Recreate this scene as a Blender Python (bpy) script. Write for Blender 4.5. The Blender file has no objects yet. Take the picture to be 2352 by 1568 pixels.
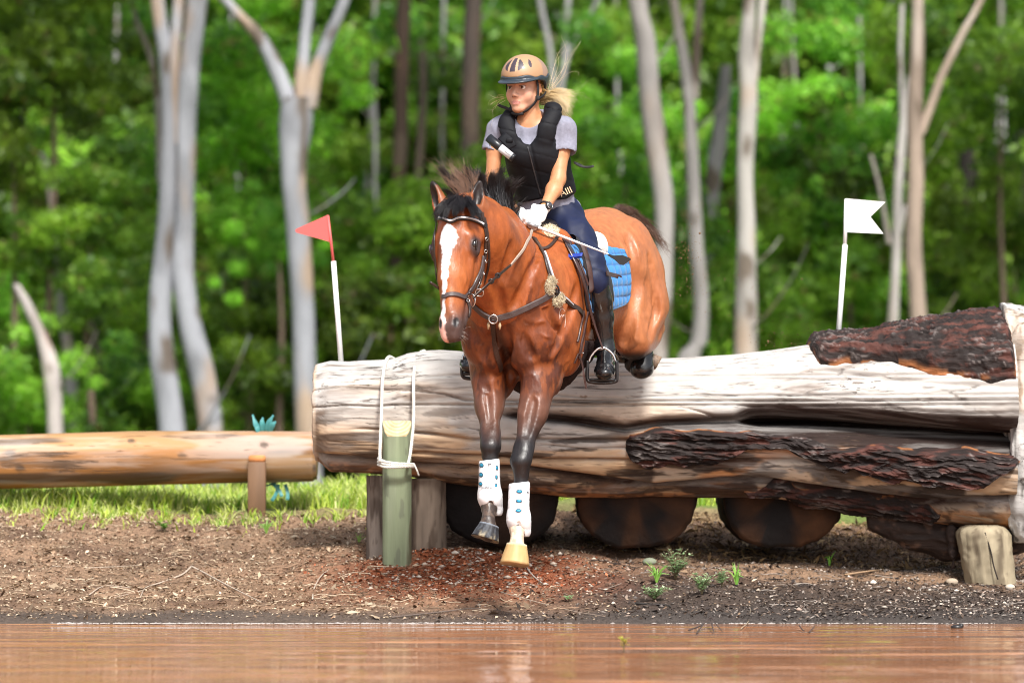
import bpy, math, random
import numpy as np
from mathutils import Vector, Matrix
from mathutils.bvhtree import BVHTree

S = bpy.context.scene
COL = S.collection
RNG = np.random.default_rng(7)
random.seed(7)

# ------------------------------------------------------------------ camera
CAM = Vector((0.0, -16.0, 0.78))
FPX = 8480.0                       # focal length in pixels of a 2352 px wide picture
PITCH = math.atan(216.0 / FPX)
cam_d = bpy.data.cameras.new("camera")
cam_o = bpy.data.objects.new("camera", cam_d)
COL.objects.link(cam_o)
cam_o.location = CAM
cam_o.rotation_euler = (math.pi / 2 + PITCH, 0, 0)
cam_d.sensor_width = 36.0
cam_d.lens = FPX / 2352.0 * 36.0
cam_d.clip_start = 0.5
cam_d.clip_end = 2000.0
cam_d.dof.use_dof = True
cam_d.dof.focus_distance = 15.75
cam_d.dof.aperture_fstop = 2.2
S.camera = cam_o

# ------------------------------------------------------------------ light
SUN_EL, SUN_AZ = math.radians(49.0), math.radians(164.0)   # azimuth clockwise from +Y
W = bpy.data.worlds.new("World")
S.world = W
W.use_nodes = True
wn = W.node_tree.nodes
wl = W.node_tree.links
for n in list(wn):
    wn.remove(n)
w_out = wn.new("ShaderNodeOutputWorld")
w_bg = wn.new("ShaderNodeBackground")
w_sky = wn.new("ShaderNodeTexSky")
w_sky.sky_type = 'NISHITA'
w_sky.sun_disc = False
w_sky.sun_elevation = SUN_EL
w_sky.sun_rotation = SUN_AZ
w_sky.air_density = 1.0
w_sky.dust_density = 4.0
w_sky.ozone_density = 1.0
w_hs = wn.new("ShaderNodeHueSaturation")
w_hs.inputs['Saturation'].default_value = 0.35
wl.new(w_sky.outputs[0], w_hs.inputs['Color'])
wl.new(w_hs.outputs[0], w_bg.inputs['Color'])
w_bg.inputs['Strength'].default_value = 0.14
wl.new(w_bg.outputs[0], w_out.inputs[0])
sun_d = bpy.data.lights.new("sun", 'SUN')
sun_d.energy = 3.6
sun_d.angle = math.radians(10.0)
sun_d.color = (1.0, 0.965, 0.91)
sun_o = bpy.data.objects.new("sun", sun_d)
COL.objects.link(sun_o)
sdir = Vector((math.sin(SUN_AZ) * math.cos(SUN_EL), math.cos(SUN_AZ) * math.cos(SUN_EL), math.sin(SUN_EL)))
sun_o.rotation_euler = sdir.to_track_quat('Z', 'Y').to_euler()
sun_o.location = (6, -10, 14)
S.view_settings.view_transform = 'Standard'
S.view_settings.look = 'None'
S.view_settings.gamma = 1.0
S.view_settings.exposure = 0.62
S.view_settings.use_curve_mapping = False
S.render.engine = 'CYCLES'
S.cycles.max_bounces = 8
S.cycles.transparent_max_bounces = 8
S.cycles.use_denoising = True
S.cycles.filter_width = 1.0

# ------------------------------------------------------------------ pixel helpers
_cp, _sp = math.cos(PITCH), math.sin(PITCH)
def ray(px, py):
    a, b = (px - 1176.0) / FPX, (784.0 - py) / FPX
    return Vector((a, _cp - b * _sp, _sp + b * _cp))
def P(px, py, Y):
    """The place at depth Y that the photograph shows at picture point (px, py)."""
    d = ray(px, py)
    return CAM + d * ((Y - CAM.y) / d.y)
def A3(v):
    return np.array((v[0], v[1], v[2]), dtype=np.float64)
def pix(p):
    v = Vector(p) - CAM
    z = v.y * _cp + v.z * _sp
    return (1176 + v.x / z * FPX, 784 - (-v.y * _sp + v.z * _cp) / z * FPX)

# ------------------------------------------------------------------ object helpers
def tag(o, label=None, cat=None, group=None, kind=None):
    if label: o['label'] = label
    if cat: o['category'] = cat
    if group: o['group'] = group
    if kind: o['kind'] = kind
    return o
def empty(name, loc, label=None, cat=None, group=None, kind=None):
    o = bpy.data.objects.new(name, None)
    COL.objects.link(o)
    o.location = loc
    o.empty_display_size = 0.1
    return tag(o, label, cat, group, kind)
def link(name, me, mt=None, parent=None, smooth=True, label=None, cat=None, group=None, kind=None):
    if mt is not None and not me.materials:
        me.materials.append(mt)
    if smooth:
        me.shade_smooth()
    o = bpy.data.objects.new(name, me)
    COL.objects.link(o)
    if parent is not None:
        o.parent = parent
        # children keep their world place
        o.matrix_parent_inverse = pinv(parent)
    return tag(o, label, cat, group, kind)
def wmat(o):
    m = Matrix.LocRotScale(o.location, o.rotation_euler, o.scale)
    if o.parent is not None:
        return wmat(o.parent) @ o.matrix_parent_inverse @ m
    return m
def pinv(parent):
    return wmat(parent).inverted()
def mesh(name, V, F, cols=None, loop_start=None):
    me = bpy.data.meshes.new(name)
    V = np.asarray(V, dtype=np.float32)
    if isinstance(F, np.ndarray):
        n, k = F.shape
        me.vertices.add(len(V)); me.vertices.foreach_set("co", V.ravel())
        me.loops.add(n * k); me.loops.foreach_set("vertex_index", F.astype(np.int32).ravel())
        me.polygons.add(n)
        me.polygons.foreach_set("loop_start", np.arange(0, n * k, k, dtype=np.int32))
        me.polygons.foreach_set("loop_total", np.full(n, k, dtype=np.int32))
        me.update(calc_edges=True)
    else:
        me.from_pydata([tuple(v) for v in V], [], F)
        me.update()
    if cols is not None:
        set_col(me, cols)
    return me
def set_col(me, cols, name="Col"):
    cols = np.asarray(cols, dtype=np.float32)
    if cols.shape[1] == 3:
        cols = np.hstack([cols, np.ones((len(cols), 1), np.float32)])
    at = me.attributes.new(name, 'FLOAT_COLOR', 'POINT')
    at.data.foreach_set("color", cols.ravel())

# ------------------------------------------------------------------ numpy noise
def _hash(ix, iy, iz, seed):
    h = (ix.astype(np.int64) * 374761393 + iy.astype(np.int64) * 668265263 + iz.astype(np.int64) * 2147483647 + seed * 974634777) & 0xFFFFFFFF
    h = ((h ^ (h >> 13)) * 1274126177) & 0xFFFFFFFF
    h = (h ^ (h >> 16)) & 0xFFFFFFFF
    h = (h * 2246822519) & 0xFFFFFFFF
    h = h ^ (h >> 15)
    return (h & 0xFFFFFF) / float(0xFFFFFF)
def vnoise(p, seed=0):
    p = np.asarray(p, dtype=np.float64)
    i = np.floor(p).astype(np.int64)
    f = p - i
    u = f * f * (3 - 2 * f)
    r = 0
    for dx in (0, 1):
        wx = u[:, 0] if dx else 1 - u[:, 0]
        for dy in (0, 1):
            wy = u[:, 1] if dy else 1 - u[:, 1]
            for dz in (0, 1):
                wz = u[:, 2] if dz else 1 - u[:, 2]
                r = r + wx * wy * wz * _hash(i[:, 0] + dx, i[:, 1] + dy, i[:, 2] + dz, seed)
    return r
def fbm(p, octv=4, seed=0, gain=0.5):
    """0..1, mean one half"""
    p = np.asarray(p, dtype=np.float64)
    a, s, t = 1.0, 0.0, 0.0
    for k in range(octv):
        s = s + a * vnoise(p * (2.03 ** k) + 17.3 * k, seed + k)
        t += a
        a *= gain
    return s / t
def ridge(p, octv=4, seed=0):
    a, s, t = 1.0, 0.0, 0.0
    for k in range(octv):
        s = s + a * (1 - np.abs(2 * vnoise(np.asarray(p) * (2.03 ** k) + 9.1 * k, seed + k) - 1))
        t += a; a *= 0.5
    return s / t
def sst(e0, e1, x):
    t = np.clip((x - e0) / (e1 - e0), 0, 1)
    return t * t * (3 - 2 * t)
def mixc(a, b, t):
    t = np.asarray(t)[:, None]
    return a * (1 - t) + b * t

# ------------------------------------------------------------------ implicit bodies (smooth unions) -> one continuous mesh
class SDF:
    def __init__(self, lo, hi, h):
        self.lo, self.h = np.array(lo, float), h
        self.n = np.ceil((np.array(hi) - self.lo) / h).astype(int) + 1
        self.F = np.full(self.n, 0.25, np.float32)
    def _box(self, blo, bhi, m):
        i0 = np.clip(np.floor((blo - m - self.lo) / self.h).astype(int), 0, self.n)
        i1 = np.clip(np.ceil((bhi + m - self.lo) / self.h).astype(int) + 1, 0, self.n)
        sl = tuple(slice(a, b) for a, b in zip(i0, i1))
        g = [self.lo[k] + self.h * np.arange(i0[k], i1[k], dtype=np.float32) for k in range(3)]
        X, Y, Z = np.meshgrid(*g, indexing='ij', sparse=True)
        return sl, X, Y, Z
    def _comb(self, sl, d, k, op):
        F = self.F[sl]
        if op == 'sub':
            d = -d
            if k > 0:
                h = np.maximum(k - np.abs(F - d), 0) / k
                self.F[sl] = np.maximum(F, d) + h * h * k * 0.25
            else:
                self.F[sl] = np.maximum(F, d)
        else:
            if k > 0:
                h = np.maximum(k - np.abs(F - d), 0) / k
                self.F[sl] = np.minimum(F, d) - h * h * k * 0.25
            else:
                self.F[sl] = np.minimum(F, d)
    def ell(self, c, r, R=None, k=0.03, op='add'):
        """ellipsoid at c, radii r; R = 3x3 whose ROWS are its axes"""
        c = np.array(c, float); r = np.array(r, float)
        if R is None:
            R = np.eye(3)
        R = np.array(R, float)
        ext = np.sqrt(((R * r[:, None]) ** 2).sum(0))
        sl, X, Y, Z = self._box(c - ext, c + ext, k + 3 * self.h)
        X, Y, Z = X - c[0], Y - c[1], Z - c[2]
        q = [R[i, 0] * X + R[i, 1] * Y + R[i, 2] * Z for i in range(3)]
        k0 = np.sqrt(sum((q[i] / r[i]) ** 2 for i in range(3))) + 1e-6
        k1 = np.sqrt(sum((q[i] / r[i] ** 2) ** 2 for i in range(3))) + 1e-6
        self._comb(sl, (k0 * (k0 - 1) / k1).astype(np.float32), k, op)
    def cone(self, a, b, ra, rb, k=0.03, flat=None, op='add'):
        """round cone a->b; flat=(axis, factor): section scaled by factor along axis"""
        a = np.array(a, float); b = np.array(b, float)
        R = max(ra, rb)
        ff = max(1.0, flat[1]) if flat is not None else 1.0
        sl, X, Y, Z = self._box(np.minimum(a, b) - R * ff, np.maximum(a, b) + R * ff, k + 3 * self.h)
        ba = b - a
        L2 = max(float(ba @ ba), 1e-9)
        X, Y, Z = X - a[0], Y - a[1], Z - a[2]
        t = np.clip((X * ba[0] + Y * ba[1] + Z * ba[2]) / L2, 0, 1)
        rr = ra + (rb - ra) * t
        X, Y, Z = X - t * ba[0], Y - t * ba[1], Z - t * ba[2]
        if flat is not None:
            n = np.array(flat[0], float); n /= np.linalg.norm(n); f = flat[1]
            dn = X * n[0] + Y * n[1] + Z * n[2]
            q2 = X * X + Y * Y + Z * Z - dn * dn
            qs = np.sqrt(np.maximum(q2, 0) + (dn / f) ** 2)
            d = (qs - rr) * min(f, 1.0)
        else:
            d = np.sqrt(X * X + Y * Y + Z * Z) - rr
        self._comb(sl, d.astype(np.float32), k, op)
    def chain(self, pts, k=0.03, flat=None, op='add'):
        for (p, r), (q, s) in zip(pts[:-1], pts[1:]):
            self.cone(p, q, r, s, k, flat, op)
    def disp(self, fn, band=0.03):
        """add fn(points) to the field near the surface"""
        idx = np.argwhere(np.abs(self.F) < band)
        p = self.lo + idx * self.h
        self.F[tuple(idx.T)] += fn(p).astype(np.float32)
    def smooth(self, it=1):
        F = self.F
        for _ in range(it):
            for ax in range(3):
                G = F.copy()
                s0 = [slice(None)] * 3; s1 = [slice(None)] * 3; s2 = [slice(None)] * 3
                s0[ax], s1[ax], s2[ax] = slice(0, -2), slice(1, -1), slice(2, None)
                G[tuple(s1)] = 0.25 * F[tuple(s0)] + 0.5 * F[tuple(s1)] + 0.25 * F[tuple(s2)]
                F = G
        self.F = F
    def sample(self, p):
        q = (np.asarray(p) - self.lo) / self.h
        i = np.clip(np.floor(q).astype(int), 0, self.n - 2); f = q - i
        r = 0
        for dx in (0, 1):
            for dy in (0, 1):
                for dz in (0, 1):
                    w = (f[:, 0] if dx else 1 - f[:, 0]) * (f[:, 1] if dy else 1 - f[:, 1]) * (f[:, 2] if dz else 1 - f[:, 2])
                    r = r + w * self.F[i[:, 0] + dx, i[:, 1] + dy, i[:, 2] + dz]
        return r
    def mesh(self):
        """surface nets"""
        F = self.F; F[0], F[-1] = .1, .1; F[:, 0], F[:, -1] = .1, .1; F[:, :, 0], F[:, :, -1] = .1, .1
        neg = F < 0
        n = np.array(F.shape) - 1
        cnt = np.zeros(tuple(n), np.uint8)
        for dx in (0, 1):
            for dy in (0, 1):
                for dz in (0, 1):
                    cnt += neg[dx:n[0] + dx, dy:n[1] + dy, dz:n[2] + dz]
        act = np.argwhere((cnt > 0) & (cnt < 8))
        idm = np.full(tuple(n), -1, np.int32)
        idm[tuple(act.T)] = np.arange(len(act))
        acc = np.zeros((len(act), 3)); w = np.zeros(len(act))
        cor = {}
        for dx in (0, 1):
            for dy in (0, 1):
                for dz in (0, 1):
                    cor[(dx, dy, dz)] = F[act[:, 0] + dx, act[:, 1] + dy, act[:, 2] + dz].astype(np.float64)
        for a in cor:
            for ax in range(3):
                if a[ax] == 0:
                    b = list(a); b[ax] = 1; b = tuple(b)
                    fa, fb = cor[a], cor[b]
                    m = (fa < 0) != (fb < 0)
                    t = np.where(m, fa / np.where(m, fa - fb, 1), 0)
                    p = np.array(a, float)[None, :].repeat(len(act), 0)
                    p[:, ax] += t
                    acc[m] += p[m]; w[m] += 1
        V = self.lo + (act + acc / w[:, None]) * self.h
        faces = []
        for ax in range(3):
            o1, o2 = [(1, 2), (2, 0), (0, 1)][ax]
            s0 = [slice(1, -1)] * 3; s1 = [slice(1, -1)] * 3
            s0[ax] = slice(0, -1); s1[ax] = slice(1, None)
            a, b = neg[tuple(s0)], neg[tuple(s1)]
            for flip, mask in ((False, a & ~b), (True, b & ~a)):
                e = np.argwhere(mask)
                off = np.ones(3, int); off[ax] = 0
                e = e + off
                def c(u, v):
                    q = e.copy(); q[:, o1] -= u; q[:, o2] -= v
                    return idm[q[:, 0], q[:, 1], q[:, 2]]
                q = np.stack([c(1, 1), c(0, 1), c(0, 0), c(1, 0)], 1)
                if flip:
                    q = q[:, ::-1]
                faces.append(q)
        Q = np.vstack(faces)
        Q = Q[(Q >= 0).all(1)]
        # gentle tangential relax
        for _ in range(2):
            s = np.zeros_like(V); m = np.zeros(len(V))
            for k in range(4):
                i, j = Q[:, k], Q[:, (k + 1) % 4]
                np.add.at(s, i, V[j]); np.add.at(m, i, 1)
                np.add.at(s, j, V[i]); np.add.at(m, j, 1)
            V = V * 0.5 + 0.5 * s / np.maximum(m, 1)[:, None]
        return V, Q

def bvh(V, F):
    return BVHTree.FromPolygons([tuple(v) for v in V], [tuple(int(i) for i in f) for f in F])

# ------------------------------------------------------------------ simple solids
class MB:
    """collects shapes into one mesh"""
    def __init__(self):
        self.V, self.F, self.n, self.C = [], [], 0, []
    def add(self, V, F, col=None):
        V = np.asarray(V, float)
        self.V.append(V)
        self.F += [tuple(i + self.n for i in f) for f in F]
        self.n += len(V)
        if col is not None:
            self.C.append(np.tile(np.array(col, float)[None, :3], (len(V), 1)))
    def tube(self, pts, r, seg=8, cap=True, col=None, flat=None, nrm=None):
        """r number or list; nrm: optional list of normals, flat: thickness factor along normal"""
        pts = [np.array(p, float) for p in pts]
        N = len(pts)
        rr = [r] * N if np.isscalar(r) else list(r)
        V = []; up = None
        for i, p in enumerate(pts):
            d = pts[min(i + 1, N - 1)] - pts[max(i - 1, 0)]
            d /= (np.linalg.norm(d) + 1e-12)
            if nrm is not None:
                u = np.array(nrm[i], float)
            elif up is None:
                u = np.array((0, 0, 1.0)) if abs(d[2]) < 0.9 else np.array((1.0, 0, 0))
            else:
                u = up
            u = u - d * (u @ d); u /= (np.linalg.norm(u) + 1e-12); up = u
            s = np.cross(d, u)
            for j in range(seg):
                a = 2 * math.pi * j / seg
                V.append(p + rr[i] * (math.cos(a) * s + math.sin(a) * u * (flat or 1.0)))
        F = []
        for i in range(N - 1):
            for j in range(seg):
                a, b = i * seg + j, i * seg + (j + 1) % seg
                F.append((a, b, b + seg, a + seg))
        if cap:
            F.append(tuple(range(seg))[::-1]); F.append(tuple((N - 1) * seg + j for j in range(seg)))
        self.add(V, F, col)
    def strap(self, pts, nrm, w, th, col=None):
        """flat strap with rounded-ish section along pts, lying on normals nrm"""
        pts = [np.array(p, float) for p in pts]; N = len(pts)
        ww = [w] * N if np.isscalar(w) else list(w)
        V = []
        for i, p in enumerate(pts):
            d = pts[min(i + 1, N - 1)] - pts[max(i - 1, 0)]; d /= (np.linalg.norm(d) + 1e-12)
            u = np.array(nrm[i], float); u -= d * (u @ d); u /= (np.linalg.norm(u) + 1e-12)
            s = np.cross(d, u)
            h = ww[i] / 2
            for (x, y) in ((-h, 0), (-h, th * .6), (-h * .8, th), (h * .8, th), (h, th * .6), (h, 0)):
                V.append(p + s * x + u * y)
        F = []
        for i in range(N - 1):
            for j in range(6):
                a, b = i * 6 + j, i * 6 + (j + 1) % 6
                F.append((a, a + 6, b + 6, b))
        F.append((0, 1, 2, 3, 4, 5)); F.append(tuple((N - 1) * 6 + j for j in range(6))[::-1])
        self.add(V, F, col)
    def box(self, c, size, R=None, bev=0.0, col=None):
        x, y, z = [s / 2 for s in size]
        b = min(bev, x * .9, y * .9, z * .9)
        R = np.eye(3) if R is None else np.array(R, float)
        if b <= 0:
            V = [(sx * x, sy * y, sz * z) for sx in (-1, 1) for sy in (-1, 1) for sz in (-1, 1)]
            F = [(0, 1, 3, 2), (4, 6, 7, 5), (0, 4, 5, 1), (2, 3, 7, 6), (0, 2, 6, 4), (1, 5, 7, 3)]
        else:
            V = []; F = []
            lv = []
            for zz, ins in ((-z, b), (-z + b, 0), (z - b, 0), (z, b)):
                ring = []
                xx, yy = x - ins, y - ins
                c_ = b if ins == 0 else b * .3
                for px_, py_ in ((xx, -yy + c_), (xx, yy - c_), (xx - c_, yy), (-xx + c_, yy), (-xx, yy - c_), (-xx, -yy + c_), (-xx + c_, -yy), (xx - c_, -yy)):
                    ring.append(len(V)); V.append((px_, py_, zz))
                lv.append(ring)
            for a, bb in zip(lv[:-1], lv[1:]):
                for j in range(8):
                    F.append((a[j], a[(j + 1) % 8], bb[(j + 1) % 8], bb[j]))
            F.append(tuple(lv[0][::-1])); F.append(tuple(lv[-1]))
        V = np.array(V) @ R + np.array(c, float)
        self.add(V, F, col)
    def sphere(self, c, r, seg=12, rings=8, R=None, col=None):
        r = np.array((r, r, r) if np.isscalar(r) else r, float)
        R = np.eye(3) if R is None else np.array(R, float)
        V = [(0, 0, 1)]
        for i in range(1, rings):
            t = math.pi * i / rings
            for j in range(seg):
                a = 2 * math.pi * j / seg
                V.append((math.sin(t) * math.cos(a), math.sin(t) * math.sin(a), math.cos(t)))
        V.append((0, 0, -1))
        F = [(0, 1 + j, 1 + (j + 1) % seg) for j in range(seg)]
        for i in range(rings - 2):
            for j in range(seg):
                a, b = 1 + i * seg + j, 1 + i * seg + (j + 1) % seg
                F.append((a, a + seg, b + seg, b))
        e = len(V) - 1; s = 1 + (rings - 2) * seg
        F += [(e, s + (j + 1) % seg, s + j) for j in range(seg)]
        self.add((np.array(V) * r) @ R + np.array(c, float), F, col)
    def build(self, name, mt, parent=None, smooth=True, **kw):
        V = np.vstack(self.V)
        me = mesh(name, V, self.F)
        if self.C:
            set_col(me, np.vstack(self.C))
        return link(name, me, mt, parent, smooth, **kw)
def ring_pts(c, n, r, seg=20, r2=None):
    """circle round c with normal n"""
    n = np.array(n, float); n /= np.linalg.norm(n)
    u = np.cross(n, (0, 0, 1.0)); 
    if np.linalg.norm(u) < 1e-3: u = np.array((1.0, 0, 0))
    u /= np.linalg.norm(u); v = np.cross(n, u)
    return [np.array(c) + r * math.cos(a) * u + (r2 or r) * math.sin(a) * v for a in np.linspace(0, 2 * math.pi, seg + 1)]
def spline(pts, n):
    """Catmull-Rom through pts, n samples per span; works on any vector length"""
    p = [np.array(q, float) for q in pts]
    p = [2 * p[0] - p[1]] + p + [2 * p[-1] - p[-2]]
    out = []
    for i in range(1, len(p) - 2):
        for t in np.linspace(0, 1, n, endpoint=False):
            a, b, c, d = p[i - 1], p[i], p[i + 1], p[i + 2]
            out.append(.5 * (2 * b + (c - a) * t + (2 * a - 5 * b + 4 * c - d) * t * t + (3 * b - a - 3 * c + d) * t ** 3))
    out.append(p[-2])
    return out

# ------------------------------------------------------------------ materials
def nodes(mt):
    return mt.node_tree.nodes, mt.node_tree.links
def M(name, col=(.5, .5, .5), rough=.6, attr=None, vary=0.0, vscale=20.0, bump=0.0, bscale=60.0, bdet=4.0, spec=.5, metal=0.0,
      coat=0.0, sheen=0.0, sss=0.0, trans=0.0, stretch=None, bdist=0.01, rvary=0.0):
    mt = bpy.data.materials.new(name)
    mt.use_nodes = True
    N, L = nodes(mt)
    b = N['Principled BSDF']
    b.inputs['Roughness'].default_value = rough
    b.inputs['Metallic'].default_value = metal
    b.inputs['Specular IOR Level'].default_value = spec
    b.inputs['Coat Weight'].default_value = coat
    b.inputs['Coat Roughness'].default_value = .15
    b.inputs['Sheen Weight'].default_value = sheen
    if sss > 0:
        b.inputs['Subsurface Weight'].default_value = sss
        b.inputs['Subsurface Radius'].default_value = (.01, .004, .002)
        b.inputs['Subsurface Scale'].default_value = 1.0
    src = None
    if attr:
        at = N.new('ShaderNodeAttribute'); at.attribute_name = attr
        src = at.outputs['Color']
    tc = N.new('ShaderNodeTexCoord'); mp = N.new('ShaderNodeMapping')
    L.new(tc.outputs['Object'], mp.inputs[0])
    if stretch:
        mp.inputs['Scale'].default_value = stretch
    if vary > 0:
        nz = N.new('ShaderNodeTexNoise'); nz.inputs['Scale'].default_value = vscale; nz.inputs['Detail'].default_value = 5
        L.new(mp.outputs[0], nz.inputs[0])
        mr = N.new('ShaderNodeMapRange'); mr.inputs[1].default_value = .3; mr.inputs[2].default_value = .7
        mr.inputs[3].default_value = 1 - vary; mr.inputs[4].default_value = 1 + vary
        L.new(nz.outputs[0], mr.inputs[0])
        vm = N.new('ShaderNodeVectorMath'); vm.operation = 'SCALE'
        if src is not None:
            L.new(src, vm.inputs[0])
        else:
            vm.inputs[0].default_value = col[:3]
        L.new(mr.outputs[0], vm.inputs['Scale'])
        src = vm.outputs[0]
        if rvary > 0:
            m2 = N.new('ShaderNodeMapRange'); m2.inputs[1].default_value = .3; m2.inputs[2].default_value = .7
            m2.inputs[3].default_value = max(rough - rvary, .02); m2.inputs[4].default_value = min(rough + rvary, 1)
            L.new(nz.outputs[0], m2.inputs[0]); L.new(m2.outputs[0], b.inputs['Roughness'])
    if src is not None:
        L.new(src, b.inputs['Base Color'])
    else:
        b.inputs['Base Color'].default_value = (*col[:3], 1)
    if bump > 0:
        nb = N.new('ShaderNodeTexNoise'); nb.inputs['Scale'].default_value = bscale; nb.inputs['Detail'].default_value = bdet
        L.new(mp.outputs[0], nb.inputs[0])
        bp = N.new('ShaderNodeBump'); bp.inputs['Strength'].default_value = bump; bp.inputs['Distance'].default_value = bdist
        L.new(nb.outputs[0], bp.inputs['Height']); L.new(bp.outputs[0], b.inputs['Normal'])
    if trans > 0:
        tr = N.new('ShaderNodeBsdfTranslucent'); ms = N.new('ShaderNodeMixShader'); ms.inputs[0].default_value = trans
        if src is not None: L.new(src, tr.inputs[0])
        else: tr.inputs[0].default_value = (*col[:3], 1)
        out = N['Material Output']
        L.new(b.outputs[0], ms.inputs[1]); L.new(tr.outputs[0], ms.inputs[2]); L.new(ms.outputs[0], out.inputs[0])
    return mt
# ================================================================== GROUND, WATER
def bank_z(x, y):
    x = np.asarray(x, float); y = np.asarray(y, float)
    z = np.interp(y, [-3.2, -1.6, -.85, -.60, -.2, .75, 1.6, 2.2, 3.0, 4.2, 6.5, 10, 16, 30, 60, 90], [-.62, -.30, -.07, .012, .045, .135, .235, .355, .43, .485, .42, .22, .08, .10, .6, 2.5])
    # right of the log the bank is lower and flatter, left it rises earlier
    L = sst(.2, -.9, x)
    z = z + L * .055 * np.clip(1 - np.abs(y - 1.7) / 1.2, 0, 1) + .012 * L * sst(-.6, .3, y) * sst(2, 1, y)
    R = sst(.2, 1.2, x) * np.clip(1 - np.abs(y - 1.9) / 1.5, 0, 1)
    z = z - R * .05
    z = z + .03 * np.sin(x * 1.7 + 1) * sst(-.5, .6, y) * sst(8, 3, y)
    mound = np.exp(-(((x + .20) / .46) ** 2 + ((y - .82) / .34) ** 2))
    return z + .075 * mound
def ground_z(x, y):
    p = np.stack([x, y, np.zeros_like(x)], 1)
    amp = np.interp(y, [-.75, -.5, .2, 2, 6], [.004, .016, .036, .045, .05])
    shore = (fbm(np.stack([x * 1.1, 0 * x + 4, 0 * x], 1), 3, 58) - .5) * .045 * np.exp(-((y + .6) / .35) ** 2)
    return bank_z(x, y) + shore + (fbm(p * 4.5, 4, 50) - .5) * amp * 2 + (fbm(p * 26, 3, 51) - .5) * .018 * sst(-.65, -.2, y)
def grid_mesh(name, xs, ys, zfn):
    X, Y = np.meshgrid(xs, ys, indexing='ij')
    x, y = X.ravel(), Y.ravel()
    z = zfn(x, y)
    n, m = len(xs), len(ys)
    i = (np.arange(n - 1)[:, None] * m + np.arange(m - 1)[None, :]).ravel()
    F = np.stack([i, i + m, i + m + 1, i + 1], 1)
    return np.stack([x, y, z], 1), F
def earth_col(V):
    x, y = V[:, 0], V[:, 1]
    p = np.stack([x, y, 0 * x], 1)
    n1 = fbm(p * 3, 4, 60); n2 = fbm(p * 30, 3, 61); n3 = fbm(p * 9, 3, 62)
    c = np.tile(np.array((.28, .175, .11)), (len(V), 1))
    c = mixc(c, np.array((.15, .09, .057)), sst(.42, .60, n1 * .6 + n3 * .4))
    c = mixc(c, np.array((.26, .17, .105)), sst(.52, .66, n3) * .6 * sst(.3, -.4, x))
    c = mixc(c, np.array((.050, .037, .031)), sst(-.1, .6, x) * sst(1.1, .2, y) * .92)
    c = mixc(c, np.array((.060, .050, .045)), sst(-.15, -.50, y) * .8)          # wet near the water
    red = np.exp(-(((x + .22) / .50) ** 2 + ((y - .60) / .55) ** 2))
    c = mixc(c, np.array((.30, .090, .038)), np.clip(red * 1.7, 0, 1) * sst(.25, .45, n2 * .5 + n3 * .5))
    c = mixc(c, np.array((.15, .22, .045)), sst(2.3, 2.9, y + (n1 - .5) * .6) * .8)
    c = mixc(c, np.array((.10, .13, .035)), sst(6, 9, y))
    return c * (.8 + .4 * n2[:, None])
EARTH = M("damp earth", attr="Col", rough=.85, vary=.30, vscale=55, bump=.9, bscale=110, bdist=.02, spec=.3)
xs = np.concatenate([np.linspace(-90, -6, 22), np.linspace(-5.5, -2.8, 12), np.arange(-2.7, 2.75, .02), np.linspace(2.8, 5.5, 12), np.linspace(6, 90, 22)])
ys = np.concatenate([np.linspace(-60, -4, 10), np.linspace(-3.2, -1.0, 14), np.arange(-.95, 2.8, .02), np.arange(2.85, 7, .10), np.linspace(7.5, 140, 40)])
def zz_(x, y):
    z = ground_z(x, y)
    return np.where(y < -3.3, -.65, z)
V, F = grid_mesh("ground", xs, ys, zz_)
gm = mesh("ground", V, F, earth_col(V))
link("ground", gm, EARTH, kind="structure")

# muddy pond
WAT = bpy.data.materials.new("muddy water"); WAT.use_nodes = True
N, L = nodes(WAT); b = N['Principled BSDF']
b.inputs['Base Color'].default_value = (.40, .165, .075, 1); b.inputs['Roughness'].default_value = .045
b.inputs['IOR'].default_value = 1.33; b.inputs['Specular IOR Level'].default_value = .5
tc = N.new('ShaderNodeTexCoord')
hsum = None
for sc, st, w in (((.7, 3.2, 1), 3.0, 1.0), ((2.0, 8, 1), 3.4, .55), ((5, 18, 1), 2.0, .10)):
    mp = N.new('ShaderNodeMapping'); mp.inputs['Scale'].default_value = sc; mp.inputs['Rotation'].default_value = (0, 0, .05 * st)
    nz = N.new('ShaderNodeTexNoise'); nz.inputs['Scale'].default_value = 1.0; nz.inputs['Detail'].default_value = 1
    L.new(tc.outputs['Object'], mp.inputs[0]); L.new(mp.outputs[0], nz.inputs[0])
    mu = N.new('ShaderNodeMath'); mu.operation = 'MULTIPLY'; mu.inputs[1].default_value = w; L.new(nz.outputs[0], mu.inputs[0])
    if hsum is None: hsum = mu.outputs[0]
    else:
        ad = N.new('ShaderNodeMath'); ad.operation = 'ADD'; L.new(hsum, ad.inputs[0]); L.new(mu.outputs[0], ad.inputs[1]); hsum = ad.outputs[0]
bp = N.new('ShaderNodeBump'); bp.inputs['Distance'].default_value = .046
pn = N.new('ShaderNodeTexNoise'); pn.inputs['Scale'].default_value = 1.0; pn.inputs['Detail'].default_value = 2
pm = N.new('ShaderNodeMapping'); pm.inputs['Scale'].default_value = (.5, 1.6, 1); L.new(tc.outputs['Object'], pm.inputs[0]); L.new(pm.outputs[0], pn.inputs[0])
pr = N.new('ShaderNodeMapRange'); pr.inputs[1].default_value = .38; pr.inputs[2].default_value = .64; pr.inputs[3].default_value = .22; pr.inputs[4].default_value = 1.0
L.new(pn.outputs[0], pr.inputs[0]); L.new(pr.outputs[0], bp.inputs['Strength'])
L.new(hsum, bp.inputs['Height']); L.new(bp.outputs[0], b.inputs['Normal'])
nz = N.new('ShaderNodeTexNoise'); nz.inputs['Scale'].default_value = .8; L.new(tc.outputs['Object'], nz.inputs[0])
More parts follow.
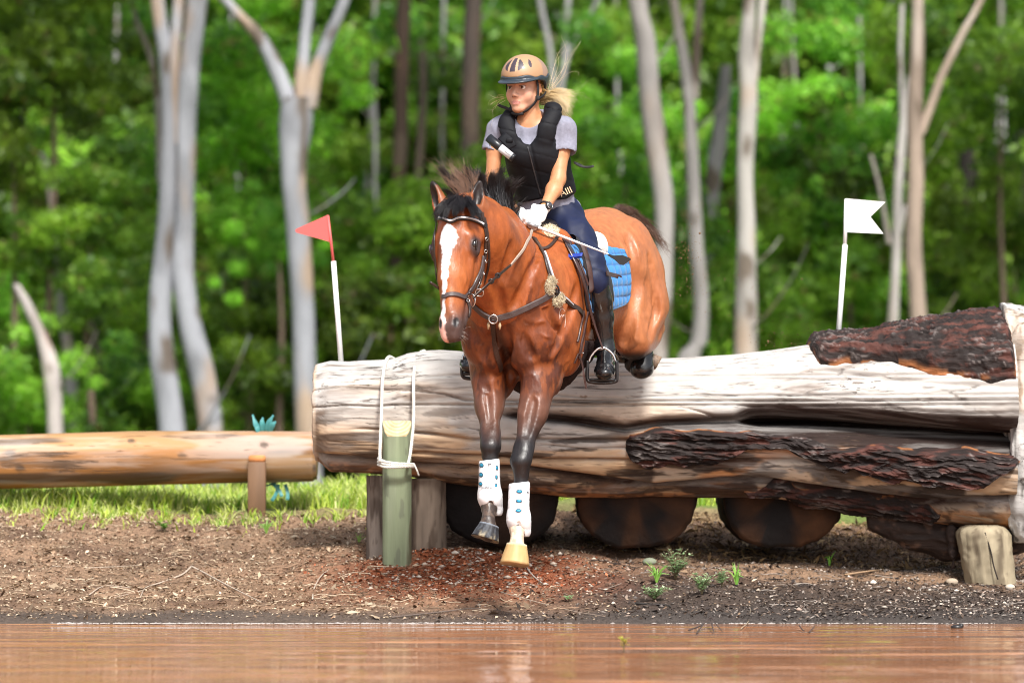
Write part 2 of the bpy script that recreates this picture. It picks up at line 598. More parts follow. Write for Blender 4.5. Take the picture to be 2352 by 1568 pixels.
mr = N.new('ShaderNodeMix'); mr.data_type = 'RGBA'; mr.inputs[6].default_value = (.47, .220, .115, 1); mr.inputs[7].default_value = (.33, .140, .066, 1)
L.new(nz.outputs[0], mr.inputs[0]); L.new(mr.outputs[2], b.inputs['Base Color'])
wxs = np.concatenate([np.linspace(-60, -4, 8), np.linspace(-3, 3, 40), np.linspace(4, 60, 8)]); wys = np.concatenate([np.linspace(-60, -6, 8), np.linspace(-5, .2, 40)])
V, F = grid_mesh("water", wxs, wys, lambda x, y: np.zeros_like(x))
link("water", mesh("water", V, F), WAT, kind="structure")

# ================================================================== THE BIG LOG
LOGY = 1.17
def pxz(px, py, Y): return P(px, py, Y)
top_k = [(733, 832), (760, 826), (800, 828), (850, 826), (900, 824), (935, 812), (970, 806), (1010, 804), (1060, 808), (1120, 815), (1300, 822), (1450, 824), (1570, 822), (1680, 815), (1770, 803), (1850, 790), (1900, 788), (1960, 782), (2050, 768), (2130, 752), (2220, 742), (2310, 735)]
bot_k = [(733, 1062), (760, 1086), (850, 1088), (940, 1094), (1000, 1104), (1130, 1122), (1300, 1140), (1420, 1142), (1580, 1140), (1700, 1139), (1780, 1142), (1900, 1160), (2020, 1180), (2120, 1200), (2220, 1215), (2310, 1225)]
SC = (LOGY - CAM.y) / FPX
def lx(px): return P(px, 784, LOGY)[0]
def lz(py): return P(1176, py, LOGY)[2]
tx = np.array([lx(a) for a, _ in top_k]); tz = np.array([lz(b) for _, b in top_k])
bx = np.array([lx(a) for a, _ in bot_k]); bz = np.array([lz(b) for _, b in bot_k])
GRV = [  # grooves seen on the near face: polyline, half height (m), depth (m)
    ([(733, 1052), (800, 1056), (900, 1068), (1000, 1075), (1100, 1080), (1200, 1080), (1350, 1100), (1500, 1122), (1650, 1108), (1740, 1106), (1850, 1125), (2000, 1148), (2120, 1160), (2310, 1150)], .018, .055),
    ([(1180, 952), (1300, 962), (1430, 985), (1520, 970), (1650, 966), (1800, 966), (1950, 972), (2100, 986), (2310, 1014)], .022, .085),
    ([(1720, 962), (1900, 972), (2050, 990), (2200, 1006), (2310, 1018)], .050, .26),
    ([(960, 1040), (1100, 1048), (1250, 1056)], .008, .018),
    ([(733, 895), (790, 888), (850, 892), (950, 897), (1020, 905), (1070, 920)], .0035, .016), ([(733, 936), (800, 931), (870, 934), (905, 930)], .0035, .014),
    ([(850, 985), (930, 992), (1010, 1000), (1080, 1010)], .006, .018), ([(1265, 905), (1330, 912), (1420, 915), (1500, 908)], .003, .010),
    ([(1560, 935), (1610, 948), (1650, 962)], .004, .014), ([(1480, 880), (1600, 872), (1750, 868), (1860, 872)], .003, .009), ([(1240, 1020), (1330, 1030), (1420, 1028)], .0035, .010),
    ([(1750, 905), (1860, 912), (1990, 920), (2120, 918)], .003, .009), ([(860, 860), (940, 866), (1040, 862)], .003, .010), ([(2000, 935), (2110, 944), (2220, 950), (2305, 948)], .0035, .010),
    ([(1880, 850), (2000, 866), (2150, 884), (2310, 890)], .010, .012),
]
def logsurf(x, th, off=0.0, rough=1.0, seed=70):
    """x along, th: 0 at the top, pi/2 facing the camera, pi below; returns points"""
    zt, zb = np.interp(x, tx, tz), np.interp(x, bx, bz)
    zc, rz = (zt + zb) / 2, (zt - zb) / 2
    ry = rz * np.interp(x, [-1, 0, 1.2, 2.2], [1.0, 1.0, .95, 1.0])
    c, s = np.cos(th), np.sin(th)
    cc = np.sign(c) * np.abs(c) ** .92
    z = zc + rz * cc
    y = LOGY - ry * np.sign(s) * np.abs(s) ** .82
    rad = 0
    g = np.zeros_like(x)
    front = (s > 0)
    for pts, hh, dep in GRV:
        gx = np.array([lx(a) for a, _ in pts]); gz = np.array([lz(b) for _, b in pts])
        zz = np.interp(x, gx, gz)
        act = sst(gx[0] - .10, gx[0] + .05, x)
        w = hh * np.interp(x, [gx[0], gx[-1]], [.8, 1.3])
        g = g + dep * act * np.exp(-np.abs((z - zz) / w) ** 1.6) * front
    p = np.stack([x * .55, y * 2.0, z * 2.2], 1)
    big = (fbm(p * 2.2, 3, seed) - .5) * .026
    q = np.stack([x * 3.0, y * 30, z * 30], 1)
    crack = -np.clip(ridge(q, 3, seed + 1) - .84, 0, 1) * .030
    fine = (fbm(np.stack([x * 8, y * 60, z * 60], 1), 3, seed + 2) - .5) * .005
    d = off + (big * 1.0 + (crack + fine) * rough) - g
    ny, nz = -np.sign(s) * np.abs(s) ** .9, c
    return np.stack([x, y + d * ny, z + d * nz], 1), g
def log_col(V, g, x, th):
    z = V[:, 2]
    q = np.stack([x * 2.2, V[:, 1] * 26, z * 26], 1)
    n1 = fbm(q, 4, 80); n2 = fbm(np.stack([x * 1.2, z * 3, V[:, 1] * 3], 1), 4, 81); r = ridge(np.stack([x * 3.0, V[:, 1] * 30, z * 30], 1), 3, 71)
    n4 = fbm(V * 22, 3, 83)
    c = np.tile(np.array((.50, .475, .445)), (len(V), 1))
    c = mixc(c, np.array((.36, .34, .325)), sst(.4, .65, n2) * .6)
    c = mixc(c, np.array((.60, .45, .32)), sst(.56, .72, fbm(np.stack([x * 1.6, z * 7, 0 * x], 1), 3, 84)) * .6)
    zt, zb = np.interp(x, tx, tz), np.interp(x, bx, bz)
    h = (z - zb) / (zt - zb)
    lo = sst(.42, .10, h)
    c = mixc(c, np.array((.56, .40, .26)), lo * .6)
    c = mixc(c, np.array((.62, .40, .22)), sst(.52, .60, fbm(np.stack([x * 2.2, z * 12, 0 * x], 1), 4, 96)) * sst(.65, .25, h) * .75)
    c = mixc(c, np.array((.045, .030, .022)), sst(.57, .61, fbm(np.stack([x * 3.5, z * 26, 0 * x], 1), 4, 97)) * sst(.75, .35, h) * .85)
    # dark weathered streaks
    st = sst(.55, .70, n1 * .75 + n2 * .25 - .05 + .15 * sst(.95, .35, h) * sst(.1, -.5, x))
    c = mixc(c, np.array((.13, .085, .06)), st * .75)
    c = mixc(c, np.array((.05, .035, .028)), sst(.86, .95, r) * .7)
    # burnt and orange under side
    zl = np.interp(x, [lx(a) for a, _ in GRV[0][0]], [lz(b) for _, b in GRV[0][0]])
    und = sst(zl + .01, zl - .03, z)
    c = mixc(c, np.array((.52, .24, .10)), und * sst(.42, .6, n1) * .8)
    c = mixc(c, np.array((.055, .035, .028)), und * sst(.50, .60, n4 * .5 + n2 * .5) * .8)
    rt = sst(lx(1380), lx(1500), x) * sst(lz(965), lz(1010), z)
    c = mixc(c, np.array((.56, .25, .09)), rt * sst(.50, .62, fbm(np.stack([x * 3, z * 9, 0 * x], 1), 3, 90)) * .85)
    c = mixc(c, np.array((.03, .02, .018)), rt * sst(.52, .58, fbm(np.stack([x * 4, z * 10, 0 * x], 1), 4, 91)) * .9)
    c = mixc(c, np.array((.035, .018, .014)), np.clip(g / .035, 0, 1) * .97 * sst(lx(1000), lx(1250), x) + np.clip(g / .05, 0, 1) * .75 * (1 - sst(lx(1000), lx(1250), x)))  # shade inside the grooves painted in, darker with depth
    # shade of the hollow between the upper lobe and the bark, painted dark
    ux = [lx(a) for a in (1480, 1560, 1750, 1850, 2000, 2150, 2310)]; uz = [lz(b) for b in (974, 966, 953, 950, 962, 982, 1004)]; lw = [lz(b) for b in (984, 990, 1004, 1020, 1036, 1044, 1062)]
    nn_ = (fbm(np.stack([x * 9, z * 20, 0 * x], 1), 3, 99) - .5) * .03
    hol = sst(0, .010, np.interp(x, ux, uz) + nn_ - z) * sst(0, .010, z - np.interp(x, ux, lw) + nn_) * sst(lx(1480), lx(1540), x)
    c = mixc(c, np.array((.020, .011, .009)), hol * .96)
    return np.clip(c, 0, 1) * (.85 + .3 * n4[:, None])
xa = np.concatenate([np.arange(lx(733), lx(2310), .0085)])
tha = np.concatenate([np.linspace(-.15, math.pi + .15, 250), np.linspace(math.pi + .2, 2 * math.pi - .2, 40)])
X_, T_ = np.meshgrid(xa, tha, indexing='ij')
nX, nT = X_.shape
pv, gg = logsurf(X_.ravel(), T_.ravel())
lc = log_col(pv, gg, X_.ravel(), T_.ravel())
i = (np.arange(nX - 1)[:, None] * nT + np.arange(nT)[None, :]).ravel()
j = (np.arange(nX - 1)[:, None] * nT + (np.arange(nT)[None, :] + 1) % nT).ravel()
FL = np.stack([i, j, j + nT, i + nT], 1)
# left end: rounded rim, then the sawn face
rim = pv.reshape(nX, nT, 3)[0]
cen = rim.mean(0)
extra, ecol, eF = [], [], []
prev = np.arange(nT); base = len(pv)
for k, (sx, ins) in enumerate(((-.014, .98), (-.022, .90), (-.016, .6), (-.018, .25))):
    ring = cen + (rim - cen) * ins; ring[:, 0] += sx + (fbm(ring * 20, 2, 5) - .5) * .01
    extra.append(ring); ecol.append(np.tile(np.array((.50, .38, .28)) * (1 - .1 * k), (nT, 1)))
    cur = base + np.arange(nT)
    eF.append(np.stack([prev, cur, np.roll(cur, -1), np.roll(prev, -1)], 1)); prev = cur; base += nT
cap = cen + np.array((-.018, 0, 0)); extra.append(cap[None]); ecol.append(np.array([[.4, .3, .2]]))
capF = np.stack([prev, np.full(nT, base), np.full(nT, base), np.roll(prev, -1)], 1)
VL = np.vstack([pv] + extra); CLg = np.vstack([lc] + ecol)
me = bpy.data.meshes.new("log")
allF = np.vstack([FL] + eF)
me = mesh("log", VL, np.vstack([allF, capF[:, [0, 1, 3, 3]]])[:len(allF)], CLg)
LOGW = M("weathered log wood", attr="Col", rough=.82, vary=.16, vscale=16, bump=.55, bscale=22, bdist=.012, stretch=(.16, 1, 1), bdet=6, spec=.3)
def log_detail(mt):
    N, L = nodes(mt); b = N['Principled BSDF']
    tc = N.new('ShaderNodeTexCoord')
    src = b.inputs['Base Color'].links[0].from_socket
    def layer(src, scale, sc, t0, t1, col, amt, det=6, rgh=.6, dis=.4, m=None):
        mp = N.new('ShaderNodeMapping'); mp.inputs['Scale'].default_value = sc; L.new(tc.outputs['Object'], mp.inputs[0])
        nz = N.new('ShaderNodeTexNoise'); nz.inputs['Scale'].default_value = scale; nz.inputs['Detail'].default_value = det; nz.inputs['Roughness'].default_value = rgh; nz.inputs['Distortion'].default_value = dis
        L.new(mp.outputs[0], nz.inputs[0])
        mr = N.new('ShaderNodeMapRange'); mr.inputs[1].default_value = t0; mr.inputs[2].default_value = t1; mr.inputs[3].default_value = 0; mr.inputs[4].default_value = amt
        L.new(nz.outputs[0], mr.inputs[0])
        mx = N.new('ShaderNodeMix'); mx.data_type = 'RGBA'; mx.inputs[7].default_value = (*col, 1)
        fo = mr.outputs[0]
        if m is not None:
            mm = N.new('ShaderNodeMath'); mm.operation = 'MULTIPLY'; L.new(fo, mm.inputs[0]); L.new(m, mm.inputs[1]); fo = mm.outputs[0]
        L.new(fo, mx.inputs[0]); L.new(src, mx.inputs[6]); return mx.outputs[2], fo
    mk = N.new('ShaderNodeTexNoise'); mk.inputs['Scale'].default_value = 2.2; mk.inputs['Detail'].default_value = 3; L.new(tc.outputs['Object'], mk.inputs[0])
    mkr = N.new('ShaderNodeMapRange'); mkr.inputs[1].default_value = .42; mkr.inputs[2].default_value = .62; L.new(mk.outputs[0], mkr.inputs[0])
    o, _ = layer(src, 9, (.10, 1, 1), .50, .70, (.56, .54, .52), .5)
    o, h1 = layer(o, 22, (.05, 1, 1), .60, .635, (.045, .030, .022), .85, m=mkr.outputs[0])
    o, h2 = layer(o, 75, (.10, 1, 1), .615, .66, (.10, .065, .045), .7, m=mkr.outputs[0])
    o, h4 = layer(o, 120, (.16, 1, 1), .64, .70, (.16, .12, .09), .5)
    o, h3 = layer(o, 11, (.6, 1, 1), .69, .71, (.20, .14, .09), .7)
    L.new(o, b.inputs['Base Color'])
    ad = N.new('ShaderNodeMath'); ad.operation = 'ADD'; L.new(h1, ad.inputs[0]); L.new(h2, ad.inputs[1])
    iv = N.new('ShaderNodeMath'); iv.operation = 'MULTIPLY'; iv.inputs[1].default_value = -1; L.new(ad.outputs[0], iv.inputs[0])
    bp = N.new('ShaderNodeBump'); bp.inputs['Strength'].default_value = .8; bp.inputs['Distance'].default_value = .010
    old = b.inputs['Normal'].links[0].from_socket if b.inputs['Normal'].links else None
    L.new(iv.outputs[0], bp.inputs['Height'])
    if old is not None: L.new(old, bp.inputs['Normal'])
    L.new(bp.outputs[0], b.inputs['Normal'])
log_detail(LOGW)
log = empty("fallen_log", (lx(1500), LOGY, lz(1000)), "huge grey weathered log jump with dark bark patches, under the horse", "log")
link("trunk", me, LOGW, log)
# dark fibrous bark, a rough sheet standing on the wood
BARK = M("stringy dark bark", attr="Col", rough=.8, vary=.35, vscale=30, bump=.9, bscale=26, bdist=.02, stretch=(.25, 1, 1), spec=.35)
def bark_sheet(poly_t, poly_b, off, seed, name="bark"):
    x0, x1 = max(poly_t[0][0], poly_b[0][0]), min(poly_t[-1][0], poly_b[-1][0])
    x = np.arange(lx(x0), lx(x1), .0062); n = 105
    tpx = np.interp(x, [lx(a) for a, _ in poly_t], [lz(b) for _, b in poly_t]); bpx = np.interp(x, [lx(a) for a, _ in poly_b], [lz(b) for _, b in poly_b])
    e = (fbm(np.stack([x * 9, 0 * x, 0 * x], 1), 3, seed + 5) - .5) * .05
    e2 = (fbm(np.stack([x * 11, 0 * x + 9, 0 * x], 1), 3, seed + 6) - .5) * .06
    zt, zb = np.interp(x, tx, tz), np.interp(x, bx, bz)
    zc, rz = (zt + zb) / 2, (zt - zb) / 2
    def th_of(z):
        c = np.clip((z - zc) / rz, -1, 1)
        return np.arccos(np.sign(c) * np.abs(c) ** (1 / .92))
    t0, t1 = th_of(tpx + e), th_of(bpx + e2)
    if name == "top": t0 = np.minimum(t0, -.55 + 0 * t0)
    U = np.linspace(0, 1, n)
    T = t0[:, None] * (1 - U) + t1[:, None] * U
    Xg = np.repeat(x[:, None], n, 1)
    xx, tt = Xg.ravel(), T.ravel()
    p0, g0 = logsurf(xx, tt, 0, .3)
    wv = fbm(p0 * 5, 2, seed + 40) * 3
    fib = ridge(np.stack([xx * 10 + tt * 2.0, p0[:, 1] * 52 + wv, p0[:, 2] * 52 + xx * 9 + wv], 1), 4, seed)
    lump = fbm(p0 * 9, 3, seed + 1)
    edge = np.minimum(np.minimum(U[None, :], 1 - U[None, :]) * 9, np.minimum((x - x[0]) / .03, (x[-1] - x) / .03)[:, None]).ravel()
    edge = np.clip(edge, 0, 1) ** .6
    o = (off * (.4 + 1.2 * lump) + (fib - .6) * .048) * edge - .015 * (1 - edge)
    pv, g0 = logsurf(xx, tt, o, .2)
    nz_ = fbm(np.stack([xx * 8, pv[:, 1] * 40, pv[:, 2] * 40], 1), 3, seed + 2)
    c = np.tile(np.array((.016, .010, .009)), (len(pv), 1))
    c = mixc(c, np.array((.085, .028, .020)), sst(.5, .68, nz_) * .8)
    c = mixc(c, np.array((.22, .19, .18)), sst(.80, .94, fib) * sst(.45, .6, fbm(pv * 7, 2, seed + 8)) * .6)
    c = mixc(c, np.array((.34, .13, .045)), sst(.65, .30, edge) * sst(.52, .60, fbm(pv * 14, 2, seed + 9)) * .9)
    m = len(x)
    i = (np.arange(m - 1)[:, None] * n + np.arange(n - 1)[None, :]).ravel()
    return link("bark", mesh("bark", pv, np.stack([i, i + 1, i + n + 1, i + n], 1), c), BARK, log, label=None)
b1 = bark_sheet([(1852, 775), (1900, 770), (2310, 720)], [(1852, 800), (1872, 838), (1960, 842), (2060, 845), (2120, 862), (2170, 874), (2240, 878), (2306, 878)], .045, 101, "top")
b2 = bark_sheet([(1430, 1016), (1442, 992), (1500, 980), (1650, 986), (1800, 1006), (1950, 1024), (2100, 1034), (2250, 1042), (2316, 1054)], [(1430, 1024), (1442, 1046), (1480, 1066), (1560, 1075), (1640, 1060), (1720, 1030), (1790, 1026), (1850, 1062), (1940, 1082), (2050, 1100), (2150, 1120), (2230, 1112), (2316, 1060)], .035, 131)
b3 = bark_sheet([(1700, 1122), (1800, 1120), (1900, 1130), (2000, 1150), (2150, 1172)], [(1700, 1126), (1760, 1132), (1800, 1142), (1900, 1166), (2000, 1186), (2150, 1192)], .012, 161)
# sawn, flared butt of the log at the far right: a grey slab with split grain
g = SDF((lx(2285), .55, .28), (lx(2520), 1.85, 1.48), .011)
bx0 = lx(2328)
def slabprof(p):
    """outline of the butt in y,z"""
    return p
prof = [(2296, 704, 1.05), (2315, 730, .86), (2340, 790, .80), (2352, 900, .74), (2352, 1010, .72), (2350, 1120, .76), (2346, 1220, .88)]
for (a, b_) in zip(prof[:-1], prof[1:]):
    g.cone(A3(P(a[0] + 2, a[1] + 30, a[2] + .08)), A3(P(b_[0] + 2, b_[1] + 30, b_[2] + .08)), .055, .055, k=.03)
for (py, yy, rr) in ((790, 1.08, .10), (880, 1.10, .14), (980, 1.12, .17), (1080, 1.15, .17), (1180, 1.18, .12)):
    g.ell(A3(P(2340, py, yy)), (.085, .30, .16), k=.06)
g.cone(A3(P(2150, 790, 1.25)), A3(P(2296, 745, 1.05)), .07, .08, k=.05)
g.cone(A3(P(2292, 736, 1.0)), A3(P(2332, 800, 1.0)), .06, .09, k=.05)
g.disp(lambda p: -(ridge(np.stack([p[:, 0] * 14, p[:, 1] * 14, p[:, 2] * 3.0], 1), 3, 7) - .62) * .07)
V, F = g.mesh()
n = fbm(np.stack([V[:, 0] * 42, V[:, 1] * 42, V[:, 2] * 4], 1), 3, 8)
c = mixc(np.tile(np.array((.46, .44, .42)), (len(V), 1)), np.array((.05, .042, .036)), sst(.50, .60, n) * .85)
c = mixc(c, np.array((.50, .33, .20)), sst(.5, .6, fbm(V * 4, 3, 18)) * .35)
link("flared_butt", mesh("butt", V, F, c), LOGW, log, label="pale split sawn butt flaring at the thick end of the log")
# hollow, splintered under-slab and hanging strip
g = SDF((lx(1985), .75, .16), (lx(2380), 1.7, .62), .010)
g.chain([(A3(P(1960, 1172, 1.15)), .045), (A3(P(2090, 1215, 1.12)), .075), (A3(P(2180, 1240, 1.12)), .085), (A3(P(2330, 1235, 1.15)), .075)], k=.04)
g.cone(A3(P(2185, 1215, 1.0)), A3(P(2190, 1298, 1.0)), .018, .009, k=.01)
g.disp(lambda p: -(ridge(np.stack([p[:, 0] * 5, p[:, 1] * 25, p[:, 2] * 25], 1), 3, 17) - .6) * .04)
V, F = g.mesh()
c = mixc(np.tile(np.array((.035, .022, .018)), (len(V), 1)), np.array((.12, .07, .05)), sst(.5, .7, fbm(V * 25, 3, 8)))
link("burnt_underside", mesh("underside", V, F, c), BARK, log)

# round posts and supports -------------------------------------------------
def round_post(px, pyt, pyb, Y, wpx, mt, name, label, cat, ang=0, seed=1, wtop=None, taper=1.0, cols=((.30, .24, .19), (.10, .075, .06)), round_top=0.0):
    sc = (Y + 16) / FPX
    r = wpx * sc / 2
    t, b_ = A3(P(px + ang, pyt, Y)), A3(P(px, pyb, Y))
    b_ = b_ + np.array((0, 0, -.12))
    n, m = 48, 60
    V = []
    U = np.linspace(0, 1, n)
    A = np.linspace(0, 2 * math.pi, m, endpoint=False)
    for u in U:
        rr = r * (1 + (taper - 1) * (1 - u))
        if round_top and u > 1 - round_top: rr *= math.sqrt(max(1 - ((u - 1 + round_top) / round_top) ** 2, .02)) * .5 + .5
        c_ = b_ * (1 - u) + t * u
        V += [c_ + rr * np.array((math.cos(a), math.sin(a), 0)) for a in A]
    V = np.array(V)
    ax = (V - b_)
    q = np.stack([V[:, 0] * 45, V[:, 1] * 45, V[:, 2] * 6], 1)
    f = ridge(q, 3, seed); nn = fbm(q * .6, 3, seed + 1)
    ctr = np.repeat(b_[None] * (1 - U[:, None]) + t[None] * U[:, None], m, 0)
    rad = V - ctr; rad[:, 2] = 0
    V = V + rad * ((f - .65) * .18)[:, None]
    c = mixc(np.tile(np.array(cols[0]), (len(V), 1)), np.array(cols[1]), np.clip(sst(.5, .62, nn) * .8 + sst(.85, .95, f) * .6, 0, 1))
    i = (np.arange(n - 1)[:, None] * m + np.arange(m)[None, :]).ravel(); j = (np.arange(n - 1)[:, None] * m + (np.arange(m)[None, :] + 1) % m).ravel()
    F = [tuple(r_) for r_ in np.stack([i, j, j + m, i + m], 1).tolist()]
    F.append(tuple((n - 1) * m + k for k in range(m)))
    me = mesh(name, V, F, c)
    return link(name, me, mt, label=label, cat=cat)
OLDW = M("old post wood", attr="Col", rough=.85, vary=.2, vscale=20, bump=.5, bscale=24, bdist=.01, stretch=(1, 1, .15), spec=.25)
GPOST = "posts holding the big log"
round_post(862, 1092, 1282, 1.12, 40, OLDW, "round_post", "thin split grey post hidden mostly behind the green post", "post", seed=3, cols=((.30, .25, .21), (.09, .065, .05)))
round_post(983, 1098, 1278, 1.12, 82, OLDW, "round_post", "stout mud-flecked grey post just behind and beside the green post", "post", seed=5, cols=((.20, .155, .12), (.08, .055, .04)))
sp = round_post(2284, 1205, 1335, .92, 126, OLDW, "leaning_stump", "pale leaning stump with a long split, under the thick end of the log", "stump", ang=-28, seed=9, cols=((.30, .25, .17), (.12, .09, .06)), round_top=.14, taper=.86)
# split in the stump
mb = MB(); t_, b__ = A3(P(2262, 1222, .800)), A3(P(2292, 1330, .775))
mb.tube(spline([t_, t_ * .6 + b__ * .4 + np.array((.003, 0, 0)), t_ * .3 + b__ * .7 + np.array((-.002, 0, 0)), b__], 6), .0035, 5)
mb.build("split", M("dark split", (.02, .014, .01), rough=.9), sp)
# dark rolled drums (sections of trunk) under the log
DRUM = M("dark log section", attr="Col", rough=.85, vary=.3, vscale=14, bump=.5, bscale=30, bdist=.01, spec=.3)
for k, (pxc, w, pyb, lab) in enumerate(((1148, 275, 1252, "dark round log section behind the horse's forelegs, nearest the green post"), (1463, 276, 1257, "middle dark log section of the three under the big log"), (1800, 270, 1257, "dark brown-tinged log section under the barky half of the big log"))):
    sc = (1.15 + 16) / FPX; r = w * sc / 2
    zc = A3(P(pxc, pyb, 1.12))[2] + r * .93; xc = P(pxc, 1150, 1.12)[0]
    n, m = 30, 84
    V = []; 
    ysl = np.concatenate([[1.12, 1.123, 1.132], np.linspace(1.15, 1.9, 12)])
    rs = [0, .55, .93] + [1.0] * 12
    pr = []
    A = np.linspace(0, 2 * math.pi, m, endpoint=False)
    for yv, rf in zip(ysl, rs):
        for a in A:
            bump_ = 1 + .015 * math.sin(a * 3 + k) + .010 * math.sin(a * 7 + 2 * k) + .022 * math.sin(a * 23 + k) * math.sin(a * 37 + yv * 40)
            sq = (abs(math.cos(a)) ** 2.5 + abs(math.sin(a)) ** 2.5) ** (-1 / 2.5)
            V.append((xc + r * rf * math.cos(a) * bump_ * sq, yv, zc + r * rf * math.sin(a) * .93 * bump_ * sq))
    V = np.array(V)
    i = (np.arange(len(ysl) - 1)[:, None] * m + np.arange(m)[None, :]).ravel(); j = (np.arange(len(ysl) - 1)[:, None] * m + (np.arange(m)[None, :] + 1) % m).ravel()
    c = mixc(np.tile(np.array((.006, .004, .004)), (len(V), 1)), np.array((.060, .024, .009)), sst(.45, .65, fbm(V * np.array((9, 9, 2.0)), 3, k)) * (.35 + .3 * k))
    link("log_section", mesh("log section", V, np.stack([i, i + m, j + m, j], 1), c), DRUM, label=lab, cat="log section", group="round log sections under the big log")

# green half-round post with pale cut top, rope
gp = empty("green_post", P(912, 1320, .72), "green treated half-round post with a pale cut top, rope looped round it", "post")
GRN = M("green treated pine", attr="Col", rough=.75, vary=.22, vscale=30, bump=.5, bscale=40, bdist=.004, stretch=(1, 1, .08), spec=.25)
GY = .74
gsc = (GY + 16) / FPX
gr = 33.5 * gsc
g = SDF(A3(P(860, 1360, GY)) - np.array((0, .15, .1)), A3(P(965, 950, GY)) + np.array((0, .2, .02)), .0042)
bt, tp = A3(P(912, 1350, GY + .03)), A3(P(912, 960, GY + .03))
g.cone(bt, tp + np.array((0, 0, .05)), gr, gr, k=0, flat=((0, 1, 0), .85))
# straight cut at the top, and slanted chamfer
X, Y, Z = np.meshgrid(*[g.lo[k] + g.h * np.arange(g.n[k]) for k in range(3)], indexing='ij', sparse=True)
zt_ = P(912, 966, GY)[2]
g.F = np.maximum(g.F, (Z - zt_ + 0 * X).astype(np.float32))
cham = ((Z - (zt_ - .098)) * .52 - (Y - (GY - .035 - .0)) * .85 + 0 * X)   # chamfer: removes the front-top corner
g.F = np.maximum(g.F, cham.astype(np.float32))
g.F = np.maximum(g.F, ((GY + .03 - gr * .66) - Y + 0 * X + 0 * Z).astype(np.float32))
V, F = g.mesh()
c = np.tile(np.array((.20, .235, .145)), (len(V), 1))
n = fbm(V * np.array((20, 20, 3.0)), 3, 4)
c = mixc(c, np.array((.25, .28, .19)), sst(.4, .7, n) * .7)
c = mixc(c, np.array((.10, .085, .05)), sst(.50, .60, n) * sst(P(925, 0, GY)[0], P(942, 0, GY)[0], V[:, 0]) * .85)
c = mixc(c, np.array((.13, .14, .10)), sst(.60, .66, fbm(V * np.array((30, 30, 9.0)), 3, 14)) * .6)
c = mixc(c, np.array((.13, .10, .06)), sst(P(912, 1285, GY)[2], P(912, 1325, GY)[2], V[:, 2]) * sst(.45, .6, fbm(V * 18, 3, 6)) * .8)
chm = ((V[:, 2] - (zt_ - .098)) * .52 - (V[:, 1] - (GY - .035)) * .85) > -.004
dd = np.sqrt(((V[:, 0] - P(912, 900, GY)[0])) ** 2 + ((V[:, 2] - zt_ - .02) * 1.0) ** 2)
rg_ = .5 + .5 * np.sin(dd * 420)
wood = mixc(np.tile(np.array((.66, .50, .30)), (len(V), 1)), np.array((.46, .28, .13)), sst(.5, .9, rg_) * .7)
chm &= (((V[:, 0] - P(912, 900, GY)[0]) / (gr * .97)) ** 2 + ((V[:, 2] - zt_) / .100) ** 2) < 1
c[chm] = wood[chm]
link("post_shaft", mesh("green post", V, F, c), GRN, gp)
ROPE = M("white rope", (.72, .70, .64), rough=.85, bump=.4, bscale=300, bdist=.002)
def rope(pts, r, mb, twist=900):
    """three twisted strands"""
    pts = np.array(spline(pts, 10))
    L_ = np.concatenate([[0], np.cumsum(np.linalg.norm(np.diff(pts, axis=0), axis=1))])
    n = max(int(L_[-1] / .006), 4); s = np.linspace(0, L_[-1], n)
    p = np.stack([np.interp(s, L_, pts[:, k]) for k in range(3)], 1)
    d = np.gradient(p, axis=0); d /= np.linalg.norm(d, axis=1)[:, None]
    u = np.cross(d, (.3, .9, .1)); u /= np.linalg.norm(u, axis=1)[:, None]; v = np.cross(d, u)
    for k in range(3):
        a = s * 2 * math.pi / .035 + k * 2.094
        q = p + (np.cos(a)[:, None] * u + np.sin(a)[:, None] * v) * r * .5
        mb.tube(list(q), r * .62, 5)
mb = MB()
lfront = lambda px, py, dy=0: A3(P(px, py, dy))
rope([lfront(905, 824, 1.28), lfront(893, 820, 1.16), lfront(884, 838, 1.00), lfront(878, 885, .865), lfront(876, 960, .80), lfront(873, 1030, .72), lfront(873, 1060, .68)], .0075, mb)
rope([lfront(975, 806, 1.28), lfront(964, 812, 1.16), lfront(953, 840, .98), lfront(950, 885, .86), lfront(950, 960, .80), lfront(944, 1030, .72), lfront(938, 1064, .68)], .0075, mb)
for k in range(3):
    rope([lfront(868, 1052 + k * 7, .72), lfront(885, 1060 + k * 6, .672), lfront(912, 1064 + k * 4, .665), lfront(938, 1065 + k * 3, .672), lfront(951, 1066 + k * 3, .71)], .0065, mb)
rope([lfront(950, 1064, .70), lfront(957, 1078, .69), lfront(962, 1092, .70)], .004, mb)
rp = mb.build("rope", ROPE, None, label="white twisted rope looped over the log and tied round the green post", cat="rope")

# ================================================================== wooden rail to the left
RY = 2.6
TIM = M("oiled round rail", attr="Col", rough=.6, vary=.18, vscale=9, bump=.35, bscale=14, bdist=.006, stretch=(.1, 1, 1), spec=.4)
rail = empty("timber_rail", P(400, 1060, RY), "long orange-brown round timber rail beside the sawn end of the log", "rail")
sc = (RY + 16) / FPX
x0, x1 = P(-420, 1060, RY)[0], P(728, 1060, RY)[0]
xs_ = np.linspace(x0, x1, 240)
zt_ = np.interp(xs_, [P(a, 0, RY)[0] for a in (-420, 0, 300, 728)], [P(0, b_, RY)[2] for b_ in (1003, 998, 990, 990)])
zb_ = np.interp(xs_, [P(a, 0, RY)[0] for a in (-420, 0, 728)], [P(0, b_, RY)[2] for b_ in (1128, 1122, 1106)])
A = np.linspace(0, 2 * math.pi, 64, endpoint=False)
Vr = []
for x, a_, b_ in zip(xs_, zt_, zb_):
    zc, r = (a_ + b_) / 2, (a_ - b_) / 2
    e = 1.0 if x < x1 - .012 else .93
    Vr.append(np.stack([np.full(64, x), RY - r * e * np.sin(A), zc + r * e * np.cos(A)], 1))
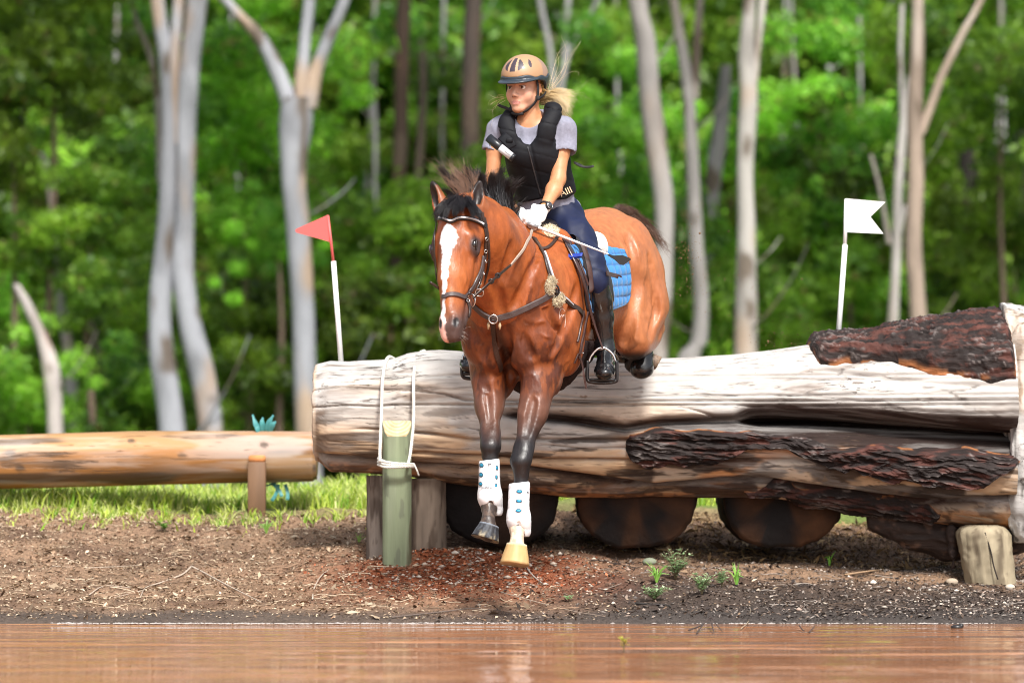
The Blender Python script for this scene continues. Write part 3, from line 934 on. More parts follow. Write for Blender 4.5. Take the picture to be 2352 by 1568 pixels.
Vr.append(Vr[-1] * 1.0); Vr[-1][:, 0] += .001; cc_ = Vr[-1].mean(0); Vr[-1][:, 1:] = cc_[1:] + (Vr[-1][:, 1:] - cc_[1:]) * .05
V = np.vstack(Vr); n = len(Vr); m = 64
q = np.stack([V[:, 0] * 2.0, V[:, 1] * 16, V[:, 2] * 16], 1)
V2 = V.copy(); nn = fbm(q, 3, 44); V2[:, 2] += (nn - .5) * .012
i = (np.arange(n - 1)[:, None] * m + np.arange(m)[None, :]).ravel(); j = (np.arange(n - 1)[:, None] * m + (np.arange(m)[None, :] + 1) % m).ravel()
c = np.tile(np.array((.32, .140, .040)), (len(V), 1))
c = mixc(c, np.array((.20, .09, .03)), sst(.45, .65, nn) * .85)
c = mixc(c, np.array((.40, .25, .12)), sst(.5, .62, fbm(q * .5, 3, 46)) * .6)
c = mixc(c, np.array((.05, .035, .025)), sst(.58, .66, fbm(q * np.array((.8, 1, 1)), 4, 47)) * .8)
c = mixc(c, np.array((.50, .47, .45)), sst(.60, .66, fbm(q * .7, 3, 48)) * .5 * sst(P(300, 0, RY)[0], P(600, 0, RY)[0], V[:, 0]))
for (kx, ky) in ((298, 1011), (418, 1045), (605, 1020), (45, 1075), (20, 1040)):
    kp = A3(P(kx, ky, RY - .15)); dd = np.sqrt(((V[:, 0] - kp[0]) / (1.1 + (kx % 7) * .12)) ** 2 + (V[:, 2] - kp[2]) ** 2) * (1 + (kx % 5) * .12) + (fbm(V * 60, 2, 9) - .5) * .010
    c = mixc(c, np.array((.06, .035, .02)), sst(.022, .010, dd) * (V[:, 1] < RY) * .85)
log_detail(TIM)
link("rail_beam", mesh("rail", V2, np.stack([i, j, j + m, i + m], 1), c), TIM, rail)
m_ = MB(); pc = A3(P(590, 1100, RY - .17)); 
w_ = 40 * sc
zt1, zb1 = P(590, 1060, RY - .17)[2], .28
m_.box((pc[0], RY - .16, (zt1 + zb1) / 2), (w_, .07, zt1 - zb1), bev=.004, col=(.16, .085, .042))
m_.box((pc[0], RY - .155, P(590, 1053, RY - .16)[2]), (w_ * .96, .055, .035), bev=.008, col=(.48, .19, .06))
m_.build("support_stake", M("stained stake", attr="Col", rough=.7, vary=.25, vscale=14, bump=.4, bscale=20, bdist=.005, stretch=(1, 1, .2)), rail)
# teal ribbons tied over the rail
RIB = M("teal tape", (.10, .38, .38), rough=.45, trans=.35, vary=.15, vscale=12)
tr = MB()
for (pa, pb, pc_) in (((600, 992), (588, 975), (580, 952)), ((606, 992), (602, 972), (604, 958)), ((612, 993), (618, 970), (628, 953)), ((618, 994), (626, 975), (634, 968)), ((600, 994), (592, 985), (584, 966))):
    pts = spline([A3(P(*pa, RY - .02)), A3(P(*pb, RY - .04)), A3(P(*pc_, RY - .03))], 4)
    tr.strap(pts, [(0.35, -1, .1)] * len(pts), [.010 + .02 * math.sin(math.pi * min(t / (len(pts) - 1) + .15, 1)) for t in range(len(pts))], .001)
for (pa, pb) in (((640, 1112), (624, 1150)), ((655, 1112), (660, 1148)), ((628, 1110), (648, 1140))):
    tr.strap(spline([A3(P(*pa, RY - .01)), A3(P((pa[0] + pb[0]) / 2 + 3, (pa[1] + pb[1]) / 2, RY - .02)), A3(P(*pb, RY - .03))], 4), [(0.2, -1, 0)] * 9, .018, .001)
loop = [A3((P(610, 1050, RY)[0] + .03 * t, RY - .138 * math.sin(a), P(0, 1050, RY)[2] + .145 * math.cos(a))) for t, a in enumerate(np.linspace(-3.0, -.1, 12))]
tr.strap(loop, [np.array((0, -math.sin(a), math.cos(a))) for a in np.linspace(-3.0, -.1, 12)], .02, .002)
tr.build("tape_ribbon", RIB, None, label="teal plastic tape knotted over the timber rail", cat="ribbon")

# ================================================================== flags
WHT = M("white plastic pole", (.80, .80, .80), rough=.4)
REDP = M("red plastic flag", (.70, .13, .12), rough=.45, trans=.2)
WF = M("white plastic flag", (.86, .87, .88), rough=.45, trans=.15)
GRYP = M("grey pole sleeve", (.42, .44, .45), rough=.5)
def flag(name, label, Y, pole, upper, plate, matu, matp, matb=None, sleeve=None, wp=13, wu=8):
    sc = (Y + 16) / FPX
    root = empty(name, P(pole[1][0], pole[1][1], Y), label, "flag")
    a, b_ = A3(P(*pole[0], Y)), A3(P(*pole[1], Y))
    dn = (b_ - a) / np.linalg.norm(b_ - a)
    m_ = MB(); m_.tube([a, b_ + dn * .03], wp * sc / 2, 14); m_.build("pole", WHT, root)
    m_ = MB(); m_.tube([A3(P(*upper[0], Y)), a + dn * .02], wu * sc / 2, 10); m_.build("flag_stick", matu, root)
    if sleeve:
        m_ = MB(); m_.tube([A3(P(*sleeve[0], Y)), A3(P(*sleeve[1], Y))], wp * sc / 2 * 1.12, 14); m_.build("sleeve", GRYP, root)
    pts = [A3(P(x, y, Y)) for x, y in plate]; th = .0022
    V = [p + np.array((0, -th, 0)) for p in pts] + [p + np.array((0, th, 0)) for p in pts]; n = len(pts)
    F = [tuple(range(n)), tuple(range(n, 2 * n))[::-1]] + [(k, (k + 1) % n, n + (k + 1) % n, n + k) for k in range(n)]
    m_ = MB(); m_.add(V, F); m_.build("flag_panel", matp, root, smooth=False)
flag("red_flag", "red triangular flag on a white pole at the sawn end of the log", 1.30, ((766, 600), (783, 826)), ((753, 495), (766, 600)),
     [(754, 493), (680, 526), (678, 530), (681, 534), (762, 557)], REDP, REDP, wp=12, wu=7)
flag("white_flag", "white swallow-tailed flag on a white pole behind the thick end of the log", 1.42, ((1941, 562), (1924, 792)), ((1944, 457), (1939, 565)),
     [(1943, 456), (2034, 464), (1999, 498), (2029, 537), (1942, 533)], WHT, WF, sleeve=((1928, 760), (1924, 800)), wp=12, wu=9)
# ================================================================== TREES
def leaf_mesh(name, centers, radii, n, size, rng, droop=.4, cols=None, shell=.55, flat=.8):
    """n small folded leaves spread over the shells of the given clumps"""
    k = rng.choice(len(centers), n, p=radii ** 2 / (radii ** 2).sum())
    d = rng.normal(size=(n, 3)); d /= np.linalg.norm(d, axis=1)[:, None]
    d[:, 2] = d[:, 2] * .9 + .12
    rr = radii[k] * (shell + (1 - shell) * rng.random(n) ** .5)
    rr = rr * np.where(rng.random(n) < .3, rng.uniform(1.0, 1.7, n), 1.0)
    p = centers[k] + d * rr[:, None] * np.array((1, 1, flat))
    nrm = d + rng.normal(size=(n, 3)) * .55; nrm /= np.linalg.norm(nrm, axis=1)[:, None]
    t = np.cross(nrm, rng.normal(size=(n, 3))); t[:, 2] -= droop; t -= nrm * (t * nrm).sum(1)[:, None]; t /= np.linalg.norm(t, axis=1)[:, None]
    s = np.cross(nrm, t)
    L_ = size * rng.uniform(.7, 1.4, n); w = L_ * rng.uniform(.30, .48, n)
    a = p - t * L_[:, None] * .5; b_ = p + t * L_[:, None] * .5
    m1 = p + s * w[:, None] * .5 - nrm * (w * .12)[:, None]; m2 = p - s * w[:, None] * .5 - nrm * (w * .12)[:, None]
    V = np.stack([a, m1, b_, m2], 1).reshape(-1, 3)
    F = np.arange(4 * n).reshape(n, 4)
    tone = rng.random(n) * .6 + rng.random(len(centers))[k] * .7
    c = mixc(np.tile(np.array(cols[0]), (n, 1)), np.array(cols[1]), np.clip(tone * .95 - .05, 0, 1) ** 1.4)
    c = np.where((rng.random(n) < .04)[:, None], np.array((.20, .16, .05)), c)
    return mesh(name, V, F, np.repeat(c, 4, 0))
def leaf_mat(name):
    mt = bpy.data.materials.new(name); mt.use_nodes = True
    N, L = nodes(mt); b = N['Principled BSDF']; b.inputs['Roughness'].default_value = .42; b.inputs['Specular IOR Level'].default_value = .5
    at = N.new('ShaderNodeAttribute'); at.attribute_name = "Col"
    oi = N.new('ShaderNodeObjectInfo')
    hs = N.new('ShaderNodeHueSaturation')
    m1 = N.new('ShaderNodeMapRange'); m1.inputs[3].default_value = .478; m1.inputs[4].default_value = .512
    m2 = N.new('ShaderNodeMapRange'); m2.inputs[3].default_value = .5; m2.inputs[4].default_value = 1.7
    L.new(oi.outputs['Random'], m1.inputs[0]); L.new(oi.outputs['Random'], m2.inputs[0])
    L.new(m1.outputs[0], hs.inputs['Hue']); L.new(m2.outputs[0], hs.inputs['Value']); L.new(at.outputs['Color'], hs.inputs['Color'])
    L.new(hs.outputs[0], b.inputs['Base Color'])
    tr = N.new('ShaderNodeBsdfTranslucent'); ms = N.new('ShaderNodeMixShader'); ms.inputs[0].default_value = .48
    L.new(hs.outputs[0], tr.inputs[0]); L.new(b.outputs[0], ms.inputs[1]); L.new(tr.outputs[0], ms.inputs[2])
    L.new(ms.outputs[0], N['Material Output'].inputs[0])
    return mt
LEAF = leaf_mat("leaves")
BARKG = M("gum bark", attr="Col", rough=.8, vary=.14, vscale=5, bump=.3, bscale=8, bdist=.02, stretch=(1, 1, .35), spec=.25)
lr = np.random.default_rng(21)
C1, C2 = (.040, .130, .014), (.32, .58, .050)

def stem_mesh(m, pts, seg=14, base=(.52, .50, .49), patch=(.40, .27, .17), seed=1, dark=0.0):
    """pts: list of (px,py,w_px,Y) along a stem from the top down"""
    P4 = []
    for (x, y, w, Y) in pts:
        p = A3(P(x, y, Y)); P4.append((*p, w * (Y + 16) / FPX / 2))
    sp_ = np.array(spline(P4, 10))
    V = []
    rr = sp_[:, 3] * (1 + .10 * (vnoise(np.stack([sp_[:, 2] * 2, 0 * sp_[:, 2], 0 * sp_[:, 2] + seed], 1)) - .5))
    A = np.linspace(0, 2 * math.pi, seg, endpoint=False)
    for p, r in zip(sp_, rr):
        V.append(np.stack([p[0] + r * np.cos(A), p[1] + r * np.sin(A), np.full(seg, p[2])], 1))
    V = np.vstack(V)
    lump = fbm(V * np.array((6, 6, 1.5)), 2, seed) - .5
    ctr = np.repeat(sp_[:, :3], seg, 0)
    V += (V - ctr) * (lump * .35)[:, None]
    n = len(sp_)
    F = [(a * seg + b_, (a + 1) * seg + b_, (a + 1) * seg + (b_ + 1) % seg, a * seg + (b_ + 1) % seg) for a in range(n - 1) for b_ in range(seg)]
    q = V * np.array((3.4, 3.4, 1.5))
    base = tuple(b_ * .74 for b_ in base); patch = tuple(b_ * .8 for b_ in patch)
    c = np.tile(np.array(base), (len(V), 1))
    c = mixc(c, np.array(base) * .62, sst(.45, .65, fbm(q, 3, seed + 3)) * .8)
    c = mixc(c, np.array(patch), sst(.54, .70, fbm(q * .8, 3, seed + 5)) * .7)
    c = mixc(c, np.array((.10, .075, .055)), sst(.66, .74, fbm(q * 1.3, 2, seed + 9)) * .9)
    m.V.append(V); m.F += [tuple(i + m.n for i in f) for f in F]; m.n += len(V); m.C.append(c)
    return sp_

def crown_variant(k, n=9000, size=.115, w=1.5, h=1.6, nb=30):
    rng = np.random.default_rng(100 + k)
    cs = rng.normal(size=(nb, 3)) * np.array((w * .42, w * .42, h * .40)); rad = rng.uniform(.20, .46, nb) * w * .60
    return leaf_mesh("foliage%d" % k, cs, rad, n, size, rng, cols=(C1, C2))
BIG = [crown_variant(k) for k in range(5)]
for m_ in BIG: m_.materials.append(LEAF)
HIGH = [crown_variant(k + 10, n=5500, size=.20, w=2.4, h=1.5, nb=22) for k in range(3)]
for m_ in HIGH: m_.materials.append(LEAF)

GT = "pale gum trunks behind the jump"
def gum(label, stems, Y, base=(.52, .50, .49), patch=(.40, .27, .17), seed=1, crown=True, group=None):
    low = max(max(s, key=lambda q: q[1])[1] for s in stems)
    lowest = [q for s in stems for q in s if q[1] == low][0]
    b_ = P(lowest[0], lowest[1], Y)
    root = empty("gum_tree", b_, label, "tree", group)
    for k, s in enumerate(stems):
        m = MB()
        pts = [(q[0], q[1], q[2], Y + (q[3] if len(q) > 3 else 0)) for q in s]
        if pts[0][1] <= 0:      # goes on above the picture
            (x0_, y0_, w0_, Y0_), (x1_, y1_, w1_, _) = pts[0], pts[1]
            sl = (x0_ - x1_) / max(y1_ - y0_, 1)
            pts = [(x0_ + sl * 700, y0_ - 900, w0_ * .45, Y0_), (x0_ + sl * 350, y0_ - 400, w0_ * .75, Y0_)] + pts
        if pts[-1][1] > 780:     # rooted
            x, y, w, YY = pts[-1]
            pts.append((x + (x - pts[-2][0]) * .2, max(y + 90, 1185), w * 1.18, YY))
        stem_mesh(m, pts, seed=seed * 7 + k, base=base, patch=patch)
        m.build("trunk" if k == 0 else "limb", BARKG, root)
        if crown and pts[0][1] < -100:
            tp = P(pts[0][0], pts[0][1], pts[0][3])
            o = bpy.data.objects.new("crown", HIGH[(seed + k) % 3]); COL.objects.link(o); o.parent = root
            o.matrix_parent_inverse = pinv(root)
            o.location = tp + Vector((0, 0, .4)); o.rotation_euler = (0, 0, seed * 1.3 + k); o.scale = (1.0, 1.0, .8)
    if len(stems[0]) > 3 and base[0] > .2:
        s0 = stems[0]; br_r = np.random.default_rng(seed * 13)
        for q in range(2 if crown else 1):
            i = br_r.integers(0, len(s0) - 1); f = br_r.random(); x = s0[i][0] * (1 - f) + s0[i + 1][0] * f; y = s0[i][1] * (1 - f) + s0[i + 1][1] * f; w = max(s0[i][2] * .16, 4)
            sgn = 1 if br_r.random() < .5 else -1; L_ = br_r.uniform(60, 170); up = br_r.uniform(.4, 1.3)
            dy = br_r.uniform(-1, 1)
            m = MB(); stem_mesh(m, [(x + sgn * L_ * 1.1, y - L_ * up * 1.35, w * .35, Y + dy), (x + sgn * L_ * .8, y - L_ * up * .8, w * .6, Y + dy * .7), (x + sgn * L_ * .35, y - L_ * up * .25, w * .85, Y + dy * .3), (x, y, w, Y)], seg=7, seed=seed + q, base=tuple(b * .8 for b in base), patch=patch)
            m.build("branch", BARKG, root)
    return root
PALE = (.38, .39, .43); CREAM = (.50, .47, .44)
gum("tall twin-stemmed pale gum with a leaning second stem, behind the timber rail", [[(362, 0, 34), (380, 130, 36), (388, 300, 36), (384, 480, 44), (372, 640, 50), (372, 800, 54), (392, 960, 62), (402, 1100, 66)],
     [(452, 0, 48), (436, 150, 48), (428, 330, 46), (424, 500, 44), (418, 620, 56), (440, 760, 58), (470, 880, 56), (486, 1000, 60)], [(410, 0, 26), (398, 160, 28), (404, 330, 26)]], 21, PALE, seed=1)
gum("pale gum forking into three limbs, behind the red flag", [[(684, 225, 66), (680, 300, 66), (676, 400, 52), (688, 560, 54), (698, 760, 52), (704, 940, 54), (710, 1100, 60)],
     [(508, -10, 30), (575, 60, 34), (622, 130, 36), (652, 205, 40), (674, 262, 44)], [(712, -10, 26), (700, 90, 28), (692, 190, 34), (690, 262, 44)], [(795, -10, 26), (760, 75, 30), (724, 165, 34), (704, 250, 44)]], 20, PALE, (.42, .28, .16), seed=2)
gum("dark brown trunk high above the horse's mane", [[(927, 0, 34), (922, 160, 36), (920, 320, 34), (912, 470, 30), (905, 800, 30)]], 27, (.10, .065, .05), (.14, .08, .06), seed=3)
gum("dark trunk just beside the rider's helmet", [[(1088, 0, 40), (1082, 130, 42), (1080, 300, 42), (1078, 480, 40), (1075, 800, 44)]], 30, (.085, .065, .055), (.12, .08, .06), seed=4)
gum("grey gum leaning in behind the horse's rump", [[(1466, 0, 44), (1480, 90, 48), (1492, 220, 46), (1510, 360, 48), (1525, 470, 46), (1524, 600, 44), (1520, 720, 46), (1508, 830, 50)]], 21, (.40, .37, .36), (.30, .24, .20), seed=5)
gum("slim pale gum splitting in two high up, between the rump and the white trunk", [[(1548, 0, 24), (1566, 110, 28), (1582, 230, 30), (1592, 420, 32), (1600, 560, 34), (1610, 680, 38), (1606, 780, 44), (1580, 850, 56)], [(1608, 0, 18), (1600, 110, 20), (1594, 230, 22)]], 22, (.46, .43, .42), (.36, .30, .25), seed=6)
gum("grey dead-topped trunk close behind the slim split gum", [[(1668, 150, 24), (1660, 250, 34), (1640, 400, 38), (1632, 520, 34), (1622, 680, 32), (1600, 830, 40)]], 26, (.33, .32, .33), (.2, .18, .17), seed=7, crown=False)
gum("straight white-barked gum, brightest of the trunks behind the log", [[(1722, 0, 32), (1715, 130, 40), (1718, 230, 42), (1712, 380, 42), (1714, 520, 44), (1712, 660, 48), (1712, 800, 52)], [(1752, -5, 18), (1742, 90, 18), (1730, 190, 22)]], 20, CREAM, (.46, .32, .22), seed=8)
gum("brown and cream gum with a long side limb, behind the white flag", [[(2108, 0, 28), (2106, 120, 34), (2100, 260, 36), (2104, 420, 38), (2098, 560, 40), (2108, 700, 40), (2112, 800, 42)], [(2262, -20, 16), (2215, 70, 20), (2165, 170, 22), (2136, 250, 25), (2112, 310, 28)]], 20, (.40, .31, .25), (.60, .52, .46), seed=9)
gum("slender pale gum beside the white flag, with a thin forked limb", [[(2090, 175, 16), (2078, 260, 18), (2064, 420, 22), (2058, 600, 22), (2050, 760, 24)], [(2000, 355, 9), (2022, 440, 10), (2042, 560, 13)], [(2072, 10, 12), (2068, 130, 12), (2072, 270, 13)], [(2080, 470, 10), (2060, 560, 12)]], 21, (.50, .47, .45), (.40, .34, .30), seed=10, crown=False)
gum("thick very dark trunk beyond the barky end of the log", [[(2225, 300, 44), (2222, 480, 50), (2212, 650, 52), (2205, 800, 54)]], 30, (.022, .018, .015), (.03, .025, .02), seed=11)
gum("dark trunk at the far edge above the sawn butt", [[(2346, 300, 30), (2342, 500, 32), (2340, 700, 34)]], 28, (.03, .025, .02), (.04, .03, .02), seed=12)
gum("curving thin grey trunk, second from the far end of the rail", [[(96, 350, 12), (118, 450, 20), (128, 570, 16), (140, 700, 26), (160, 830, 30), (164, 1000, 30)]], 24, (.44, .42, .43), (.26, .2, .16), seed=13, crown=False)
gum("short pale leaning trunk with peeling bark near the far end of the rail", [[(36, 652, 16), (62, 700, 26), (95, 770, 30), (118, 850, 38), (128, 1000, 36)]], 22, (.58, .52, .50), (.30, .18, .13), seed=14, crown=False)
gum("thin grey limbs in the leaves above the rider's helmet", [[(1238, -10, 14), (1252, 60, 15), (1268, 160, 15), (1280, 400, 16)], [(1378, -10, 12), (1335, 70, 12), (1300, 140, 14), (1282, 260, 14)], [(1305, -10, 12), (1302, 80, 12), (1290, 200, 12)]], 31, (.40, .39, .40), (.3, .28, .26), seed=15, crown=False)
gum("thin dull stem between the curving trunk and the twin gum", [[(186, 690, 10), (214, 760, 13), (232, 850, 14), (240, 980, 16)], [(342, 760, 8), (318, 830, 10), (286, 900, 12)]], 27, (.22, .17, .14), (.16, .12, .1), seed=16, crown=False)
gum("slanting grey branch low in the leaves just past the forked gum", [[(700, 395, 7), (740, 440, 9), (775, 480, 10), (800, 560, 12)]], 25, (.36, .30, .27), (.3, .25, .2), seed=17, crown=False)
gum("thin pale stem climbing past the twin gum's top", [[(300, 0, 10), (318, 60, 12), (345, 130, 14), (362, 230, 14), (368, 420, 16)]], 24, (.36, .33, .33), (.3, .25, .2), seed=18, crown=False)
gum("thin pale stem at the far upper corner of the wood, over the rail", [[(14, 60, 12), (24, 110, 14), (40, 180, 13), (60, 330, 12)]], 25, (.36, .34, .33), (.3, .25, .2), seed=19, crown=False)
gum("dim brown trunk between the two dark trunks behind the rider", [[(965, 60, 14), (972, 200, 16), (960, 420, 16)]], 33, (.10, .075, .06), (.14, .1, .08), seed=20, crown=False)

tl = np.random.default_rng(31)
for k, (x, sl, w, y0) in enumerate(((250, 20, 12, 0), (560, -30, 10, 0), (838, 24, 13, 0), (868, -10, 9, 200), (1385, 30, 11, 0), (1430, -16, 9, 100), (1790, 14, 12, 0), (1850, -34, 10, 0), (1895, 10, 14, 150), (1985, -12, 10, 0), (2280, 22, 12, 0), (2316, -18, 10, 0), (1010, 10, 10, 0), (90, -24, 11, 0), (300, 12, 9, 330), (610, 14, 9, 420))):
    Y_ = 32 + 6 * tl.random()
    gum("thin pale trunk deep in the wood, out of focus between the nearer gums", [[(x + sl, y0 - (10 if y0 == 0 else 0), w * .8), (x + sl * .6, 300, w), (x + sl * .1 + tl.uniform(-8, 8), 600, w * 1.1), (x, 900, w * 1.3)]], Y_, (.42, .41, .41), (.30, .26, .23), seed=40 + k, crown=False, group="thin pale trunks deep in the wood")
# understorey trees: one of each kind, then copies
UL = "leafy green understorey tree with dense foliage among the gum trunks, out of focus"
protos = []
def understorey(px, py, Y, s, v, first):
    """crown centred where (px,py) falls at depth Y"""
    c = P(px, py, Y)
    base = Vector((c.x, c.y, float(bank_z(c.x, min(c.y, 60)))))
    if first:
        root = empty("understorey_tree", base, UL, "tree", "understorey trees filling the wood")
        o = bpy.data.objects.new("crown", BIG[v]); COL.objects.link(o); o.parent = root
        m = MB(); m.tube([(0, 0, -.2), (.04, .02, .8), (-.03, .03, 1.6), (0, 0, 2.4)], [.05, .04, .03, .015], 7, col=(.17, .12, .09))
        t = m.build("trunk", BARKG, None); t.parent = root
        protos.append((root, o, t))
        r, cr_, tr_ = root, o, t
    else:
        pr_ = protos[v]
        r = pr_[0].copy(); COL.objects.link(r)
        cr_ = pr_[1].copy(); COL.objects.link(cr_); cr_.parent = r
        tr_ = pr_[2].copy(); COL.objects.link(tr_); tr_.parent = r
    r.location = base; r.rotation_euler = (0, 0, lr.uniform(0, 6.28))
    hgt = max(c.z - base.z, .15)
    cr_.location = (0, 0, hgt); cr_.scale = (s, s, s * lr.uniform(.8, 1.15)); cr_.rotation_euler = (0, 0, lr.uniform(0, 6))
    tr_.scale = (1, 1, max(hgt, .3) / 2.4)
    return r
spots = []
for py, Y0, s0, stp in ((1080, 24, .85, 190), (960, 26, 1.1, 230), (820, 30, 1.35, 235), (640, 35, 1.5, 250), (450, 38, 1.6, 250), (260, 40, 1.7, 250), (70, 42, 1.8, 260), (-60, 38, 1.5, 420)):
    x = -560 + lr.uniform(0, 150)
    while x < 2950:
        spots.append((x, py + lr.uniform(-70, 70), Y0 + lr.uniform(-1.5, 4), s0 * lr.uniform(.75, 1.25)))
        x += stp * lr.uniform(.7, 1.35)
# nearer bright ones
spots += [(205, 560, 23.5, .75), (60, 900, 22.5, .55), (900, 620, 25, 1.0), (820, 830, 24, .9), (950, 760, 25, .9), (570, 850, 24, .55), (560, 250, 27, 1.1), (30, 300, 24, .7), (1950, 560, 27, .9), (2300, 200, 25, 1.0), (1880, 300, 27, .9), (1660, 560, 29, .8), (2330, 620, 26, .7), (640, 560, 23.5, .35), (120, 80, 24, .9), (1440, 300, 29, .8), (1850, 720, 26, .8)]
NEARL = ["bushy green understorey tree between the slim leaning trunk and the twin gum", "low green bush at the far end of the timber rail", "bright green tree just behind the horse's head and the red flag's pole", "green bush low beside the red flag's white pole", "green bush just above the sawn end of the log",
 "small bush between the twin gum and the forked gum, low down", "bright leafy crown between the twin gum and the forked gum, high up", "bright bush in the upper corner over the rail's far end", "bright bush just behind the white flag", "bright leafy crown high behind the long side limb of the brown gum",
 "leafy crown high between the white-barked gum and the slender pale gum", "green bush half hidden by the slim split gum", "green bush at the edge above the sawn butt of the log", "small lime-green bush just beside the red flag's point", "bright leafy crown at the top corner, past the twin gum's thin stem",
 "bright leafy crown just right of the rider's shoulder", "low bush behind the log between the white-barked gum and the white flag"]
n_far = len(spots) - len(NEARL)
for k, (x, y, Y, s) in enumerate(spots):
    r_ = understorey(x, y, Y, s, k % 5, k < 5)
    if k >= n_far:
        r_['label'] = NEARL[k - n_far]
# the mass of the wood beyond
fr = np.random.default_rng(5)
nb = 420
cs = np.stack([np.where(fr.random(nb) < .6, fr.uniform(-14, 14, nb), fr.uniform(-30, 30, nb)), fr.uniform(46, 58, nb), fr.uniform(-.5, 15, nb)], 1); rad = fr.uniform(.9, 2.0, nb)
me = leaf_mesh("far foliage", cs, rad, 95000, .32, fr, cols=((.07, .18, .02), (.34, .56, .07)), shell=.3)
link("distant_foliage", me, LEAF, smooth=False, kind="stuff", label="blurred mass of foliage deep in the wood", cat="foliage")
# wooded slope behind it
hx = np.linspace(-90, 90, 60); hy = np.linspace(52, 150, 44)
V, F = grid_mesh("hill", hx, hy, lambda x, y: np.interp(y, [52, 60, 75, 150], [-3.5, 0, 11, 42]) + fbm(np.stack([x * .25, y * .25, 0 * x], 1), 3, 9) * 4)
link("hillside", mesh("hill", V, F), M("wooded slope", (.030, .062, .014), rough=.9, vary=.5, vscale=1.2), kind="structure")
# ================================================================== HORSE
HTH = math.radians(23.0)
HX0, HY0 = -0.035, -0.38
def HL(s, l, z):
    """horse frame: s back from the chest, l to the horse's left, z up"""
    return np.array((HX0 + s * math.sin(HTH) + l * math.cos(HTH), HY0 + s * math.cos(HTH) - l * math.sin(HTH), z))
H_S = np.array((math.sin(HTH), math.cos(HTH), 0.0))
H_L = np.array((math.cos(HTH), -math.sin(HTH), 0.0))
H_Z = np.array((0, 0, 1.0))
def Hrot(pitch=0.0, yaw=0.0, roll=0.0):
    """rows = axes (s,l,z) turned: pitch lifts the back end"""
    s, l, z = H_S, H_L, H_Z
    c, n = math.cos(pitch), math.sin(pitch)
    s, z = c * s + n * z, -n * s + c * z
    c, n = math.cos(yaw), math.sin(yaw)
    s, l = c * s + n * l, -n * s + c * l
    c, n = math.cos(roll), math.sin(roll)
    l, z = c * l + n * z, -n * l + c * z
    return np.array((s, l, z))
# head frame
hd_O = A3(P(1053, 492, -0.66)); hd_T = A3(P(1038, 784, -0.875))
hd_a = (hd_T - hd_O); HD_LEN = np.linalg.norm(hd_a); hd_a /= HD_LEN
_yw = math.radians(20)
hd_w = np.array((-math.sin(_yw), -math.cos(_yw), 0.0)); hd_w -= hd_a * (hd_w @ hd_a); hd_w /= np.linalg.norm(hd_w)
hd_l = np.cross(hd_w, hd_a)
if hd_l[0] < 0: hd_l = -hd_l
KH = HD_LEN / 0.58
def HD(a, l, w):
    return hd_O + (a * hd_a + l * hd_l + w * hd_w) * KH
RHD = np.array((hd_a, hd_l, hd_w))

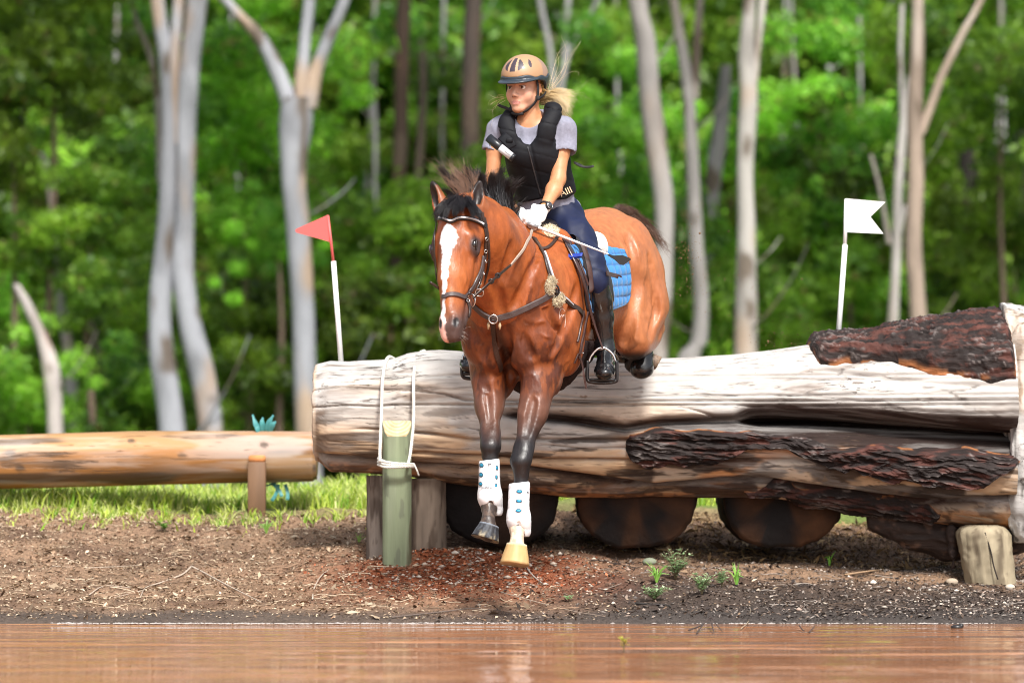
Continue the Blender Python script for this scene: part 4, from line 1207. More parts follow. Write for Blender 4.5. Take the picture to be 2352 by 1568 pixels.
def build_horse_sdf():
    g = SDF((-0.62, -1.10, 0.10), (0.95, 1.28, 2.06), 0.0060)
    E, C, CH = g.ell, g.cone, g.chain
    pt = math.radians(8)
    # ---- trunk
    E(HL(.33, 0, 1.34), (.30, .205, .34), Hrot(pt), k=.0)
    E(HL(.62, 0, 1.37), (.42, .238, .285), Hrot(pt + .12), k=.08)
    E(HL(.92, 0, 1.50), (.32, .215, .235), Hrot(pt + .12), k=.10)
    E(HL(1.14, 0, 1.545), (.24, .20, .265), Hrot(-.30), k=.10)            # croup
    CH([(HL(.30, 0, 1.56), .055), (HL(.48, 0, 1.60), .05), (HL(.72, 0, 1.62), .06), (HL(1.0, 0, 1.66), .08), (HL(1.22, 0, 1.67), .07)], k=.10)
    # ---- shoulders and breast
    for sd in (-1, 1):
        E(HL(.27, sd * .135, 1.42), (.115, .095, .27), Hrot(-.42, 0, sd * .10), k=.05)
        E(HL(.10, sd * .135, 1.22), (.12, .095, .155), Hrot(-.2), k=.05)  # point of the shoulder
        E(HL(.045, sd * .080, 1.165), (.085, .085, .125), Hrot(.1), k=.028)  # pectorals
        E(HL(.27, sd * .165, 1.20), (.13, .075, .17), Hrot(.35), k=.05)  # triceps
        E(HL(.17, sd * .105, 1.045), (.095, .085, .12), Hrot(0), k=.045)
    E(HL(.04, 0, 1.28), (.10, .12, .14), Hrot(0), k=.05)
    # ---- neck
    cr = [(HL(.44, 0, 1.59), .05), (A3(P(1196, 548, -.13)), .05), (A3(P(1152, 508, -.36)), .046), (A3(P(1106, 490, -.55)), .045), (A3(P(1068, 484, -.64)), .05)]
    CH(cr, k=.06)
    CH([(HL(.24, .0, 1.40), .20), (HL(.06, -.0, 1.41), .175), (A3(P(1135, 585, -.42)), .148), (A3(P(1100, 540, -.56)), .118), (A3(P(1072, 505, -.62)), .092)], k=.09)
    CH([(A3(P(1150, 700, -.36)), .12), (A3(P(1128, 625, -.46)), .115), (A3(P(1110, 575, -.54)), .088)], k=.06)
    # throat / jugular groove ridges
    CH([(HL(.02, .09, 1.27), .05), (A3(P(1180, 640, -.40)), .05), (A3(P(1135, 580, -.52)), .045)], k=.035)
    CH([(HL(.02, -.07, 1.27), .05), (A3(P(1105, 660, -.45)), .05)], k=.04)
    # ---- head
    HR = RHD
    def he(a, l, w, r, k=.02, R=None, op='add'):
        E(HD(a, l, w), [q * KH for q in r], HR if R is None else R, k=k, op=op)
    def hc(p, q, ra, rb, k=.02, op='add', flat=None):
        C(HD(*p), HD(*q), ra * KH, rb * KH, k=k, op=op, flat=flat)
    he(.075, 0, -.01, (.11, .086, .105), k=.04)
    hc((.12, 0, .015), (.30, 0, .022), .080, .062, k=.03, flat=(hd_l, .98))
    hc((.30, 0, .018), (.52, 0, .012), .060, .043, k=.03)
    hc((.20, 0, .070), (.46, 0, .047), .030, .020, k=.02)                      # nasal bone plate
    for sd in (-1, 1):
        he(.235, sd * .050, -.075, (.115, .038, .088), k=.03)                 # cheek
        hc((.30, sd * .035, -.095), (.49, sd * .018, -.040), .030, .024, k=.03)   # jaw
        hc((.13, sd * .070, .045), (.185, sd * .082, .026), .024, .022, k=.02)   # brow
        hc((.19, sd * .085, .010), (.10, sd * .080, -.02), .020, .024, k=.025)   # cheekbone
        hc((.205, sd * .074, .012), (.36, sd * .052, .004), .013, .009, k=.018)  # facial crest
        he(.172, sd * .100, .022, (.024, .007, .014), k=.006, op='sub')       # eye socket
        hc((.150, sd * .094, .034), (.178, sd * .098, .040), .009, .007, k=.010)  # upper lid
        hc((.190, sd * .094, .008), (.165, sd * .098, .004), .007, .007, k=.010)  # lower lid
        he(.510, sd * .029, .034, (.040, .019, .022), k=.016)                 # nostril bulge
        he(.518, sd * .034, .054, (.021, .009, .018), k=.005, op='sub')      # nostril
        hc((.490, sd * .020, .056), (.535, sd * .018, .050), .009, .008, k=.010)
    he(.53, 0, .004, (.046, .038, .043), k=.025)
    hc((.562, -.014, .010), (.562, .014, .010), .026, .026, k=.02)             # upper lip
    hc((.545, -.016, -.028), (.545, .016, -.028), .024, .024, k=.014)           # chin
    hc((.574, -.06, -.012), (.574, .06, -.012), .0045, .0045, k=.006, op='sub')  # mouth line
    hc((.530, -.05, -.014), (.530, -.08, -.014), .010, .008, k=.006, op='sub')
    # ears
    for sd, (bx, by), (tx, ty) in ((-1, (1014, 478), (993, 419)), (1, (1092, 476), (1103, 413))):
        b = A3(P(bx, by, -.665)); t = A3(P(tx, ty, -.655))
        m = b + (t - b) * .42
        ax = (t - b); ax /= np.linalg.norm(ax)
        face = hd_w * .8 + hd_l * sd * .55; face -= ax * (face @ ax); face /= np.linalg.norm(face)
        side = np.cross(ax, face)
        R = np.array((ax, side, face))
        E(b + (t - b) * .38, (.074, .029, .025), R, k=.018)
        C(b - ax * .02, b + ax * .02, .036, .030, k=.03)
        C(m, t + ax * .006, .021, .003, k=.010, flat=(face, .7))
        E(b + (t - b) * .50 + face * .024, (.062, .021, .024), R, k=.006, op='sub')
    # ---- forelegs
    def foreleg(top, elb, knee, fet, pas, hoofc, hoofdir):
        top, elb, knee, fet, pas, hoofc = [A3(P(*q)) for q in (top, elb, knee, fet, pas, hoofc)]
        ku = (elb - knee) / np.linalg.norm(elb - knee)
        CH([(top, .082), (elb, .063), (elb + (knee - elb) * .45, .050), (knee + ku * .07, .040)], k=.05)
        fl = elb + (knee - elb) * .22
        E(fl + np.array((0, -.012, 0)), (.056, .052, .12), np.array((H_S, H_L, H_Z)), k=.04)
        # knee: boxy
        C(knee + ku * .045, knee - ku * .035, .041, .040, k=.02)
        C(knee + ku * .03 + H_L * .016, knee - ku * .02 + H_L * .016, .030, .028, k=.015)
        C(knee + ku * .03 - H_L * .016, knee - ku * .02 - H_L * .016, .030, .028, k=.015)
        C(knee + ku * .02 + H_S * .03, knee + ku * .0 + H_S * .035, .022, .020, k=.02)
        cd = (knee - fet) / np.linalg.norm(knee - fet)
        for q_ in (-1, 1):   # forearm muscle bellies and tendons
            C(elb + H_L * q_ * .030 - ku * .02 - H_S * .03, knee + ku * .10 + H_L * q_ * .018 - H_S * .012, .034, .014, k=.015)
        C(elb - ku * .05 + H_S * .045, knee + ku * .06 + H_S * .022, .030, .014, k=.015)
        CH([(knee - ku * .03, .036), (knee - cd * .07, .027), (fet + cd * .05, .026)], k=.02)
        CH([(knee - cd * .03 + H_S * .02, .022), (fet + cd * .03 + H_S * .022, .020)], k=.02)
        E(fet, (.036, .036, .036), k=.015)
        C(fet + H_S * .022, fet + H_S * .024 - cd * .01, .024, .020, k=.015)
        CH([(fet, .031), (pas, .0265), (hoofc, .041)], k=.012)
    foreleg((1118, 820, -.16), (1122, 868, -.22), (1127, 1012, -.40), (1124, 1160, -.44), (1121, 1195, -.49), (1123, 1222, -.50), None)
    foreleg((1236, 800, -.26), (1240, 872, -.33), (1199, 1045, -.50), (1189, 1208, -.53), (1187, 1240, -.57), (1185, 1262, -.58), None)
    # ---- hind quarters, tucked
    for sd in (1, -1):
        E(HL(1.12, sd * .135, 1.50), (.23, .125, .26), Hrot(-.15, -sd * .12), k=.05)
        E(HL(1.10, sd * .175, 1.32), (.19, .095, .19), Hrot(-.3), k=.05)
        CH([(HL(1.18, sd * .14, 1.50), .13), (HL(1.16, sd * .17, 1.36), .115), (HL(1.02, sd * .195, 1.21), .072)], k=.06)
        CH([(HL(1.22, sd * .13, 1.36), .09), (HL(1.20, sd * .16, 1.24), .07), (HL(1.12, sd * .17, 1.19), .055)], k=.05)
        # gaskin, hock, cannon, fetlock
        st = HL(1.02, sd * .195, 1.20); hk = HL(1.38, sd * .16, 1.27); ft = HL(1.13, sd * .15, 1.10)
        CH([(st, .07), (st + (hk - st) * .5, .055), (hk, .042)], k=.04)
        CH([(hk, .042), (hk + (ft - hk) * .3, .028), (ft, .036)], k=.02)
        hf = ft + H_S * .05 + np.array((0, 0, -.015))
        CH([(ft, .034), (hf, .032)], k=.02)
    for sd in (1, -1):
        CH([(HL(1.30, sd * .205, 1.52), .010), (HL(1.27, sd * .262, 1.38), .012), (HL(1.17, sd * .275, 1.24), .010)], k=.035, op='sub')
        CH([(HL(1.02, sd * .262, 1.46), .010), (HL(1.08, sd * .285, 1.34), .010), (HL(1.03, sd * .275, 1.22), .008)], k=.035, op='sub')
        E(HL(.95, sd * .20, 1.585), (.05, .03, .035), Hrot(.1), k=.04)
    # flank fold
    CH([(HL(.90, .16, 1.33), .06), (HL(1.0, .195, 1.24), .05)], k=.06)
    CH([(HL(.90, -.16, 1.33), .06), (HL(1.0, -.195, 1.24), .05)], k=.06)
    # muscle relief, veins
    def relief(p):
        s = fbm(p * np.array((9, 9, 7)), 3, 5) - .5
        r = ridge(p * 7.0 + 3.3, 2, 21)
        vein = -np.clip(r - .88, 0, .1) * .05
        low = sst(1.75, 1.3, p[:, 2])
        hd = np.linalg.norm(p - hd_O, axis=1) < .75 * 1
        inhead = (p - hd_O) @ hd_l
        hz = ((p - hd_O) @ hd_w > -.14) & (np.linalg.norm(p - HD(.29, 0, 0), axis=1) < .36)
        f = np.where(hz, .25, 1.0)
        return (-s * .010 + vein * low) * f
    g.disp(relief)
    g.smooth(1)
    # muscle lines and veins laid on the finished surface
    def surf(px, py):
        d = A3(ray(px, py)); Y = np.arange(-1.05, 1.2, .004); t = (Y - CAM.y) / d[1]
        p = A3(CAM)[None] + d[None] * t[:, None]
        k = np.nonzero(g.sample(p) < 0)[0]
        return p[k[0]] if len(k) else None
    def line(pts, r, k, op, depth=0.0):
        q = [surf(a, b) for a, b in pts]; q = [v for v in q if v is not None]
        if len(q) > 1:
            q = spline(q, 4); q = [v + np.array((0, -depth, 0)) for v in q]; n = len(q)
            CH([(v, r * (.5 + .5 * math.sin(math.pi * (i + .5) / n))) for i, v in enumerate(q)], k=k, op=op)
    for pts, r in (([(1444, 545), (1460, 600), (1464, 660), (1456, 715), (1440, 765), (1432, 790)], .024), ([(1492, 590), (1506, 660), (1504, 720), (1492, 770)], .009),
                   ([(1132, 640), (1146, 680), (1156, 722)], .012), ([(1236, 566), (1222, 618), (1200, 670), (1180, 705)], .012), ([(1326, 660), (1312, 720), (1290, 775), (1270, 812)], .014),
                   ([(1160, 752), (1164, 800), (1169, 850), (1172, 880)], .016), ([(1200, 770), (1212, 800), (1222, 822)], .008), ([(1128, 770), (1112, 800), (1106, 826)], .008),
                   ([(1118, 890), (1122, 930), (1125, 975)], .007), ([(1228, 910), (1218, 955), (1208, 1000)], .007), ([(1250, 700), (1270, 735), (1282, 770)], .008), ([(1175, 560), (1165, 610), (1150, 650)], .010)):
        line(pts, r, .028, 'sub', .004)
    for pts in ([(1203, 866), (1222, 860), (1238, 880), (1246, 902)], [(1226, 905), (1238, 926), (1232, 950)], [(1222, 1000), (1232, 965), (1246, 935)], [(1098, 876), (1108, 898), (1124, 905), (1130, 930)], [(1218, 700), (1240, 706), (1262, 700)],
                [(1205, 730), (1226, 742), (1250, 738), (1268, 748)], [(1240, 765), (1262, 775), (1280, 762)], [(1180, 745), (1196, 762), (1190, 785)], [(1060, 610), (1070, 640), (1064, 662)], [(1290, 600), (1306, 640), (1304, 680)], [(1112, 930), (1116, 970)], [(1490, 640), (1500, 690), (1490, 730)]):
        line(pts, .0045, .006, 'add', -.0005)
    return g

def paint_horse(V):
    d = V - hd_O
    a, l, w = (d @ hd_a) / KH, (d @ hd_l) / KH, (d @ hd_w) / KH
    near = np.linalg.norm(V - HD(.28, 0, -.01), axis=1) < .40
    s = (V - HL(0, 0, 0)) @ H_S; lt = (V - HL(0, 0, 0)) @ H_L; z = V[:, 2]
    n1 = fbm(V * 9, 4, 3); n2 = fbm(V * np.array((38, 38, 16)), 4, 11); n3 = fbm(V * 70, 3, 31)
    bay = np.array((.27, .064, .012)); dark = np.array((.065, .017, .008)); blk = np.array((.012, .010, .011))
    lite = np.array((.38, .115, .028)); pale = np.array((.43, .185, .085))
    c = mixc(np.tile(bay, (len(V), 1)), lite, sst(.4, .75, n1) * .6)
    hind = sst(.55, 1.0, s) * (~near)
    c = mixc(c, pale, hind * .48)
    # sweat-dark chest; shade of neck and throat painted in as well
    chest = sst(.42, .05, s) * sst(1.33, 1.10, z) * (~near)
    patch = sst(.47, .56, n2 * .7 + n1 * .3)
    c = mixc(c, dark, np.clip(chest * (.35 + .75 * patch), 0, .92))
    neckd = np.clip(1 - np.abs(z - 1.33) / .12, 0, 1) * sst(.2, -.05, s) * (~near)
    c = mixc(c, dark * .6, neckd * sst(.46, .56, n2) * .85)  # shade under the jaw and along the neck put into the coat colour
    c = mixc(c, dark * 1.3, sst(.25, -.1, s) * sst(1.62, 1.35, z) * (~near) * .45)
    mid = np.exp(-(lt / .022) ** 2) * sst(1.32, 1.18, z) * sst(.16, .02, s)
    c = mixc(c, dark * .25, mid * .9)  # darker along the midline between the forelegs
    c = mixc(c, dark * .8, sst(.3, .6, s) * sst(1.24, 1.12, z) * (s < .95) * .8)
    # legs go black downwards
    fore = (s < .55) & (z < 1.12) & ~near
    c = np.where(fore[:, None], mixc(c, np.array((.13, .055, .034)), sst(1.03, .88, z + (n1 - .5) * .06)), c)
    c = np.where(fore[:, None], mixc(c, blk, sst(.90, .74, z + (n1 - .5) * .08)), c)
    rl = (V[:, 0] > (A3(P(1155, 1100, -.45))[0]))
    sock = fore & rl & (z < .405)
    c = np.where(sock[:, None], mixc(np.tile(np.array((.62, .50, .38)), (len(V), 1)), np.array((.30, .16, .12)), sst(.5, .62, n3) * .5), c)
    lf = fore & ~rl & (z < .52)
    c = np.where(lf[:, None], mixc(np.tile(np.array((.040, .028, .024)), (len(V), 1)), np.array((.09, .06, .045)), sst(.45, .6, n3)), c)
    hl = (s > .95) & (z < 1.17) | (s > 1.30)
    c = np.where((hl & ~near)[:, None], mixc(c, blk, sst(1.17, 1.13, z)), c)
    # head
    hm = near & (a > -.2)
    hcol = mixc(np.tile(np.array((.27, .068, .014)), (len(V), 1)), np.array((.13, .034, .010)), sst(.45, .7, n1) * .6)
    hcol = mixc(hcol, lite, np.clip(sst(.02, .06, w) * sst(.2, .3, a) * .5, 0, 1))
    eye = np.sqrt(((a - .172) / .055) ** 2 + ((np.abs(l) - .098) / .03) ** 2 + ((w - .022) / .05) ** 2)
    hcol = mixc(hcol, blk * 1.5, sst(1.25, .60, eye) * .92)
    muz = sst(.40, .52, a + np.abs(l) * .5 - w * .25 + (n1 - .5) * .1)
    hcol = mixc(hcol, np.array((.05, .035, .034)), muz * .93)
    e = a + (n3 - .5) * .012
    lc = np.interp(a, [.05, .10, .18, .28, .38, .45, .52, .60], [-.010, -.006, -.006, -.010, -.014, -.018, -.024, -.026])
    hw_ = np.interp(a, [.082, .095, .12, .150, .175, .22, .30, .38, .43, .47, .52, .60], [0, .018, .034, .044, .038, .025, .020, .015, .010, .014, .018, .018])
    bl = sst(.0, .006, hw_ - np.abs(l - lc + (n3 - .5) * .016 + (n2 - .5) * .012)) * (w > .0) * (a > .08)
    snip = sst(.455, .50, a) * sst(-.010, -.018, l) * (w > -.03)
    hcol = mixc(hcol, np.array((.66, .36, .30)), snip * sst(.42, .47, a))
    hcol = mixc(hcol, np.array((.86, .86, .88)), bl * sst(.60, .47, a))
    hcol = mixc(hcol, np.array((.70, .42, .36)), bl * sst(.47, .54, a))
    nos = np.sqrt(((a - .518 + (np.abs(l) - .034) * .5) / .024) ** 2 + ((np.abs(l) - .034) / .0125) ** 2) + 9 * (w < .015)
    hcol = mixc(hcol, np.array((.012, .008, .008)), sst(1.0, .7, nos))
    c = np.where(hm[:, None], mixc(c, hcol, np.clip(sst(.40, .36, np.linalg.norm(V - HD(.28, 0, -.01), axis=1)), 0, 1)), c)
    # ears: dark inside and rim
    for (bx, by), (tx, ty) in (((1014, 478), (993, 419)), ((1092, 476), (1103, 413))):
        b = A3(P(bx, by, -.665)); t = A3(P(tx, ty, -.655)); ax = (t - b) / np.linalg.norm(t - b)
        q = V - b; h = q @ ax
        rad = np.linalg.norm(q - h[:, None] * ax, axis=1)
        m = (h > .0) & (rad < .055) & (h < .16)
        inner = m & (rad < .025 - .10 * np.maximum(h - .05, 0)) & (h > .012)
        c[m] = mixc(np.tile(np.array((.22, .065, .02)), (m.sum(), 1)), blk, sst(.05, .12, h[m]) * .8)
        c[inner] = np.array((.014, .008, .007))
    return np.clip(c * (0.9 + .2 * n2[:, None]), 0, 1)

hg = build_horse_sdf()
HV, HF = hg.mesh()
HBVH = bvh(HV, HF)
horse = empty("horse", HL(.5, 0, .25), "bay horse with a white blaze jumping down over the big log", "horse")
MAT_HORSE = M("horse coat", attr="Col", rough=.44, vary=.16, vscale=45, bump=.22, bscale=90, spec=.42, coat=.04, stretch=(1, 1, .45), rvary=.08)
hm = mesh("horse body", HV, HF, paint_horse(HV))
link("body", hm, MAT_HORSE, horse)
# ================================================================== RIDER
rO = A3(P(1204, 203, .03))
_ry = math.radians(27)
r_f = np.array((-math.sin(_ry), -math.cos(_ry), -.06)); r_f /= np.linalg.norm(r_f)
r_r = np.array((math.cos(_ry), -math.sin(_ry), 0.0))
r_u = np.cross(r_r, r_f)
if r_u[2] < 0: r_u = -r_u
RR = np.array((r_r, r_f, r_u))
def RH(r, f, u):
    return rO + r * r_r + f * r_f + u * r_u
Q = lambda x, y, Y: A3(P(x, y, Y))
ARM_L = [(Q(1294, 300, .05), .043), (Q(1288, 350, .03), .037), (Q(1282, 412, -.01), .031), (Q(1272, 436, -.05), .033), (Q(1252, 476, -.13), .0225)]
ARM_R = [(Q(1150, 300, .08), .043), (Q(1136, 345, .07), .034), (Q(1131, 410, .05), .030), (Q(1150, 450, .0), .031), (Q(1190, 492, -.10), .022)]
TH_L = [(Q(1290, 506, .17), .092), (Q(1322, 548, .07), .074), (Q(1352, 602, -.04), .055), (Q(1364, 645, -.085), .050)]
CF_L = [(Q(1366, 640, -.085), .048), (Q(1376, 690, -.05), .047), (Q(1382, 730, -.03), .042), (Q(1390, 800, -.02), .030)]
TH_R = [(Q(1230, 506, .25), .092), (Q(1185, 548, .20), .074), (Q(1135, 602, .12), .056), (Q(1122, 645, .09), .050)]
CF_R = [(Q(1122, 640, .09), .048), (Q(1112, 690, .11), .047), (Q(1104, 730, .12), .042), (Q(1098, 800, .13), .030)]
def torso(g, o=0.0, k=.05):
    T = np.array(((math.cos(.26), -math.sin(.26), 0), (math.sin(.26), math.cos(.26), 0), (0, 0, 1.0)))
    g.ell(Q(1261, 500, .21), (.148 + o, .115 + o, .105 + o), T, k=k)
    g.ell(Q(1252, 440, .15), (.112 + o, .085 + o, .12 + o), T, k=k)
    g.ell(Q(1236, 372, .10), (.118 + o, .088 + o, .11 + o), T, k=k)
    g.ell(Q(1228, 318, .085), (.118 + o, .080 + o, .085 + o), T, k=k)
    for sx in (-1, 1):
        g.ell(Q(1224 + sx * 26, 352, .02), (.040 + o, .036 + o, .042 + o), T, k=k)
def hand(g, o=0.0, which=0):
    """gripping hand: palm, four curled fingers, thumb"""
    if which == 0:
        w = Q(1250, 480, -.135); kn = Q(1225, 505, -.20)
        out = np.array((.25, -.95, .15)); across = np.array((.62, .1, -.75))
    else:
        w = Q(1196, 490, -.09); kn = Q(1200, 508, -.15)
        out = np.array((-.3, -.9, .2)); across = np.array((-.75, .1, -.62))
    ax = kn - w; L = np.linalg.norm(ax); ax /= L
    out = out - ax * (out @ ax); out /= np.linalg.norm(out)
    acr = np.cross(ax, out); 
    if acr @ across < 0: acr = -acr
    pm = w + ax * L * .55
    g.cone(w - ax * .01, w + ax * .02, .022 + o, .024 + o, k=.01)
    g.ell(pm, (.042 + o, .036 + o, .016 + o), np.array((ax, acr, out)), k=.012)
    for i, (off, ln) in enumerate(((-.029, .034), (-.010, .040), (.010, .038), (.028, .030))):
        a = kn + acr * off - ax * .004
        b = a + ax * ln * .70 - out * .008
        c = b + ax * ln * .12 - out * ln * .75
        d = c - ax * ln * .55 - out * .004
        g.chain([(a, .0105 + o), (b, .0098 + o), (c, .0092 + o), (d, .0082 + o)], k=.003)
        g.ell(a + out * .004, (.010 + o, .009 + o, .009 + o), k=.006)
    ta = w + ax * .02 - acr * .022; tb = ta + ax * .024 - acr * .016 + out * .008; tc = tb + ax * .026 + acr * .006 + out * .004
    g.chain([(ta, .0125 + o), (tb, .0105 + o), (tc, .0095 + o)], k=.006)
    return kn, ax, out, acr

# ---- the body itself, one surface
rg = SDF((-.30, -.34, .98), (.48, .42, 2.56), .0050)
torso(rg, -.008)
rg.cone(Q(1152, 298, .075), Q(1292, 298, .045), .048, .048, k=.05)
rg.chain([(Q(1222, 300, .085), .060), (Q(1218, 275, .065), .047), (Q(1211, 232, .045), .046)], k=.03)
rg.chain(ARM_L, k=.02); rg.chain(ARM_R, k=.02)
rg.chain(TH_L, k=.04); rg.chain(CF_L, k=.02); rg.chain(TH_R, k=.04); rg.chain(CF_R, k=.02)
hand(rg, -.002, 0); hand(rg, -.002, 1)
for sx, px0 in ((1, 1236), (-1, 1200)):   # collar bones, neck muscles
    rg.cone(Q(px0, 287, .03), Q(px0 + sx * 32, 283, .05), .010, .012, k=.015)
    rg.cone(RH(sx * .045, -.02, -.05), Q(1215 + sx * 7, 284, .022), .014, .009, k=.018)
rg.ell(RH(0, -.012, .045), (.070, .088, .082), RR, k=.02)
rg.ell(RH(0, .026, -.010), (.056, .058, .080), RR, k=.02)
for sx in (-1, 1):
    rg.cone(RH(sx * .047, -.005, -.035), RH(sx * .015, .058, -.084), .019, .016, k=.025)
    rg.ell(RH(sx * .037, .052, -.030), (.022, .024, .030), RR, k=.018)
    rg.cone(RH(sx * .010, .082, .020), RH(sx * .044, .063, .022), .009, .009, k=.012)
    rg.ell(RH(sx * .0300, .092, .001), (.0165, .014, .0105), RR, k=.010, op='sub')
    rg.cone(RH(sx * .020, .078, .0105), RH(sx * .041, .070, .0095), .0048, .0045, k=.005)    # lids
    rg.cone(RH(sx * .020, .077, -.0085), RH(sx * .040, .069, -.0080), .0040, .0040, k=.006)
    rg.ell(RH(sx * .0100, .092, -.0335), (.0075, .0080, .0065), RR, k=.006)
    rg.ell(RH(sx * .066, -.004, -.008), (.006, .017, .029), RR, k=.006)
    rg.cone(RH(sx * .072, -.016, .012), RH(sx * .074, -.014, -.020), .005, .005, k=.004)
    rg.cone(RH(sx * .072, -.014, .014), RH(sx * .069, .008, .014), .005, .004, k=.004)
    rg.ell(RH(sx * .078, -.003, -.004), (.006, .008, .014), RR, k=.004, op='sub')
rg.cone(RH(0, .083, .010), RH(0, .102, -.028), .0070, .0085, k=.010)
rg.ell(RH(0, .100, -.031), (.0085, .0085, .0075), RR, k=.006)
rg.ell(RH(0, .070, -.052), (.028, .018, .022), RR, k=.02)
rg.cone(RH(-.015, .085, -.0590), RH(.015, .085, -.0590), .0045, .0045, k=.004)
rg.cone(RH(-.012, .086, -.0685), RH(.012, .086, -.0685), .0062, .0062, k=.004)
rg.cone(RH(-.022, .092, -.0635), RH(.022, .092, -.0635), .0016, .0016, k=.003, op='sub')
rg.ell(RH(0, .066, -.093), (.020, .018, .016), RR, k=.02)
RV, RF = rg.mesh()
def paint_skin(V):
    d = V - rO; r, f, u = d @ r_r, d @ r_f, d @ r_u
    n = fbm(V * 25, 3, 2)
    c = np.tile(np.array((.50, .235, .115)), (len(V), 1))
    c = mixc(c, np.array((.42, .18, .08)), sst(.4, .7, n) * .35)
    face = (f > .0) & (np.abs(u) < .13) & (V[:, 2] > 2.1)
    c = np.where((V[:, 2] > 2.12)[:, None], mixc(c, np.array((.62, .36, .25)), sst(-.02, .05, f) * sst(-.11, -.08, u)), c)
    for sx in (-1, 1):
        ch = np.exp(-(((r - sx * .038) / .022) ** 2 + ((u + .030) / .022) ** 2)) * face
        c = mixc(c, np.array((.64, .27, .18)), ch * .4)
        br = np.exp(-(((u - .0245 + .12 * np.abs(r - sx * .028)) / .0050) ** 4)) * sst(.006, .012, r * sx) * sst(.052, .046, r * sx) * face
        c = mixc(c, np.array((.16, .08, .045)), br * .85)
        es = np.exp(-(((r - sx * .030) / .020) ** 2 + ((u - .002) / .0145) ** 2)) * face
        c = mixc(c, np.array((.24, .10, .06)), es * .65)
        lash = np.exp(-(((u - .0078) / .0026) ** 2)) * sst(.014, .018, r * sx) * sst(.046, .042, r * sx) * face
        c = mixc(c, np.array((.05, .028, .02)), lash * .85)
        nos = np.exp(-(((r - sx * .0065) / .0040) ** 2 + ((u + .0385) / .0030) ** 2)) * (f > .085)
        c = mixc(c, np.array((.10, .03, .02)), nos)
    lips = ((r / .022) ** 2 + ((u + .0640) / .0098) ** 2 < 1) & (f > .07)
    c[lips] = np.array((.50, .22, .18))
    ml = np.exp(-((u + .0632) / .0016) ** 2) * sst(.023, .019, np.abs(r)) * (f > .07)
    c = mixc(c, np.array((.16, .04, .04)), ml)
    hair = (f < -.012 - .25 * np.maximum(-u, 0)) & (V[:, 2] > 2.13) | ((V[:, 2] > 2.2) & (u > .042))
    ear = (np.abs(r) > .062) & (np.abs(u + .008) < .036) & (np.abs(f + .004) < .024)
    c[hair & ~ear] = np.array((.46, .30, .13))
    return np.clip(c, 0, 1)
person = empty("person", Q(1262, 500, .2), "rider in tan helmet, black vest and navy breeches on the jumping bay horse", "person")
SKIN = M("skin", attr="Col", rough=.48, vary=.05, vscale=60, bump=.06, bscale=160, sss=.12, spec=.45)
link("body", mesh("rider body", RV, RF, paint_skin(RV)), SKIN, person)
# eyes
EYE = M("eye", attr="Col", rough=.06, spec=.6)
for sx in (-1, 1):
    m = MB(); c = RH(sx * .0298, .0695, .0012)
    m.sphere(c, .0118, 20, 14, col=(.78, .74, .72))
    V = np.vstack(m.V); look = r_f * .96 + r_r * (-.10); look /= np.linalg.norm(look)
    q = (V - c) / .0118 @ look
    cc = np.tile(np.array((.78, .74, .72)), (len(V), 1)); cc[q > .80] = (.14, .06, .025); cc[q > .955] = (.01, .01, .01)
    me = mesh("rider eye", V, m.F, cc)
    link("eye", me, EYE, person)
# ---- t-shirt
def cloth(g, amp, sc, seed, stretch=(1, 1, 1)):
    g.disp(lambda p: -(ridge(p * np.array(stretch) * sc, 2, seed) - .6) * amp)
HEA = M("grey marl jersey", (.22, .225, .285), rough=.85, vary=.12, vscale=90, bump=.15, bscale=700, bdist=.001, spec=.2)
g = SDF((-.22, -.24, 1.64), (.42, .44, 2.26), .0055)
torso(g, .006)
g.cone(Q(1156, 296, .08), Q(1288, 296, .05), .055, .055, k=.05)
g.cone(Q(1190, 284, .07), Q(1246, 280, .06), .05, .05, k=.04)
g.chain([(Q(1292, 302, .05), .055), (Q(1295, 346, .035), .051)], k=.03)
g.chain([(Q(1150, 302, .08), .054), (Q(1133, 342, .07), .043)], k=.03)
cloth(g, .020, 12, 4, (1, 1, .6)); cloth(g, .007, 30, 44, (1, 1, .5))
# hems, neck and lower edge
g.ell(Q(1216, 268, .02), (.060, .075, .052), k=.004, op='sub')
g.cone(Q(1294, 378, .02), Q(1296, 392, .02), .075, .075, k=.0, op='sub')
g.cone(Q(1292, 348, .03), Q(1290, 372, .03), .043, .043, k=.002, op='sub')
g.cone(Q(1124, 376, .07), Q(1122, 392, .07), .070, .070, k=.0, op='sub')
g.cone(Q(1134, 342, .07), Q(1132, 366, .07), .037, .037, k=.002, op='sub')
zz = g.lo[2] + g.h * np.arange(g.n[2])
xx = g.lo[0] + g.h * np.arange(g.n[0])
hemz = 1.758 + .020 * np.sin(xx * 60) * .3 + np.where(xx > .12, (xx - .12) * .16, 0)
g.F = np.maximum(g.F, (hemz[:, None, None] - zz[None, None, :]).astype(np.float32))
V, F = g.mesh(); link("t_shirt", mesh("shirt", V, F), HEA, person)
# ---- protective vest
VEST = M("black vest fabric", (.005, .0055, .008), rough=.7, vary=.2, vscale=30, bump=.2, bscale=400, bdist=.001, spec=.25)
g = SDF((-.22, -.26, 1.68), (.42, .44, 2.32), .005)
torso(g, .024)
cut = SDF((-.22, -.26, 1.68), (.42, .44, 2.32), .005)
g.F = np.maximum(g.F, ((2.075 - zz.mean() * 0) * -1 + (g.lo[2] + g.h * np.arange(g.n[2])))[None, None, :].astype(np.float32))
